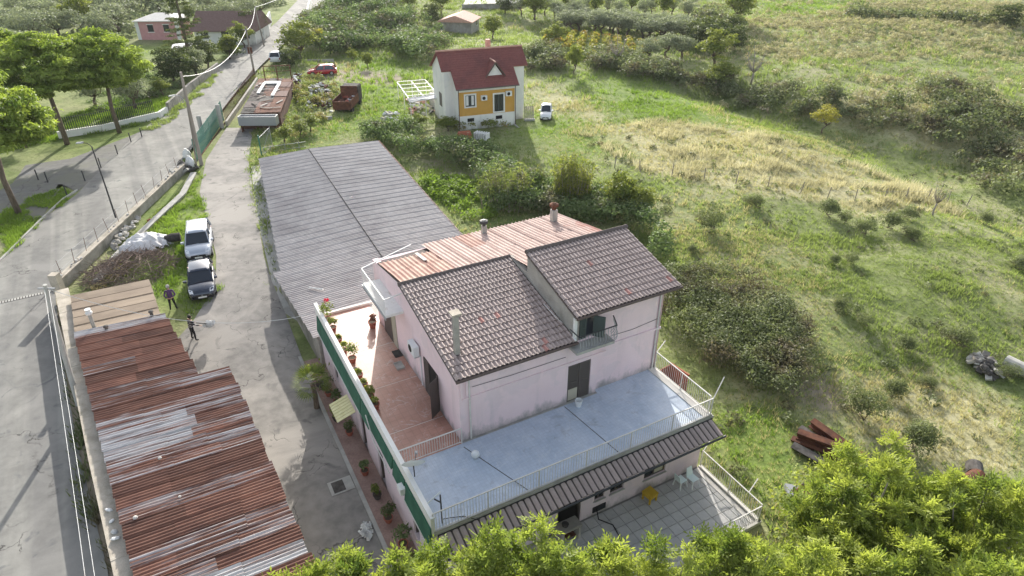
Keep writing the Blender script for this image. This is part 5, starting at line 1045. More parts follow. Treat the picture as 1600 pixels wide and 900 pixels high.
hip_house('brown_roof_house', P(358, 70, ZR) + Vector((-.5, 4.2, 0)), R(2), 10.4, 8.5, 2.4, 2.6, 'white_plaster', 'roof_brown', 'long house with a big plain brown roof beside the far road', .6, gable=True, wins=((-3.5, 1.7, 1.2, 1.3), (0, 1.7, 1.2, 1.3), (3.6, 1.7, 1.2, 1.3)))
hip_house('salmon_roof_hut', G(717, 52) + Vector((0, 3.5, 0)), R(78), 6.5, 6.5, 2.2, 1.2, 'grey_render', 'salmon_tile', 'small hut with a faded salmon tiled roof behind the ochre house', .5, gable=True, wins=((1.5, 1.4, .9, .9),))
cp = empty('white_canopy', P(292, 96, ZR), R(20), 'white canvas canopy half hidden by the dark conifer', 'canopy'); MB().hexa([(-1.6, -1.3, 2.3), (1.6, -1.3, 2.3), (1.6, 1.3, 2.5), (-1.6, 1.3, 2.5)], [(-1.6, -1.3, 2.36), (1.6, -1.3, 2.36), (1.6, 1.3, 2.56), (-1.6, 1.3, 2.56)]).build('cover', 'tarp_white', cp)
for sx in (-1, 1):
    for sy in (-1, 1): MB().bar((sx * 1.5, sy * 1.2, 0), (sx * 1.5, sy * 1.2, 2.4), .06).build('post', 'white_paint', cp)
yd = strip('gravel_yard', 'screed', [G(722, 12).xy, G(730, -4).xy], [G(812, 12).xy, G(815, -4).xy], lambda x, y: hz(x, y) + .25, 4)
wall_line('yard_wall', 'grey_render', [G(722, 14), G(812, 15)], .3, -.5, 1.6, None, 'grey wall in front of the pale yard at the top')

# ================================================================== CARS
def car(name, a, b, L, W, H_, paint, label, hood=.92, suv=False, z=0.0):
    a = Vector(a[:2]); b = Vector(b[:2]); d = (b - a).normalized(); c = (a + b) / 2
    t = empty(name, (c.x, c.y, z), math.atan2(d.y, d.x), label, 'car'); h2 = L / 2; zb = .26 if suv else .2; belt = H_ * .60
    xs_ = [-h2, -h2 + .06, -h2 + .35, -h2 + .9, -.3, h2 - 1.25, h2 - .75, h2 - .3, h2 - .07, h2]
    zt = [belt * .82, belt * .98, belt, belt, belt, belt * .97, belt * .93, belt * .85, belt * .70, belt * .55]
    wd = [.80, .90, .97, 1, 1, 1, .985, .95, .86, .74]
    V = []; F = []
    for x, z_, w_ in zip(xs_, zt, wd):
        w_ *= W / 2
        V += [(x, -w_ * .9, zb), (x, -w_, zb + .2), (x, -w_ * 1.0, z_ - .22), (x, -w_ * .95, z_ - .05), (x, -w_ * .82, z_), (x, 0, z_ + .035), (x, w_ * .82, z_), (x, w_ * .95, z_ - .05), (x, w_, z_ - .22), (x, w_, zb + .2), (x, w_ * .9, zb)]
    k = 11
    for i in range(len(xs_) - 1):
        for j in range(k - 1): F.append((i * k + j, (i + 1) * k + j, (i + 1) * k + j + 1, i * k + j + 1))
        F.append((i * k + k - 1, (i + 1) * k + k - 1, (i + 1) * k, i * k))
    F.append(tuple(range(k))); F.append(tuple(range(len(xs_) * k - 1, (len(xs_) - 1) * k - 1, -1)))
    MB().add(V, F).build('body', paint, t, smooth=True)
    # greenhouse
    xr0, xr1 = (-h2 + .08, -h2 + .28) if suv else (-h2 + .12, -h2 + .55); xf0, xf1 = h2 - 1.12 * hood - .02, h2 - 1.12 * hood - .78
    wb, wt_ = W * .455, W * .36; zt1 = H_ - .05
    def ring(x, w_, z_): return [(x, -w_, z_), (x, w_, z_)]
    gl = MB().add([(xr0, -wb, belt - .02), (xf0, -wb * .97, belt - .06), (xf0, wb * .97, belt - .06), (xr0, wb, belt - .02), (xr1, -wt_, zt1), (xf1, -wt_, zt1), (xf1, wt_, zt1), (xr1, wt_, zt1)], [(0, 1, 5, 4), (1, 2, 6, 5), (2, 3, 7, 6), (3, 0, 4, 7), (4, 5, 6, 7)]).build('window', 'car_glass', t)
    V = []; n = 7
    for i in range(n):
        u = i / (n - 1); x = xr1 - .12 + (xf1 + .10 - xr1 + .12) * u; hh_ = H_ - .05 + .06 * math.sin(math.pi * min(1, u * .9 + .08))
        V += [(x, -wt_ - .045, zt1 - .02), (x, -wt_ * .75, hh_), (x, 0, hh_ + .02), (x, wt_ * .75, hh_), (x, wt_ + .045, zt1 - .02)]
    F = [(i * 5 + j, (i + 1) * 5 + j, (i + 1) * 5 + j + 1, i * 5 + j + 1) for i in range(n - 1) for j in range(4)] + [(0, 1, 2, 3, 4), tuple(range(5 * n - 1, 5 * n - 6, -1))]
    rf_ = MB().add(V, F).build('roof', paint if not suv else 'paint_silver', t, smooth=True)
    for s in (-1, 1):
        MB().bar((xf0 + .02, s * wb * .985, belt - .05), (xf1, s * (wt_ + .02), zt1), .07).bar((xr0, s * wb * 1.005, belt - .02), (xr1, s * (wt_ + .02), zt1), .13).bar((-.35, s * wb * 1.0, belt), (-.45, s * (wt_ + .012), zt1), .09).build('pillar', paint, t)
        mr = MB().hexa([(xf0 - .38, s * (W / 2 - .02), belt + .0), (xf0 - .2, s * (W / 2 - .02), belt + .0), (xf0 - .22, s * (W / 2 + .2), belt + .02), (xf0 - .34, s * (W / 2 + .2), belt + .02)][::s], [(xf0 - .38, s * (W / 2 - .02), belt + .16), (xf0 - .2, s * (W / 2 - .02), belt + .13), (xf0 - .22, s * (W / 2 + .2), belt + .14), (xf0 - .34, s * (W / 2 + .2), belt + .15)][::s]).build('mirror', paint, t)
        MB().hexa([(h2 - .42, s * W * .44, belt * .66), (h2 - .10, s * W * .40, belt * .58), (h2 - .04, s * W * .29, belt * .57), (h2 - .30, s * W * .30, belt * .7)][::s], [(h2 - .50, s * W * .455, belt * .88), (h2 - .12, s * W * .42, belt * .74), (h2 - .06, s * W * .29, belt * .72), (h2 - .28, s * W * .31, belt * .87)][::s]).build('headlight', 'lamp_glass', t)
        MB().box(-h2 - .015, -h2 + .12, s * W * .43 - .12, s * W * .43 + .05, belt * .6, belt * .85).build('tail_light', 'paint_red', t)
        for x in (h2 - .82, -h2 + .75):
            r_ = .36 if suv else .31; wh = MB().tube([(x, s * (W / 2 - .2), r_), (x, s * (W / 2 + .012), r_)], r_, 18).build('wheel', 'tyre', t); MB().tube([(x, s * (W / 2 + .005), r_), (x, s * (W / 2 + .022), r_)], r_ * .62, 14).build('rim', 'rim', wh)
        if suv: MB().bar((xr1 + .1, s * wt_ * .95, H_ + .06), (xf1 - .15, s * wt_ * .95, H_ + .06), .035).build('roof_rail', 'grey_metal', t)
    MB().box(h2 - .05, h2 + .025, -W * .27, W * .27, belt * .40, belt * .56).build('grille', 'black_trim', t); MB().box(h2 - .1, h2 + .04, -W * .40, W * .40, zb + .02, belt * .37).build('bumper', 'black_trim', t); MB().box(h2 + .041, h2 + .05, -.26, .26, belt * .33, belt * .33 + .11).build('number_plate', 'plate', t); MB().box(h2 + .026, h2 + .035, -.06, .06, belt * .5, belt * .5 + .06).build('badge', 'rim', t)
    MB().bar((xf0 - .02, -.45, belt - .02), (xf0 - .1, .1, belt + .03), .02).bar((xf0 - .02, .1, belt - .02), (xf0 - .1, .55, belt + .03), .02).build('wiper', 'black_trim', t)
    return t
f1 = G(311, 404, .3); r1 = G(307, 350, 1.6); dd = (f1.xy - r1.xy).normalized()
car('parked_suv', f1.xy - dd * 4.35, f1.xy, 4.35, 1.84, 1.66, 'paint_silver', 'pale silver blue car with roof rails parked behind the dark car', suv=True, z=f1.z - .28)
f2 = G(317, 465, .3); d2 = (f2.xy - G(310, 412, 1.4).xy).normalized(); car('parked_car', f2.xy - d2 * 3.95, f2.xy, 3.95, 1.72, 1.46, 'paint_navy', 'dark navy small car parked closest to the shed with sky on its windscreen', z=f2.z - .28)
c1 = P(500, 121, .5); car('red_car', c1.xy + Vector((2.6, .4)), c1.xy + Vector((-1.7, -.4)), 4.3, 1.75, 1.45, 'paint_red', 'red car parked side on by the far yard', z=hz1(c1.x, c1.y))
c2 = P(430, 99, ZR); car('white_car', c2.xy + Vector((0, 0)), c2.xy + Vector((-.4, 4.0)), 4.0, 1.75, 1.55, 'paint_white', 'white car parked at the edge of the far road', z=ZR)
c3 = G(853, 188); car('white_van', c3.xy + Vector((.2, 2.6)), c3.xy + Vector((-.1, -.6)), 3.2, 1.4, 1.6, 'paint_white', 'small white van parked in bright grass by the ochre house', z=c3.z)

# ================================================================== PEOPLE
def person(name, loc, rz, joints, edges, rad, zones, label, hair):
    me = bpy.data.meshes.new('body'); names = list(joints); me.from_pydata([joints[n] for n in names], [(names.index(a), names.index(b)) for a, b in edges], [])
    o = bpy.data.objects.new('body', me); COL.objects.link(o); m = o.modifiers.new('skin', 'SKIN'); m.use_smooth_shade = True
    for i, n in enumerate(names): me.skin_vertices[0].data[i].radius = (rad[n], rad[n] * (.72 if n in ('chest', 'waist', 'pelvis', 'belly') else 1)); me.skin_vertices[0].data[i].use_root = n == 'pelvis'
    o.modifiers.new('sub', 'SUBSURF').render_levels = 2; o.modifiers['sub'].levels = 2
    dg = bpy.context.evaluated_depsgraph_get(); ev_ = bpy.data.meshes.new_from_object(o.evaluated_get(dg)); bpy.data.objects.remove(o)
    mats = [z_[0] for z_ in zones]; ev_.materials.clear()
    for mm in mats: ev_.materials.append(MATS[mm])
    for p in ev_.polygons:
        c = p.center
        for i, (mm, test) in enumerate(zones):
            if test(c): p.material_index = i; break
        p.use_smooth = True
    t = empty(name, loc, rz, label, 'person'); link('body', ev_, t)
    hd = Vector(joints['head']); V, F, ti = None, None, None
    hm = MB(); hm.lathe((0, 0, 0), [(.02, .135), (.075, .12), (.105, .07), (.112, .01), (.1, -.05)], 14); h_ = hm.build('hair', hair, t, smooth=True); h_.location = hd + Vector((0, -.012, .03))
    return t
def fingers(joints, edges, rad, side, wrist, d, palm_n):
    """five short chains from the hand"""
    w = Vector(wrist); d = Vector(d).normalized(); s = d.cross(Vector(palm_n)).normalized(); pm_ = w + d * .09; joints['palm' + side] = tuple(pm_); rad['palm' + side] = .03; edges.append(('wrist' + side, 'palm' + side))
    for i, (off, ln) in enumerate(((-.03, .07), (-.01, .085), (.01, .08), (.03, .065))):
        a, b = f'f{i}a{side}', f'f{i}b{side}'; joints[a] = tuple(pm_ + s * off + d * .02); joints[b] = tuple(pm_ + s * off + d * ln + Vector(palm_n) * .02); rad[a] = .010; rad[b] = .008; edges += [('palm' + side, a), (a, b)]
    joints['th' + side] = tuple(w + d * .06 - s * .055 + Vector(palm_n) * .015); rad['th' + side] = .010; edges.append(('wrist' + side, 'th' + side))
def base_body(lean=0.0, stance=.1):
    j = dict(pelvis=(0, 0, .93), belly=(0, lean * .2, 1.08), chest=(0, lean * .6, 1.3), neck=(0, lean, 1.47), head=(0, lean * 1.25 + .02, 1.6), crown=(0, lean * 1.3 + .01, 1.69))
    r = dict(pelvis=.165, belly=.16, chest=.18, neck=.06, head=.10, crown=.07); e = [('pelvis', 'belly'), ('belly', 'chest'), ('chest', 'neck'), ('neck', 'head'), ('head', 'crown')]
    for s, n in ((-1, 'L'), (1, 'R')):
        j['hip' + n] = (s * .10, 0, .88); j['knee' + n] = (s * (.10 + stance * .2), .03, .49); j['ankle' + n] = (s * (.1 + stance * .5), -.02, .09); j['toe' + n] = (s * (.13 + stance * .5), .14, .04)
        r['hip' + n] = .095; r['knee' + n] = .068; r['ankle' + n] = .048; r['toe' + n] = .042; e += [('pelvis', 'hip' + n), ('hip' + n, 'knee' + n), ('knee' + n, 'ankle' + n), ('ankle' + n, 'toe' + n)]
        j['sh' + n] = (s * .2, lean * .8, 1.4); r['sh' + n] = .07; e.append(('chest', 'sh' + n))
    return j, r, e
j, r_, e = base_body(.06, .25)
j['elbowL'] = (-.3, .1, 1.14); j['wristL'] = (-.16, .33, 1.08); j['elbowR'] = (.33, .08, 1.16); j['wristR'] = (.42, .3, 1.05)
for n in 'LR': r_['elbow' + n] = .05; r_['wrist' + n] = .034; e += [('sh' + n, 'elbow' + n), ('elbow' + n, 'wrist' + n)]
fingers(j, e, r_, 'L', j['wristL'], (.6, .7, -.1), (0, 0, -1)); fingers(j, e, r_, 'R', j['wristR'], (.6, .7, -.1), (0, 0, -1))
hand = lambda c: (abs(c.x + .1) < .1 and c.y > .34) or (c.x > .44 and c.y > .3)
person('person', G(304, 531, .03), R(-35), j, e, r_, [('skin', lambda c: (c.z > 1.44 and c.y > .0) or hand(c)), ('cloth_stripe', lambda c: c.z > .95 and (1.0 < c.z < 1.05 or 1.14 < c.z < 1.18 or 1.27 < c.z < 1.3)), ('cloth_black', lambda c: True)], 'person in black with pale stripes standing on the drive holding a long pole', 'hair_dark')
pb = G(304, 531, .03)
t = empty('pole_bag', (pb.x, pb.y, pb.z), 0, 'long dark pole with a crumpled white bag at its tip held over the drive', 'pole bag'); MB().tube([(.28, .22, 1.1), (.72, .5, .85)], .03, 8).build('handle', 'dark_metal', t)
V, F, ti = blob_leaves([(.85, .58, .72, .2), (.95, .66, .78, .16)], 120, .2, .8); link('bag', fastmesh('bag', V, F, 'junk_white', ti), t)
MB().lathe((.88, .6, .55), [(.08, 0), (.2, .08), (.24, .22), (.16, .36), (.06, .4)], 10).build('bag_core', 'junk_white', t, smooth=True)
j, r_, e = base_body(.14, .18)
j['elbowL'] = (-.32, -.06, 1.12); j['wristL'] = (-.12, -.2, 1.0); j['elbowR'] = (.32, -.06, 1.12); j['wristR'] = (.12, -.2, 1.0)
for n in 'LR': r_['elbow' + n] = .055; r_['wrist' + n] = .036; e += [('sh' + n, 'elbow' + n), ('elbow' + n, 'wrist' + n)]
fingers(j, e, r_, 'L', j['wristL'], (.8, -.1, -.4), (0, 1, 0)); fingers(j, e, r_, 'R', j['wristR'], (-.8, -.1, -.4), (0, 1, 0))
q = G(272, 484, .02); person('person', q, R(25), j, e, r_, [('skin', lambda c: c.z > 1.47 or (c.y < -.16 and c.z < 1.04)), ('cloth_purple', lambda c: c.z > .93), ('cloth_black', lambda c: True)], 'person in purple jacket with hands behind the back by the brown shed roof', 'hair_grey')

# ================================================================== YARD CLUTTER
# brushwood heap and white tarpaulin beside the wall
bw = empty('brushwood_pile', G(205, 425), 0, 'tangled pile of cut brushwood between the wall and the grass', 'brushwood'); mb = MB()
for i in range(520):
    a_ = random.uniform(0, 6.28); rr_ = random.random() ** .5; x, y = rr_ * 3.1 * math.cos(a_), rr_ * 2.6 * math.sin(a_); z_ = max(0, 1.25 * (1 - rr_ ** 1.6)) * random.uniform(.5, 1.05) + .05
    d = Vector((random.uniform(-1, 1), random.uniform(-1, 1), random.uniform(-.35, .35))).normalized() * random.uniform(.4, 1.1); mb.tube([Vector((x, y, z_)) - d, Vector((x, y, z_ + .06)), Vector((x, y, z_)) + d], [.012, .022, .01], 4)
o = mb.build('twigs', 'twig', bw); o['kind'] = 'stuff'; bw.rotation_euler = (0, 0, R(40))
tp = empty('tarpaulin', G(228, 386), R(40), 'crumpled white plastic tarpaulin heaped over rubbish by the wall', 'tarpaulin'); tp.scale = (.78, .85, .8); n = 40; V = []
for i in range(n + 1):
    for k in range(n + 1):
        u, v = i / n * 2 - 1, k / n * 2 - 1; rr_ = math.hypot(u, v); x, y = u * 2.5, v * 1.7; zz = max(.02, 1.15 * (1 - rr_ ** 2.2)) + .75 * (float(vnoise(x * 1.0, y, .6, 5)) - .5) * (1.2 - min(1, rr_)) + .3 * float(vnoise(x, y, .22, 6)); V.append((x + .25 * (float(vnoise(x, y, .7, 8)) - .5), y + .25 * (float(vnoise(x, y, .7, 9)) - .5), zz))
F = [(i * (n + 1) + k, i * (n + 1) + k + 1, (i + 1) * (n + 1) + k + 1, (i + 1) * (n + 1) + k) for i in range(n) for k in range(n) if math.hypot(i / n * 2 - 1, k / n * 2 - 1) < 1.0 + .12 * math.sin(i * .9 + k * .7)]
link('sheet', fastmesh('sheet', np.array(V), np.array(F)[:, ::-1], 'tarp_white'), tp)
tb = MB().tube([(-.9, 0, .45), (-.3, .0, .5), (.5, 0, .5)], [.3, .42, .4], 12).build('drum', 'junk_dark', tp); tb.location = (2.6, -.7, 0); tb.rotation_euler = (0, 0, R(-20))
heap('wall_stones', 'white and grey stones heaped along the low wall above the tarpaulin', 'stones', PP([(172, 388), (205, 350), (222, 338), (215, 352), (182, 392)], .9), 46, .12, .3, ['junk_white', 'rubble', 'stone', 'stone'], .25, 'stone', z=1.0)
heap('orange_rubble', 'small heap of orange broken bricks beside the tarpaulin', 'rubble', PP([(232, 368), (250, 365), (252, 358), (236, 358)]), 30, .06, .16, ['orange_steel', 'salmon_tile', 'terracotta_pot'], .25, 'brick')
for i, (px, py, m) in enumerate(((294, 250, 'white_paint'), (299, 262, 'junk_white'), (286, 268, 'junk_dark'))):
    o = empty('rubbish_bag', G(px, py), 0, ['tall white sack standing by the tall wooden pole', 'grey sack slumped beside the tall wooden pole', 'black sack on the wall end near the tall pole'][i], 'sack'); MB().lathe((0, 0, 0), [(.3, 0), (.42, .25), (.4, .7), (.25, 1.0), (.08, 1.15)], 9).build('sack', m, o, smooth=True); MB().lathe((0, 0, 1.1), [(.08, 0), (.14, .12)], 7).build('neck', m, o)
sl = heap('slab_heap', 'flat grey slabs dumped at the end of the retaining wall', 'slabs', PP([(272, 275), (306, 268), (306, 278), (280, 285)], .3), 12, .3, .6, ['concrete', 'junk_dark'], .4, 'slab')
# manhole and patches
t = empty('manhole', P(533, 759, .035), PHI, 'square dark manhole cover in a concrete collar on the drive', 'manhole'); MB().box(-.55, .55, -.45, .45, 0, .02).build('collar', 'concrete', t); MB().box(-.4, .15, -.35, .35, .02, .03).build('cover', 'junk_dark', t)
t = empty('white_cloth', P(573, 832, .05), R(30), 'crumpled white cloth lying on the shaded drive', 'cloth'); V, F, ti = blob_leaves([(0, 0, .05, .22), (.1, .3, .05, .18), (.0, -.25, .05, .15)], 50, .2, .8, flat=.3); link('cloth', fastmesh('cloth', V, F, 'junk_white', ti), t)
# plants along the brick walk
WK = [(-3.75, 11.2, .9), (-3.5, 10.2, .7), (-3.3, 9.2, .5), (-3.7, 8.0, .45), (-3.4, 6.6, .5), (-3.55, 3.6, .4), (-3.5, 1.9, .35), (-3.5, .4, .55), (-3.4, -1.2, .7), (-3.5, -2.4, .6)]
for i, (x, y, s) in enumerate(WK): pot(x, y, .105, .17 + .05 * s, .28, 'terracotta_pot' if i % 3 else 'junk_dark', s * 1.3, 'potted plant %s along the brick walk below the green awning' % ['first', 'second', 'third', 'fourth', 'fifth', 'sixth', 'seventh', 'eighth', 'ninth', 'tenth'][i] + ' from the palm', ['tree_mid', 'dark_leaf', 'bramble'][i % 3], 'potted plants on the brick walk')
# rusty beams and scrap on the slope
bm_ = empty('steel_beams', G(1283, 712), R(-48), 'stack of rusty steel beams lying in the grass of the slope', 'beams')
for i, (dx, dz, ln, rz) in enumerate(((0, .0, 3.2, 9), (.55, .0, 3.0, -6), (1.15, .0, 2.6, -14), (.3, .42, 3.0, 13), (.95, .46, 2.2, -9), (-.6, 0, 2.8, 4))):
    o = MB().box(-ln / 2, ln / 2, -.2, .2, 0, .05).box(-ln / 2, ln / 2, -.2, .2, .36, .41).box(-ln / 2, ln / 2, -.03, .03, .05, .36).build('beam', ['rust_iron', 'junk_dark', 'rust_iron', 'rust_iron', 'rust_iron', 'junk_dark'][i], bm_); o.location = (random.uniform(-.2, .2), dx, dz); o.rotation_euler = (R(random.uniform(-28, 28)), R(random.uniform(-4, 4)), R(rz))
sc = heap('scrap_metal', 'dark scrap iron strewn among the shrubs below the beams', 'scrap', PP([(1245, 770), (1280, 755), (1310, 810), (1275, 800)]), 24, .2, .8, ['junk_dark', 'rust_iron', 'junk_dark', 'grey_metal'], .3, 'scrap_piece')
db = heap('debris_heap', 'grey rubble and old timber heaped on the green slope', 'debris', [tuple(G(*p)[:2]) for p in ((1512, 560), (1538, 556), (1560, 590), (1535, 598))], 90, .1, .42, ['junk_dark', 'stone', 'stone', 'junk_dark', 'concrete', 'wood_pole'], .6, 'debris_piece')
t = empty('concrete_pipe', G(1592, 584), R(-60), 'grey concrete pipe lying at the edge of the slope', 'pipe'); MB().tube([(-.9, 0, .4), (.9, 0, .4)], .4, 14).build('pipe', 'concrete', t); MB().tube([(-.92, 0, .4), (-.9, 0, .4)], .3, 14).build('bore', 'interior_dark', t)
t = empty('rusty_drum', G(1515, 762), R(30), 'two rusty drums among the bright shrubs', 'drums'); MB().tube([(-.6, 0, .45), (.5, 0, .45)], .45, 14).build('drum', 'rust_iron', t); MB().tube([(.6, .2, .4), (1.2, .6, .4)], .38, 14).build('drum', 'junk_dark', t)
t = empty('orange_skip', HL(12.9, 1.6, -.5), PHI + R(8), 'open orange steel container half hidden behind the terrace railing', 'container'); t.scale = (.7, .6, .85); MB().box(-.9, 1.8, -1.1, -1.02, .1, 1.5).box(-.9, 1.8, 1.02, 1.1, .1, 1.9).box(1.72, 1.8, -1.02, 1.02, .1, 1.9).box(-.9, -.82, -1.02, 1.02, .1, 1.1).box(-.82, 1.72, -1.02, 1.02, .1, .2).build('tub', 'orange_steel', t); MB().bar((1.76, -1.15, 1.94), (1.76, 1.15, 1.94), .12).build('rim', 'orange_steel', t)
# ================================================================== TREES
def trunk_mesh(h, r, tips, mat, fork=.55, seed=0, name='trunk'):
    rnd = random.Random(seed); mb = MB(); top = Vector((rnd.uniform(-.3, .3), rnd.uniform(-.3, .3), h * fork)); mid = Vector((rnd.uniform(-.15, .15), rnd.uniform(-.15, .15), h * fork * .5))
    mb.tube([(0, 0, -.3), mid, top], [r, r * .8, r * .65], 9)
    for t in tips:
        t = Vector(t); m = top.lerp(t, .5) + Vector((rnd.uniform(-.2, .2), rnd.uniform(-.2, .2), -.12 * (t - top).length)); mb.tube([top, m, t], [r * .45, r * .28, max(r * .1, .015)], 6)
    return mb.mesh(name, MATS[mat], True)
def crown_blobs(n, c, rx, ry, rz, br, seed, dome=False, shell=.55):
    g = np.random.default_rng(seed); D = unit(g.normal(size=(n, 3)))
    if dome: D[:, 2] = np.abs(D[:, 2]) * 1.0 - .12
    if dome == 2: D[:, 2] = np.where(g.random(n) < .38, -D[:, 2] * .42, D[:, 2])
    k = shell + (1 - shell) * g.random(n); return np.column_stack([c[0] + D[:, 0] * rx * k, c[1] + D[:, 1] * ry * k, c[2] + D[:, 2] * rz * k, br * (.7 + .6 * g.random(n))])
PROTO = {}
def plant(kind, name, loc, s, rz, label, cat='tree', group=None, sxy=None):
    """a copy of one of the grown prototypes"""
    cr, tr_ = PROTO[kind]; t = empty(name, loc, rz, label, cat, group); t.scale = (sxy or s, sxy or s, s)
    if tr_: link('trunk', tr_, t)
    link('crown', cr, t); return t
def proto(kind, blobs, per, size, leaf, trunk=None, **k):
    V, F, ti = blob_leaves(blobs, per, size, **k); PROTO[kind] = (fastmesh('crown_' + kind, V, F, leaf, ti), trunk)
# prototypes are 1 m to the nominal height, scaled at planting: built at natural size, s = height / nominal
for v in range(3):
    b = crown_blobs(280, (0, 0, 7.4), 4.9, 4.9, 4.9, .8, 20 + v, dome=2, shell=.55); tips = [tuple(x[:3]) for x in b[:14]]
    proto('pine%d' % v, b, 120, .42, 'pine_leaf', trunk_mesh(11.5, .28, tips, 'bark', .55, v), aspect=.3, hemi=.1, flat=.7, inner=.3, light=.7)
    b = crown_blobs(26, (0, 0, 2.4), 1.8, 1.8, 1.3, .75, 40 + v, shell=.4); tips = [tuple(x[:3]) for x in b[:8]]
    proto('olive%d' % v, b, 95, .26, 'olive_leaf', trunk_mesh(3.5, .2, tips, 'bark', .35, v), aspect=.35)
    b = crown_blobs(30, (0, 0, 3.0), 1.9, 1.9, 2.0, .8, 50 + v, shell=.4); tips = [tuple(x[:3]) for x in b[:8]]
    proto('leafy%d' % v, b, 110, .26, 'tree_mid', trunk_mesh(4.5, .18, tips, 'bark', .3, v), aspect=.6)
    b = crown_blobs(15, (0, 0, .3), .72, .72, .62, .36, 60 + v, dome=True, shell=.15); proto('shrub%d' % v, b, 170, .075, 'bramble_brown', trunk_mesh(.5, .03, [tuple(x[:3]) for x in b[:5]], 'bark', .1, v), aspect=.5)
b = crown_blobs(34, (0, 0, 2.2), 1.7, 1.7, 2.0, .7, 71, shell=.5); proto('dark', b, 110, .24, 'dark_leaf', trunk_mesh(4, .15, [tuple(x[:3]) for x in b[:6]], 'bark', .3, 5))
b = crown_blobs(16, (0, 0, 2.3), 1.2, 1.2, .9, .5, 72, shell=.4); proto('yellow', b, 70, .2, 'yellow_leaf', trunk_mesh(3, .09, [tuple(x[:3]) for x in b[:9]], 'bark', .35, 6))
b = crown_blobs(14, (0, 0, 3.2), 1.3, 1.3, 1.5, .35, 73, shell=.7); proto('bare', b, 12, .12, 'dry_leaf', trunk_mesh(4.5, .13, [tuple(x[:3]) for x in b], 'bark_pale', .3, 7))
# conifer: drooping tiers
bl_ = []
g = np.random.default_rng(5)
for i in range(150):
    t = i / 150; z_ = 2.0 + 11.5 * t; rr_ = (1 - t) ** .8 * 3.6 + .25; a_ = g.random() * 6.28; k = .35 + .65 * g.random(); bl_.append((rr_ * k * math.cos(a_), rr_ * k * math.sin(a_), z_ - .25 * rr_ * k, .55))
proto('conifer', bl_, 75, .3, 'dark_leaf', MB().tube([(0, 0, -.3), (0, 0, 7), (.1, 0, 13.6)], [.3, .2, .04], 8).mesh('trunk', MATS['bark'], True), aspect=.28, flat=.45)
def T(kind, name, px, py, h, nom, label, z=None, cat='tree', group=None, wide=1.0, dy=0.0):
    p = G(px, py) if z is None else P(px, py, z); s = h / nom
    return plant(kind, name, p, s, random.uniform(0, 6.28), label, cat, group, s * wide)
UZ = ZR
# stone pines of the garden
hp1 = VH((187, 207), 42, UZ); T('pine0', 'stone_pine', 187, 207, hp1, 12.2, 'tall umbrella pine with its trunk rising beside the low white wall', UZ)
hp2 = VH((105, 225), 50, UZ); T('pine1', 'stone_pine', 105, 225, hp2, 12.2, 'umbrella pine with broad crown and dark trunk in front of the railing', UZ, wide=1.1)
T('pine2', 'stone_pine', 30, 334, 11.8, 12.2, 'umbrella pine on the grass verge with trunk at the edge of the road', UZ, wide=.95)
T('pine0', 'stone_pine', -20, 190, 13.0, 12.2, 'umbrella pine partly out of view at the corner above the verge', UZ)
T('conifer', 'conifer', 300, 104, 13.5, 13.5, 'tall dark conifer with drooping branches before the brown roof', UZ)
# garden trees and hedges on the higher side
GT = [('olive0', 150, 165, 4.2, 'grey-green olive tree behind the iron railing between the pines'), ('olive1', 212, 170, 4.4, 'grey-green olive tree behind the railing near the road bend'), ('olive2', 60, 150, 4.5, 'olive tree half hidden behind the broad umbrella pine'),
      ('dark', 272, 128, 5.2, 'dense dark evergreen beside the weathered garden wall'), ('olive1', 308, 118, 4.0, 'ragged grey bush over the weathered garden wall'), ('dark', 325, 105, 4.5, 'dark shrub beneath the conifer by the road'), ('leafy0', 360, 92, 3.8, 'brown and green hedge tree overhanging the road bend'),
      ('leafy1', 382, 75, 4.6, 'bright green shrub at the corner of the brown roofed house'), ('dark', 398, 62, 6.0, 'slim dark cypress-like tree at the end of the brown roof'), ('dark', 78, 205, 3.0, 'round dark shrub at the foot of the broad pine'), ('leafy2', 40, 230, 3.4, 'leafy bush behind the verge between the pines'),
      ('dark', 28, 200, 3.6, 'dark bush under the pine at the verge'), ('leafy1', 255, 150, 2.6, 'orange tinged small bush by the garden wall'), ('dark', 285, 92, 3.4, 'dark bush beside the pink house')]
for k, px, py, h, lab in GT: T(k, 'garden_tree', px, py, h, {'o': 4.2, 'd': 4.6, 'l': 5.2}[k[0]], lab, UZ)
# grove on the far slope beyond the pines: countable olives
OL = [(20, 40), (55, 52), (95, 42), (130, 30), (160, 45), (70, 25), (110, 12), (150, 8), (190, 18), (205, 12), (230, -4), (185, 30), (250, -2), (40, 8), (330, 6), (355, 8), (385, 20), (350, 28), (20, 75), (410, 8)]
for i, (px, py) in enumerate(OL): T(['olive0', 'olive1', 'olive2', 'leafy2'][i % 4 if i % 7 == 3 else i % 3], 'grove_tree', px, py + 22, 5.4 + 1.2 * random.random(), 4.2, 'rounded grey-green grove tree on the slope beyond the pines', UZ, group='grove trees beyond the pines', wide=1.25)
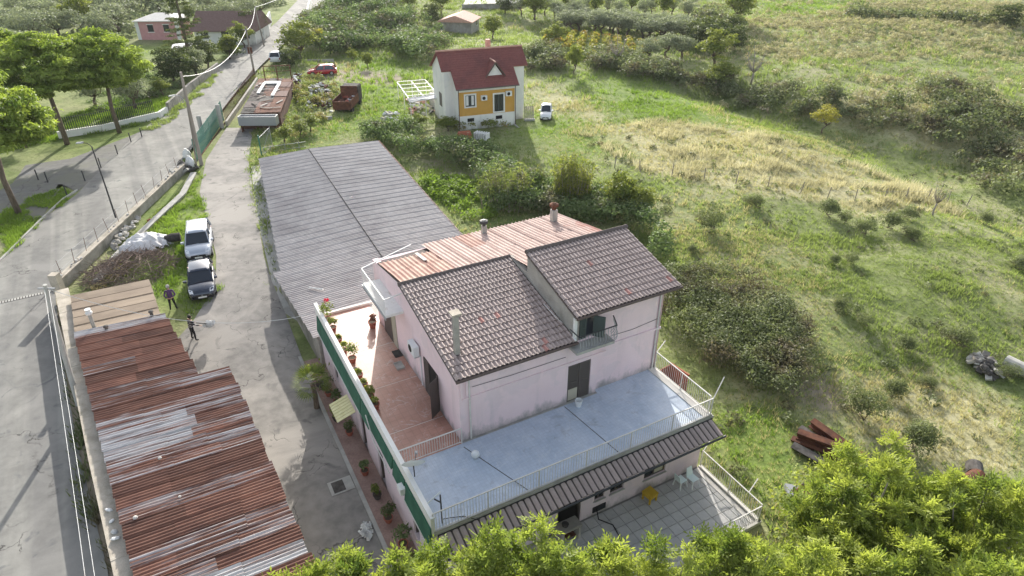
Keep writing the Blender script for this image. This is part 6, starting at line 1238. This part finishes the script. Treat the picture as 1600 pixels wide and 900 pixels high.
# middle distance
MT = [('leafy0', 470, 92, 6.0, 5.2, 'spreading olive green tree with orange tips beside the white car', 1.3), ('yellow', 500, 78, 3.4, 3.2, 'small orange-yellow tree at the edge of the bramble thicket', 1), ('dark', 455, 105, 3.2, 4.6, 'dark bush behind the white car', 1.2), ('leafy2', 575, 108, 2.6, 5.2, 'small brown bush on the lawn behind the red car', 1), ('leafy1', 552, 98, 2.4, 5.2, 'thin bush on the lawn near the bramble thicket', 1),
      ('dark', 675, 38, 5.0, 4.6, 'dark shrub beside the salmon roofed hut', 1.1), ('leafy0', 690, 22, 5.5, 5.2, 'reddish tree behind the salmon roofed hut', 1), ('leafy1', 640, 18, 5, 5.2, 'yellow-green tree on the bright patch above the thicket', 1), ('leafy2', 770, 62, 4.5, 5.2, 'bushy brown tree behind the red roof', 1.2), ('leafy0', 835, 30, 6.5, 5.2, 'tall tree with yellow-brown crown at the top of the lane', 1.1), ('dark', 790, 20, 5.0, 4.6, 'dark tree by the pale yard', 1.2),
      ('leafy1', 866, 72, 4.4, 5.2, 'round green bush at the corner of the yellow vineyard', 1.2), ('leafy2', 897, 118, 4.6, 5.2, 'slim loose tree standing alone on the green slope', .7), ('bare', 962, 105, 6.0, 4.8, 'bare reddish tree in front of the yellow vineyard', 1.1), ('bare', 1172, 132, 6.5, 4.8, 'bare grey tree beside the dark hedge', 1.0), ('bare', 1457, 338, 4.2, 4.8, 'small bare tree standing against the field fence', .8), ('yellow', 1284, 208, 3.2, 3.2, 'low bright yellow tree standing alone in the gully', 1.3),
      ('dark', 1110, 80, 6.5, 4.6, 'largest dark round tree of the clump above the gully', 1.25), ('dark', 1140, 62, 5.2, 4.6, 'dark round tree behind the largest of the clump', 1.2), ('dark', 1145, 78, 4.6, 4.6, 'dark round bush at the meadow side of the clump', 1.2), ('leafy0', 1115, 104, 6.0, 5.2, 'green rounded tree in front of the dark clump', 1.2), ('dark', 1085, 72, 5.0, 4.6, 'dark tree on the vineyard side of the clump', 1.1), ('leafy0', 1150, 38, 7, 5.2, 'tall hazy tree on the ridge above the dark clump', 1.2), ('leafy1', 1122, 140, 4.8, 5.2, 'yellow-green tree overhanging the gully hedge', 1.3), ('dark', 1567, 42, 5.2, 4.6, 'single dark round bush on the far pasture', 1.35), ('olive0', 1065, 92, 4.4, 4.2, 'pale grey willow-like tree beside the green rounded tree', 1.2), ('olive1', 1012, 95, 4.0, 4.2, 'grey olive at the lower edge of the vineyard', 1.2), ('olive2', 1040, 88, 4.2, 4.2, 'grey olive second from the vineyard edge', 1.2)]
for k, px, py, h, nom, lab, wd in MT: T(k, 'field_tree', px, py, h, nom, lab, wide=wd)
# row of young trees at the top
for i in range(16):
    px = 815 + i * 17 + random.uniform(-4, 4); T(['olive0', 'leafy2', 'olive1'][i % 3], 'orchard_tree', px, 24 + (i % 2) * 7, 5.0, 4.2, '%s young orchard tree in the top row, counted from the lane' % ['first', 'second', 'third', 'fourth', 'fifth', 'sixth', 'seventh', 'eighth', 'ninth', 'tenth', 'eleventh', 'twelfth', 'thirteenth', 'fourteenth', 'fifteenth', 'sixteenth'][i], group='orchard row at the top', wide=.8)
for i in range(26):
    px = 880 + (i % 13) * 15 + random.uniform(-6, 6); py = 36 + (i // 13) * 10 + (i % 13) * 1.8 + random.uniform(-3, 3); T('olive%d' % (i % 3), 'olive_tree', px, py, 4.0 + random.random(), 4.2, 'grey olive in the band between orchard row and vineyard', group='olives above the vineyard', wide=1.3)
# small shrubs on the open slope
SH = [(1295, 340, 1.9, 'tall brown shrub just below the field fence'), (1320, 348, 1.0, 'low shrub beside the tall brown shrub'), (1415, 342, 1.3, 'round shrub near the small bare tree'), (1393, 358, 1.7, 'pointed shrub in the middle of the slope below the fence'), (1348, 365, 1.3, 'pale brown shrub between two pointed shrubs'), (1425, 375, 1.3, 'flat brown shrub below the bare tree'), (1303, 412, .9, 'small dark tuft shrub of a pair on the pale slope'), (1330, 412, .9, 'second small dark tuft shrub of the pair on the pale slope'), (1498, 540, 1.6, 'upright brown shrub near the rubble heap'), (1412, 548, 1.2, 'rounded grey shrub on the open slope near the rubble heap'), (1350, 510, 1.0, 'low heather shrub in mid slope'), (1310, 485, 1.0, 'lone tuft shrub above the bramble mass'), (1395, 620, 1.4, 'dark brown shrub in the dry grass of the slope'), (1345, 650, 1.8, 'big brown shrub below the bramble mass'), (1450, 605, .9, 'low spreading shrub in the dry grass'), (1430, 700, 1.9, 'brown shrub just above the bright foreground trees'), (1110, 360, 2.0, 'red-brown shrub mound on the slope behind the house'), (1180, 325, 1.5, 'dark green shrub below the straw field'), (1080, 395, .8, 'small stub shrub on the grass behind the house'), (1570, 590, 1.0, 'shrub beside the concrete pipe'), (1540, 350, 1.2, 'grey shrub below the end of the field fence'), (1590, 420, 1.2, 'shrub at the edge of the slope under the gully')]
for i, (px, py, h, lab) in enumerate(SH): T('shrub%d' % (i % 3), 'shrub', px, py, h, .95, lab, cat='shrub', group='shrubs on the open slope', wide=.8)
for px, py, lab in ((486, 205, 'low green bush on the grass beyond the annexe roof'), (470, 212, 'dark bush beside the grass bank beyond the annexe'), (445, 222, 'small bush by the wire fence'), (655, 200, 'bush under the pergola clutter'), (700, 205, 'dark bush before the ochre basement')): T('leafy1', 'bush', px, py, 1.9, 5.2, lab, cat='bush', group='bushes beyond the annexe', wide=1.5)

# canes and reeds
def canes(name, c, rx, ry, n, h, leafm, label, leafy=.35, per=26):
    t = empty(name, c, 0, label, 'canes'); mb = MB(); C, Tn, S = [], [], []
    for i in range(n):
        a_ = random.uniform(0, 6.28); k = random.random() ** .5; x, y = rx * k * math.cos(a_), ry * k * math.sin(a_); hh_ = h * random.uniform(.55, 1.08) * (1.05 - .25 * k); lx, ly = x * .22 + random.uniform(-.4, .4), y * .22 + random.uniform(-.4, .4); mb.tube([(x, y, -.1), (x + lx * .4, y + ly * .4, hh_ * .55), (x + lx, y + ly, hh_)], [.025, .02, .006], 4, cap=False)
        for j in range(per):
            u = leafy + (1 - leafy) * random.random(); C.append((x + lx * u + random.uniform(-.25, .25), y + ly * u + random.uniform(-.25, .25), hh_ * u)); Tn.append((random.uniform(-1, 1), random.uniform(-1, 1), random.uniform(-.3, 1.1))); S.append(random.uniform(.35, .7))
    mb.build('stems', 'bark_pale', t)['kind'] = 'stuff'; V, F = leaf_arrays(np.array(C), np.array(S), unit(np.array(Tn)), None, .16); link('leaves', fastmesh('leaves', V, F, leafm, rng.random(len(F))), t)
canes('cane_clump', P(893, 318, 0), 1.35, 1.1, 120, 4.9, 'cane_gold', 'dense golden green cane clump behind the rear roof', .12, 34)
canes('reed_clump', P(790, 325, 0), 2.1, 1.3, 80, 4.7, 'cane_leaf', 'tall loose reeds with bare brown stalks behind the annexe', .55, 13)
canes('reed_clump', P(828, 305, 0), 1.3, 1.0, 30, 3.4, 'cane_leaf', 'smaller tuft of reeds between the tall reeds and the golden canes', .45, 12)
t_ = T('leafy1', 'field_tree', 968, 332, 4.2, 5.2, 'loose yellow-green tree behind the rear roof corner'); T('leafy2', 'field_tree', 1000, 345, 3.2, 5.2, 'low leafy tree above the brambles behind the house')
# palm by the drive
pt = empty('small_palm', HL(-4.35, 9.6, 0), 0, 'small fan palm casting a spiky shadow on the drive', 'palm'); MB().tube([(0, 0, -.1), (.05, 0, .9), (0, 0, 1.7)], [.16, .13, .12], 9).build('trunk', 'bark', pt); C, Tn, Nn, S = [], [], [], []
for i in range(26):
    a_ = i * 2.4; el = R(random.uniform(-25, 75)); d = Vector((math.cos(a_) * math.cos(el), math.sin(a_) * math.cos(el), math.sin(el))); s = d.cross(Vector((0, 0, 1))).normalized(); b = Vector((0, 0, 1.7)) + d * .55
    for j in range(11):
        f = (j - 5) / 5; dd_ = (d * math.cos(f * 1.25) + s * math.sin(f * 1.25)).normalized(); C.append(b + dd_ * .34); Tn.append(dd_); Nn.append(s.cross(d)); S.append(.62)
V, F = leaf_arrays(np.array(C), np.array(S), unit(np.array(Tn)), np.array(Nn), .09); link('fronds', fastmesh('fronds', V, F, 'tree_mid', rng.random(len(F)) * .6), pt)

# ---- foreground trees, crowns in full light
def fore_tree(px, py, y, rx, rz, label, n=60, seed=0, per=110, leaf='tree_bright', size=.2):
    """crown whose top shows at a pixel when it stands y metres out"""
    d = (( px - 800) / FPX, _c - (py - 450) / FPX * _s, -_s - (py - 450) / FPX * _c); k = y / d[1]; ztop = CAMH + d[2] * k; x = d[0] * k; zc_ = ztop - rz; t = empty('foreground_tree', (x, y, 0), 0, label, 'tree', 'bright trees before the patio')
    b = crown_blobs(n, (0, 0, zc_), rx * 1.1, rx * 1.1, rz, .42, 100 + seed, shell=.3); zt_ = b[:, 2].max() + 1.45; b[:, 2] += ztop - zt_
    tm = trunk_mesh(zc_, .17, [tuple(q[:3]) for q in b[:34]], 'bark_pale', .55, seed); link('trunk', tm, t)
    # feathery sprays: a stalk of leaflet pairs
    g = np.random.default_rng(200 + seed); cnt = (per * (b[:, 3] / .42) ** 2).astype(int); idx = np.repeat(np.arange(n), cnt); m = len(idx); D = unit(g.normal(size=(m, 3))); D[:, 2] = np.where(D[:, 2] < -.25, -D[:, 2], D[:, 2]); C = b[idx, :3] + D * (b[idx, 3] * (.45 + .65 * g.random(m)))[:, None]
    dirs = unit(D + .55 * g.normal(size=(m, 3)) + np.array([0, 0, .1])); up_ = unit(np.cross(dirs, g.normal(size=(m, 3)))); side = np.cross(dirs, up_); sz = size * (.7 + .6 * g.random(m)); VV, tt = [], []
    bt = g.random(n)
    for q in range(4):
        f = (q - 1.2) / 3; sgn = 1 if q % 2 == 0 else -1
        for sg in ((1, -1) if q < 3 else (0,)):
            Tn = unit(dirs * (.75 if sg else 1) + side * sg * .8); cc = C + dirs * (f * sz * 1.3)[:, None] + Tn * (sz * .3)[:, None] - up_ * (abs(f) * sz * .15)[:, None]
            V, F = leaf_arrays(cc, sz * .72, Tn, up_, .36); VV.append(V); tt.append(np.clip(.75 * bt[idx] + .35 * g.random(m) - .05, 0, 1))
    V = np.concatenate(VV); F = np.arange(len(V), dtype=np.int32).reshape(-1, 4); link('crown', fastmesh('crown', V, F, leaf, np.concatenate(tt)), t)
FT = [(515, 856, 13.2, 1.15, 1.3, 'small bright crown at the end of the rusty roof'), (430, 888, 12.8, .9, 1.0, 'lowest bright crown beside the rusty sheets'), (648, 832, 13.0, 1.4, 2.0, 'bright crown hiding the end of the drive'), (770, 832, 12.8, 1.3, 2.0, 'bright crown at the canopy corner'), (850, 832, 12.6, 1.3, 2.0, 'bright feathery crown below the ribbed canopy'), (965, 826, 13.2, 1.1, 2.2, 'slender feathery crown before the patio hose'),
      (1045, 818, 13.4, 1.3, 2.4, 'bright feathery crown in front of the patio tiles'), (1165, 812, 14.2, 1.3, 2.6, 'thin feathery crown at the patio railing'), (1225, 838, 13.4, 1.4, 2.2, 'low crown under the patio corner'), (1330, 712, 17.0, 1.6, 2.6, 'crown beside the rusty beams'), (1415, 668, 17.5, 2.6, 3.8, 'largest feathery crown on the slope with branches showing'), (1505, 730, 16.6, 2.0, 3.0, 'crown next to the largest feathery tree'), (1385, 800, 14.6, 2.2, 3.0, 'darker crown below the largest feathery tree'), (1590, 738, 16.0, 2.0, 3.0, 'crown at the edge by the rusty drums'), (1520, 840, 13.2, 2.0, 2.6, 'pale crown at the bottom under the drums'), (1300, 850, 13.2, 1.5, 2.2, 'pale crown at the bottom beside the patio'), (1620, 850, 13.0, 1.8, 2.6, 'pale crown at the bottom corner')]
for i, (px, py, y, rx, rz, lab) in enumerate(FT): fore_tree(px, py, y, rx, rz, lab, int(16 + 12 * rx * rx), i, 46, size=.23)

# ---- thickets (nobody could count them)
def thicket(name, polys, label, dens, h, br, leaf, per=70, size=.26, seed=1, hn=6.0):
    g = np.random.default_rng(seed); bl_ = []
    for poly in polys:
        w = [tuple(G(*q)[:2]) for q in poly]; X = np.array(w); x0, y0 = X.min(0); x1, y1 = X.max(0); n = int((x1 - x0) * (y1 - y0) * dens); x = g.uniform(x0, x1, n); y = g.uniform(y0, y1, n); s = np.clip(y.mean() / 60, .5, 3)
        k = inpoly(x + s * (vnoise(x, y, 3, seed) - .5) * 3, y + s * (vnoise(x, y, 3, seed + 1) - .5) * 3, w); x, y = x[k], y[k]
        hh_ = h * (.35 + .9 * vnoise(x, y, hn, seed + 2)); r = br * (.6 + .8 * g.random(len(x))); bl_.append(np.column_stack([x, y, hz(x, y) + np.maximum(hh_ - r * .5, .1), r])); low = g.random(len(x)) < .5
        bl_.append(np.column_stack([x[low], y[low], hz(x[low], y[low]) + .35 * hh_[low], r[low]]))
    B_ = np.concatenate(bl_); V, F, ti = blob_leaves(B_, per, size, .55, light=.6); o = link(name, fastmesh(name, V, F, leaf, ti)); tag(o, label, 'thicket', kind='stuff'); return o
thicket('bramble_thicket', [[(488, 30), (545, 4), (620, 10), (650, 40), (690, 78), (684, 100), (640, 92), (590, 82), (540, 80), (505, 92), (482, 70)]], 'wide grey-green bramble thicket above the lawn', .42, 3.0, 1.5, 'bramble', 95, .42, 1)
thicket('bramble_thicket', [[(540, 222), (575, 206), (640, 210), (720, 238), (790, 256), (850, 298), (830, 318), (770, 290), (700, 262), (625, 242)]], 'bramble hedge along the far corner of the annexe roof', 1.3, 2.5, .85, 'bramble', 100, .24, 2)
thicket('bramble_thicket', [[(752, 330), (820, 300), (900, 312), (960, 322), (1010, 358), (1042, 410), (1030, 420), (985, 368), (900, 345), (840, 335)]], 'dark bramble hedge behind the rear roof', 2.0, 2.2, .75, 'bramble', 85, .24, 3)
thicket('bramble_mass', [[(1028, 470), (1075, 448), (1130, 445), (1190, 462), (1245, 520), (1275, 590), (1245, 625), (1180, 600), (1110, 565), (1045, 535), (1022, 520)]], 'big brown-green bramble mass beside the tall end of the house', 2.4, 2.0, .7, 'bramble_brown', 130, .15, 4, 4.5)
thicket('hedge_belt', [[(812, 82), (850, 80), (893, 98), (892, 112), (830, 108)], [(915, 92), (960, 88), (1000, 108), (1050, 112), (1105, 135), (1160, 150), (1185, 170), (1090, 140), (1000, 128), (930, 112)]], 'dark hedge belt curving below the vineyard', 1.0, 1.9, 1.1, 'bramble_brown', 80, .36, 5)
thicket('gully_scrub', [[(1150, 140), (1215, 145), (1300, 165), (1335, 185), (1330, 195), (1255, 180), (1170, 165)], [(1380, 160), (1480, 135), (1600, 205), (1600, 335), (1545, 305), (1480, 255), (1420, 215), (1330, 192)]], 'dark scrub filling the gully below the far pasture', .5, 2.2, 1.15, 'bramble_brown', 80, .34, 6)
thicket('far_hedge', [[(1310, 24), (1400, 26), (1540, 36), (1600, 36), (1600, 44), (1520, 42), (1390, 33)], [(1090, 20), (1160, 30), (1165, 45), (1100, 36)]], 'low hedge line across the far pasture', .12, 2.2, 1.7, 'bramble_brown', 70, .6, 7)
thicket('grove_scrub', [[(-10, 15), (200, 10), (440, 5), (440, 22), (300, 35), (200, 60), (60, 80), (-10, 100)]], 'scrub and undergrowth among the grove trees beyond the pines', .05, 2.8, 2.0, 'olive_leaf', 80, .65, 8)
thicket('garden_undergrowth', [[(100, 190), (180, 180), (250, 160), (280, 120), (240, 110), (120, 150)], [(0, 230), (60, 225), (90, 205), (30, 190), (0, 200)]], 'mixed undergrowth in the garden behind the iron railing', .25, 1.4, .9, 'bramble', 60, .3, 9)
thicket('nettle_bed', [[(650, 268), (720, 282), (790, 330), (760, 345), (715, 338), (690, 318)]], 'bed of leafy nettles beside the annexe roof', 1.8, .6, .5, 'grass_lush', 50, .24, 10)
thicket('cabin_weeds', [[(462, 130), (480, 115), (520, 135), (524, 175), (500, 190), (468, 190), (470, 160)], [(690, 195), (760, 190), (800, 200), (770, 204), (700, 208)], [(430, 190), (465, 195), (460, 215), (430, 215)]], 'weeds and low bushes round the rubbish and below the ochre house', .7, 1.0, .6, 'cane_leaf', 55, .25, 11)
thicket('road_hedge', [[(300, 130), (345, 95), (372, 78), (378, 88), (340, 118), (310, 140)]], 'hedge over the garden wall along the far road', .6, 3.5, 1.0, 'dark_leaf', 80, .35, 12)
thicket('lower_bushes', [[(1230, 780), (1340, 760), (1420, 800), (1600, 800), (1620, 990), (1180, 990), (1200, 850)]], 'bright bushes at the foot of the slope under the trees', 1.6, 1.6, .7, 'tree_bright', 80, .16, 13)
thicket('wall_weeds', [[(130, 455), (165, 420), (185, 400), (200, 430), (150, 455)]], 'dry weeds behind the brushwood at the foot of the wall', 1.6, .5, .35, 'dry_leaf', 45, .2, 14)
# vineyard in rows
C = []; vp = PP([(845, 42), (900, 58), (1020, 72), (1010, 100), (985, 108), (930, 100), (850, 78), (825, 62)]); X = np.array(vp)
for x in np.arange(X[:, 0].min(), X[:, 0].max(), 2.2):
    ys_ = np.arange(X[:, 1].min(), X[:, 1].max(), 1.1); k = inpoly(np.full(len(ys_), x), ys_, vp)
    for y in ys_[k]: C.append((x + .25 * (y - 120) * .5 + random.uniform(-.3, .3), y + random.uniform(-.4, .4), hz1(x, y) + .9 + random.uniform(-.2, .3), .6))
V, F, ti = blob_leaves(C, 40, .42, .8); tag(link('vineyard', fastmesh('vineyard', V, F, 'vine_leaf', ti)), 'yellow and orange autumn vines in rows', 'vineyard', kind='stuff')

# ---- grass: tufts of bent blades
def tufts(name, x, y, z, h, nb, leaf, label, spread=.5, wid=.10, seed=0):
    g = np.random.default_rng(seed); n = len(x); idx = np.repeat(np.arange(n), nb); m = len(idx); a = g.random(m) * 6.283; rr_ = spread * h[idx] * g.random(m); bx, by = x[idx] + rr_ * np.cos(a), y[idx] + rr_ * np.sin(a); hh_ = h[idx] * (.5 + .7 * g.random(m)); lean = .45 * hh_; la = a + g.normal(size=m) * .7; w_ = wid * hh_ * (.7 + .6 * g.random(m)); pa = g.random(m) * 6.283; zz = z[idx]
    V = np.stack([np.column_stack([bx - w_ * np.cos(pa), by - w_ * np.sin(pa), zz - .03]), np.column_stack([bx + w_ * np.cos(pa), by + w_ * np.sin(pa), zz - .03]), np.column_stack([bx + lean * np.cos(la), by + lean * np.sin(la), zz + hh_])], 1).reshape(-1, 3); ti = np.clip(.6 * vnoise(x, y, 2.5, 31)[idx] + .4 * g.random(m), 0, 1)
    o = link(name, fastmesh(name, V, np.arange(3 * m, dtype=np.int32).reshape(-1, 3), leaf, ti)); tag(o, label, 'grass', kind='stuff'); return o
def scatter(n, x0, x1, y0, y1, seed):
    g = np.random.default_rng(seed); return g.uniform(x0, x1, n), g.uniform(y0, y1, n), g
EXC = [[tuple(HL(b, a)[:2]) for b, a in ((-4.3, -8.0), (11.2, -8.0), (11.2, 11.2), (9.4, 13), (11.6, 45), (-.6, 45), (-3.9, 20), (-5.2, 14))], [(-26, 37), (-20.5, 38), (-5, 15), (-6, 5), (-16, 5), (-27, 33)], PP([(352, 203), (318, 255), (308, 300), (322, 350), (335, 400), (335, 455), (298, 505), (250, 560), (230, 650), (300, 950), (650, 945), (521, 675), (446, 490), (402, 350), (386, 250), (396, 200)], .3)]
UPX = [(p[0] + .4, p[1]) for p in upper]
def keep(x, y):
    k = np.ones(len(x), bool)
    for e_ in EXC: k &= ~inpoly(x, y, e_)
    return k & ~inpoly(x, y, UPX)
XS, YS, HS = [], [], []
for n, x0, x1, y0, y1, hm, sd_ in ((42000, 4, 50, 10, 50, .19, 1), (42000, -30, 78, 40, 90, .25, 2), (36000, -38, 125, 85, 195, .45, 3)):
    x, y, g = scatter(n, x0, x1, y0, y1, sd_); k = keep(x, y) & (np.abs(x) < y * .9 + 14); x, y = x[k], y[k]; XS.append(x); YS.append(y); HS.append(hm * (.5 + .9 * vnoise(x, y, 3.5, 12)) * (.7 + .6 * g.random(len(x))))
X_, Y_, H_ = np.concatenate(XS), np.concatenate(YS), np.concatenate(HS); Z_ = hz(X_, Y_); zd, zl_ = zone(X_, Y_, Z_DRY), zone(X_, Y_, Z_LUSH, seed=40); u = rng.random(len(X_)); dryn = vnoise(X_, Y_, 9, 15)
farp = (Y_ > 92) & (X_ > 18); isd = (u < np.where(farp, .35, 1.0) * np.maximum(zd * .85, .5 * sst(.6, .85, dryn))); isl = ~isd & (u > 1 - zl_ * .9); iso = ~isd & ~isl
tufts('slope_grass', X_[iso], Y_[iso], Z_[iso], H_[iso], 6, 'grass_blade', 'rough grass over the open slopes', seed=1, wid=.13, spread=.9); tufts('lush_grass', X_[isl], Y_[isl], Z_[isl], H_[isl] * .9, 7, 'grass_lush', 'bright lush grass in the sunlit hollows', seed=2, wid=.13, spread=.9); tufts('dry_grass', X_[isd], Y_[isd], Z_[isd], H_[isd] * 1.1, 6, 'grass_dry', 'dry straw grass over the fields', seed=3, wid=.10, spread=.8)
# reeds of the straw field, and tussocks of the far pasture
x, y, g = scatter(9000, 5, 60, 50, 85, 9); k = (zone(x, y, Z_DRY[:1]) > .4) & (vnoise(x, y, 2.2, 44) + .6 * vnoise(x, y, 5, 45) > .80); x, y = x[k], y[k]; tufts('straw_field', x, y, hz(x, y), .62 * (.4 + 1.0 * vnoise(x, y, 3, 8)), 11, 'straw', 'pale dry reed grass field across the fence', seed=4, wid=.06, spread=.95)
x, y, g = scatter(9000, 22, 140, 78, 190, 10); k = ((zone(x, y, Z_DRY[1:3]) > .3) & (vnoise(x, y, 9, 77) + .5 * g.random(len(x)) > .55)) | ((zone(x, y, Z_DRY[5:]) > .3) & (g.random(len(x)) < .5)) | ((x > 30) & (y > 95) & (g.random(len(x)) < .16)); x, y = x[k], y[k]; r = .28 + .42 * g.random(len(x)) ** 1.5; V, F, ti = blob_leaves(np.column_stack([x, y, hz(x, y) + r * .45, r]), 34, .34, .35, light=.55, flat=1.0); tag(link('tussock_grass', fastmesh('tussock_grass', V, F, 'tussock', ti)), 'tussocks dotting the far pasture', 'grass', kind='stuff')
# clumps on the near slope
x, y, g = scatter(420, 8, 60, 14, 75, 12); k = keep(x, y); x, y = x[k], y[k]; r = .22 + .3 * g.random(len(x)) ** 2; V, F, ti = blob_leaves(np.column_stack([x, y, hz(x, y) + r * .2, r]), 26, .24, .4, light=.5); tag(link('slope_clumps', fastmesh('slope_clumps', V, F, 'bramble_brown', ti)), 'low dark clumps dotted over the slope', 'grass', kind='stuff')
# grass of the yard strip beside the cars and of the verge
def patch(name, poly, n, h, leaf, label, z=None, seed=20):
    w = PP(poly, z) if z is not None else [tuple(G(*q)[:2]) for q in poly]; X = np.array(w); x, y, g = scatter(n, X[:, 0].min(), X[:, 0].max(), X[:, 1].min(), X[:, 1].max(), seed); k = inpoly(x + 1.2 * (vnoise(x, y, 1.5, 3) - .5), y + 1.2 * (vnoise(x, y, 1.5, 4) - .5), w) & (vnoise(x, y, 1.1, 6) > .22); x, y = x[k], y[k]; zz = np.full(len(x), z) if z is not None else hz(x, y); return tufts(name, x, y, zz, h * (.6 + .8 * vnoise(x, y, 1.6, 5)), 6, leaf, label, seed=seed, wid=.12, spread=1.0)
patch('yard_grass', [(318, 262), (300, 290), (268, 320), (245, 352), (262, 372), (250, 425), (245, 460), (280, 480), (300, 500), (338, 470), (338, 440), (325, 352), (312, 305), (322, 262)], 9000, .22, 'grass_lush', 'bright grass strip beside the parked cars', None, 21)
patch('wall_grass', [(185, 400), (300, 285), (318, 262), (300, 300), (250, 350), (215, 385)], 1800, .2, 'grass_blade', 'thin grass along the foot of the low wall', None, 22)
patch('drive_grass', [(386, 235), (402, 235), (402, 270), (396, 300), (410, 420), (425, 445), (415, 445), (398, 350), (388, 290)], 1600, .16, 'grass_lush', 'grass strip between the drive and the annexe', None, 23)
patch('verge_grass', [(0, 330), (95, 292), (105, 310), (0, 405)], 5000, .2, 'grass_lush', 'sunlit grass verge with the pine trunk', ZR, 24)
patch('garden_grass', [(0, 240), (100, 215), (160, 207), (250, 186), (262, 150), (200, 150), (80, 190), (0, 210)], 9000, .3, 'grass_lush', 'grass in the garden behind and before the railing', ZR, 25)
patch('roadside_weeds', [(225, 205), (262, 178), (330, 118), (345, 112), (300, 160), (245, 205)], 2500, .3, 'grass_blade', 'weeds between the garden wall and the road', ZR, 26)
patch('ditch_weeds', [(92, 480), (100, 470), (150, 680), (195, 900), (150, 900), (110, 640)], 3500, .35, 'bramble_brown', 'dark weeds in the strip between road and shed wall', ZR, 27)
# ---- the thin bright air towards the sun
hm, hn_, hl_ = newmat('thin_haze'); pv = N(hn_, 'ShaderNodeVolumePrincipled'); pv.inputs['Color'].default_value = (.93, .95, 1, 1); pv.inputs['Density'].default_value = .0001; pv.inputs['Anisotropy'].default_value = .25
ho = N(hn_, 'ShaderNodeOutputMaterial'); hl_.new(pv.outputs[0], ho.inputs['Volume'])
hb = MB().box(-640, 680, -230, 740, -4, 36).build('haze', 'thin_haze'); tag(hb, kind='stuff')
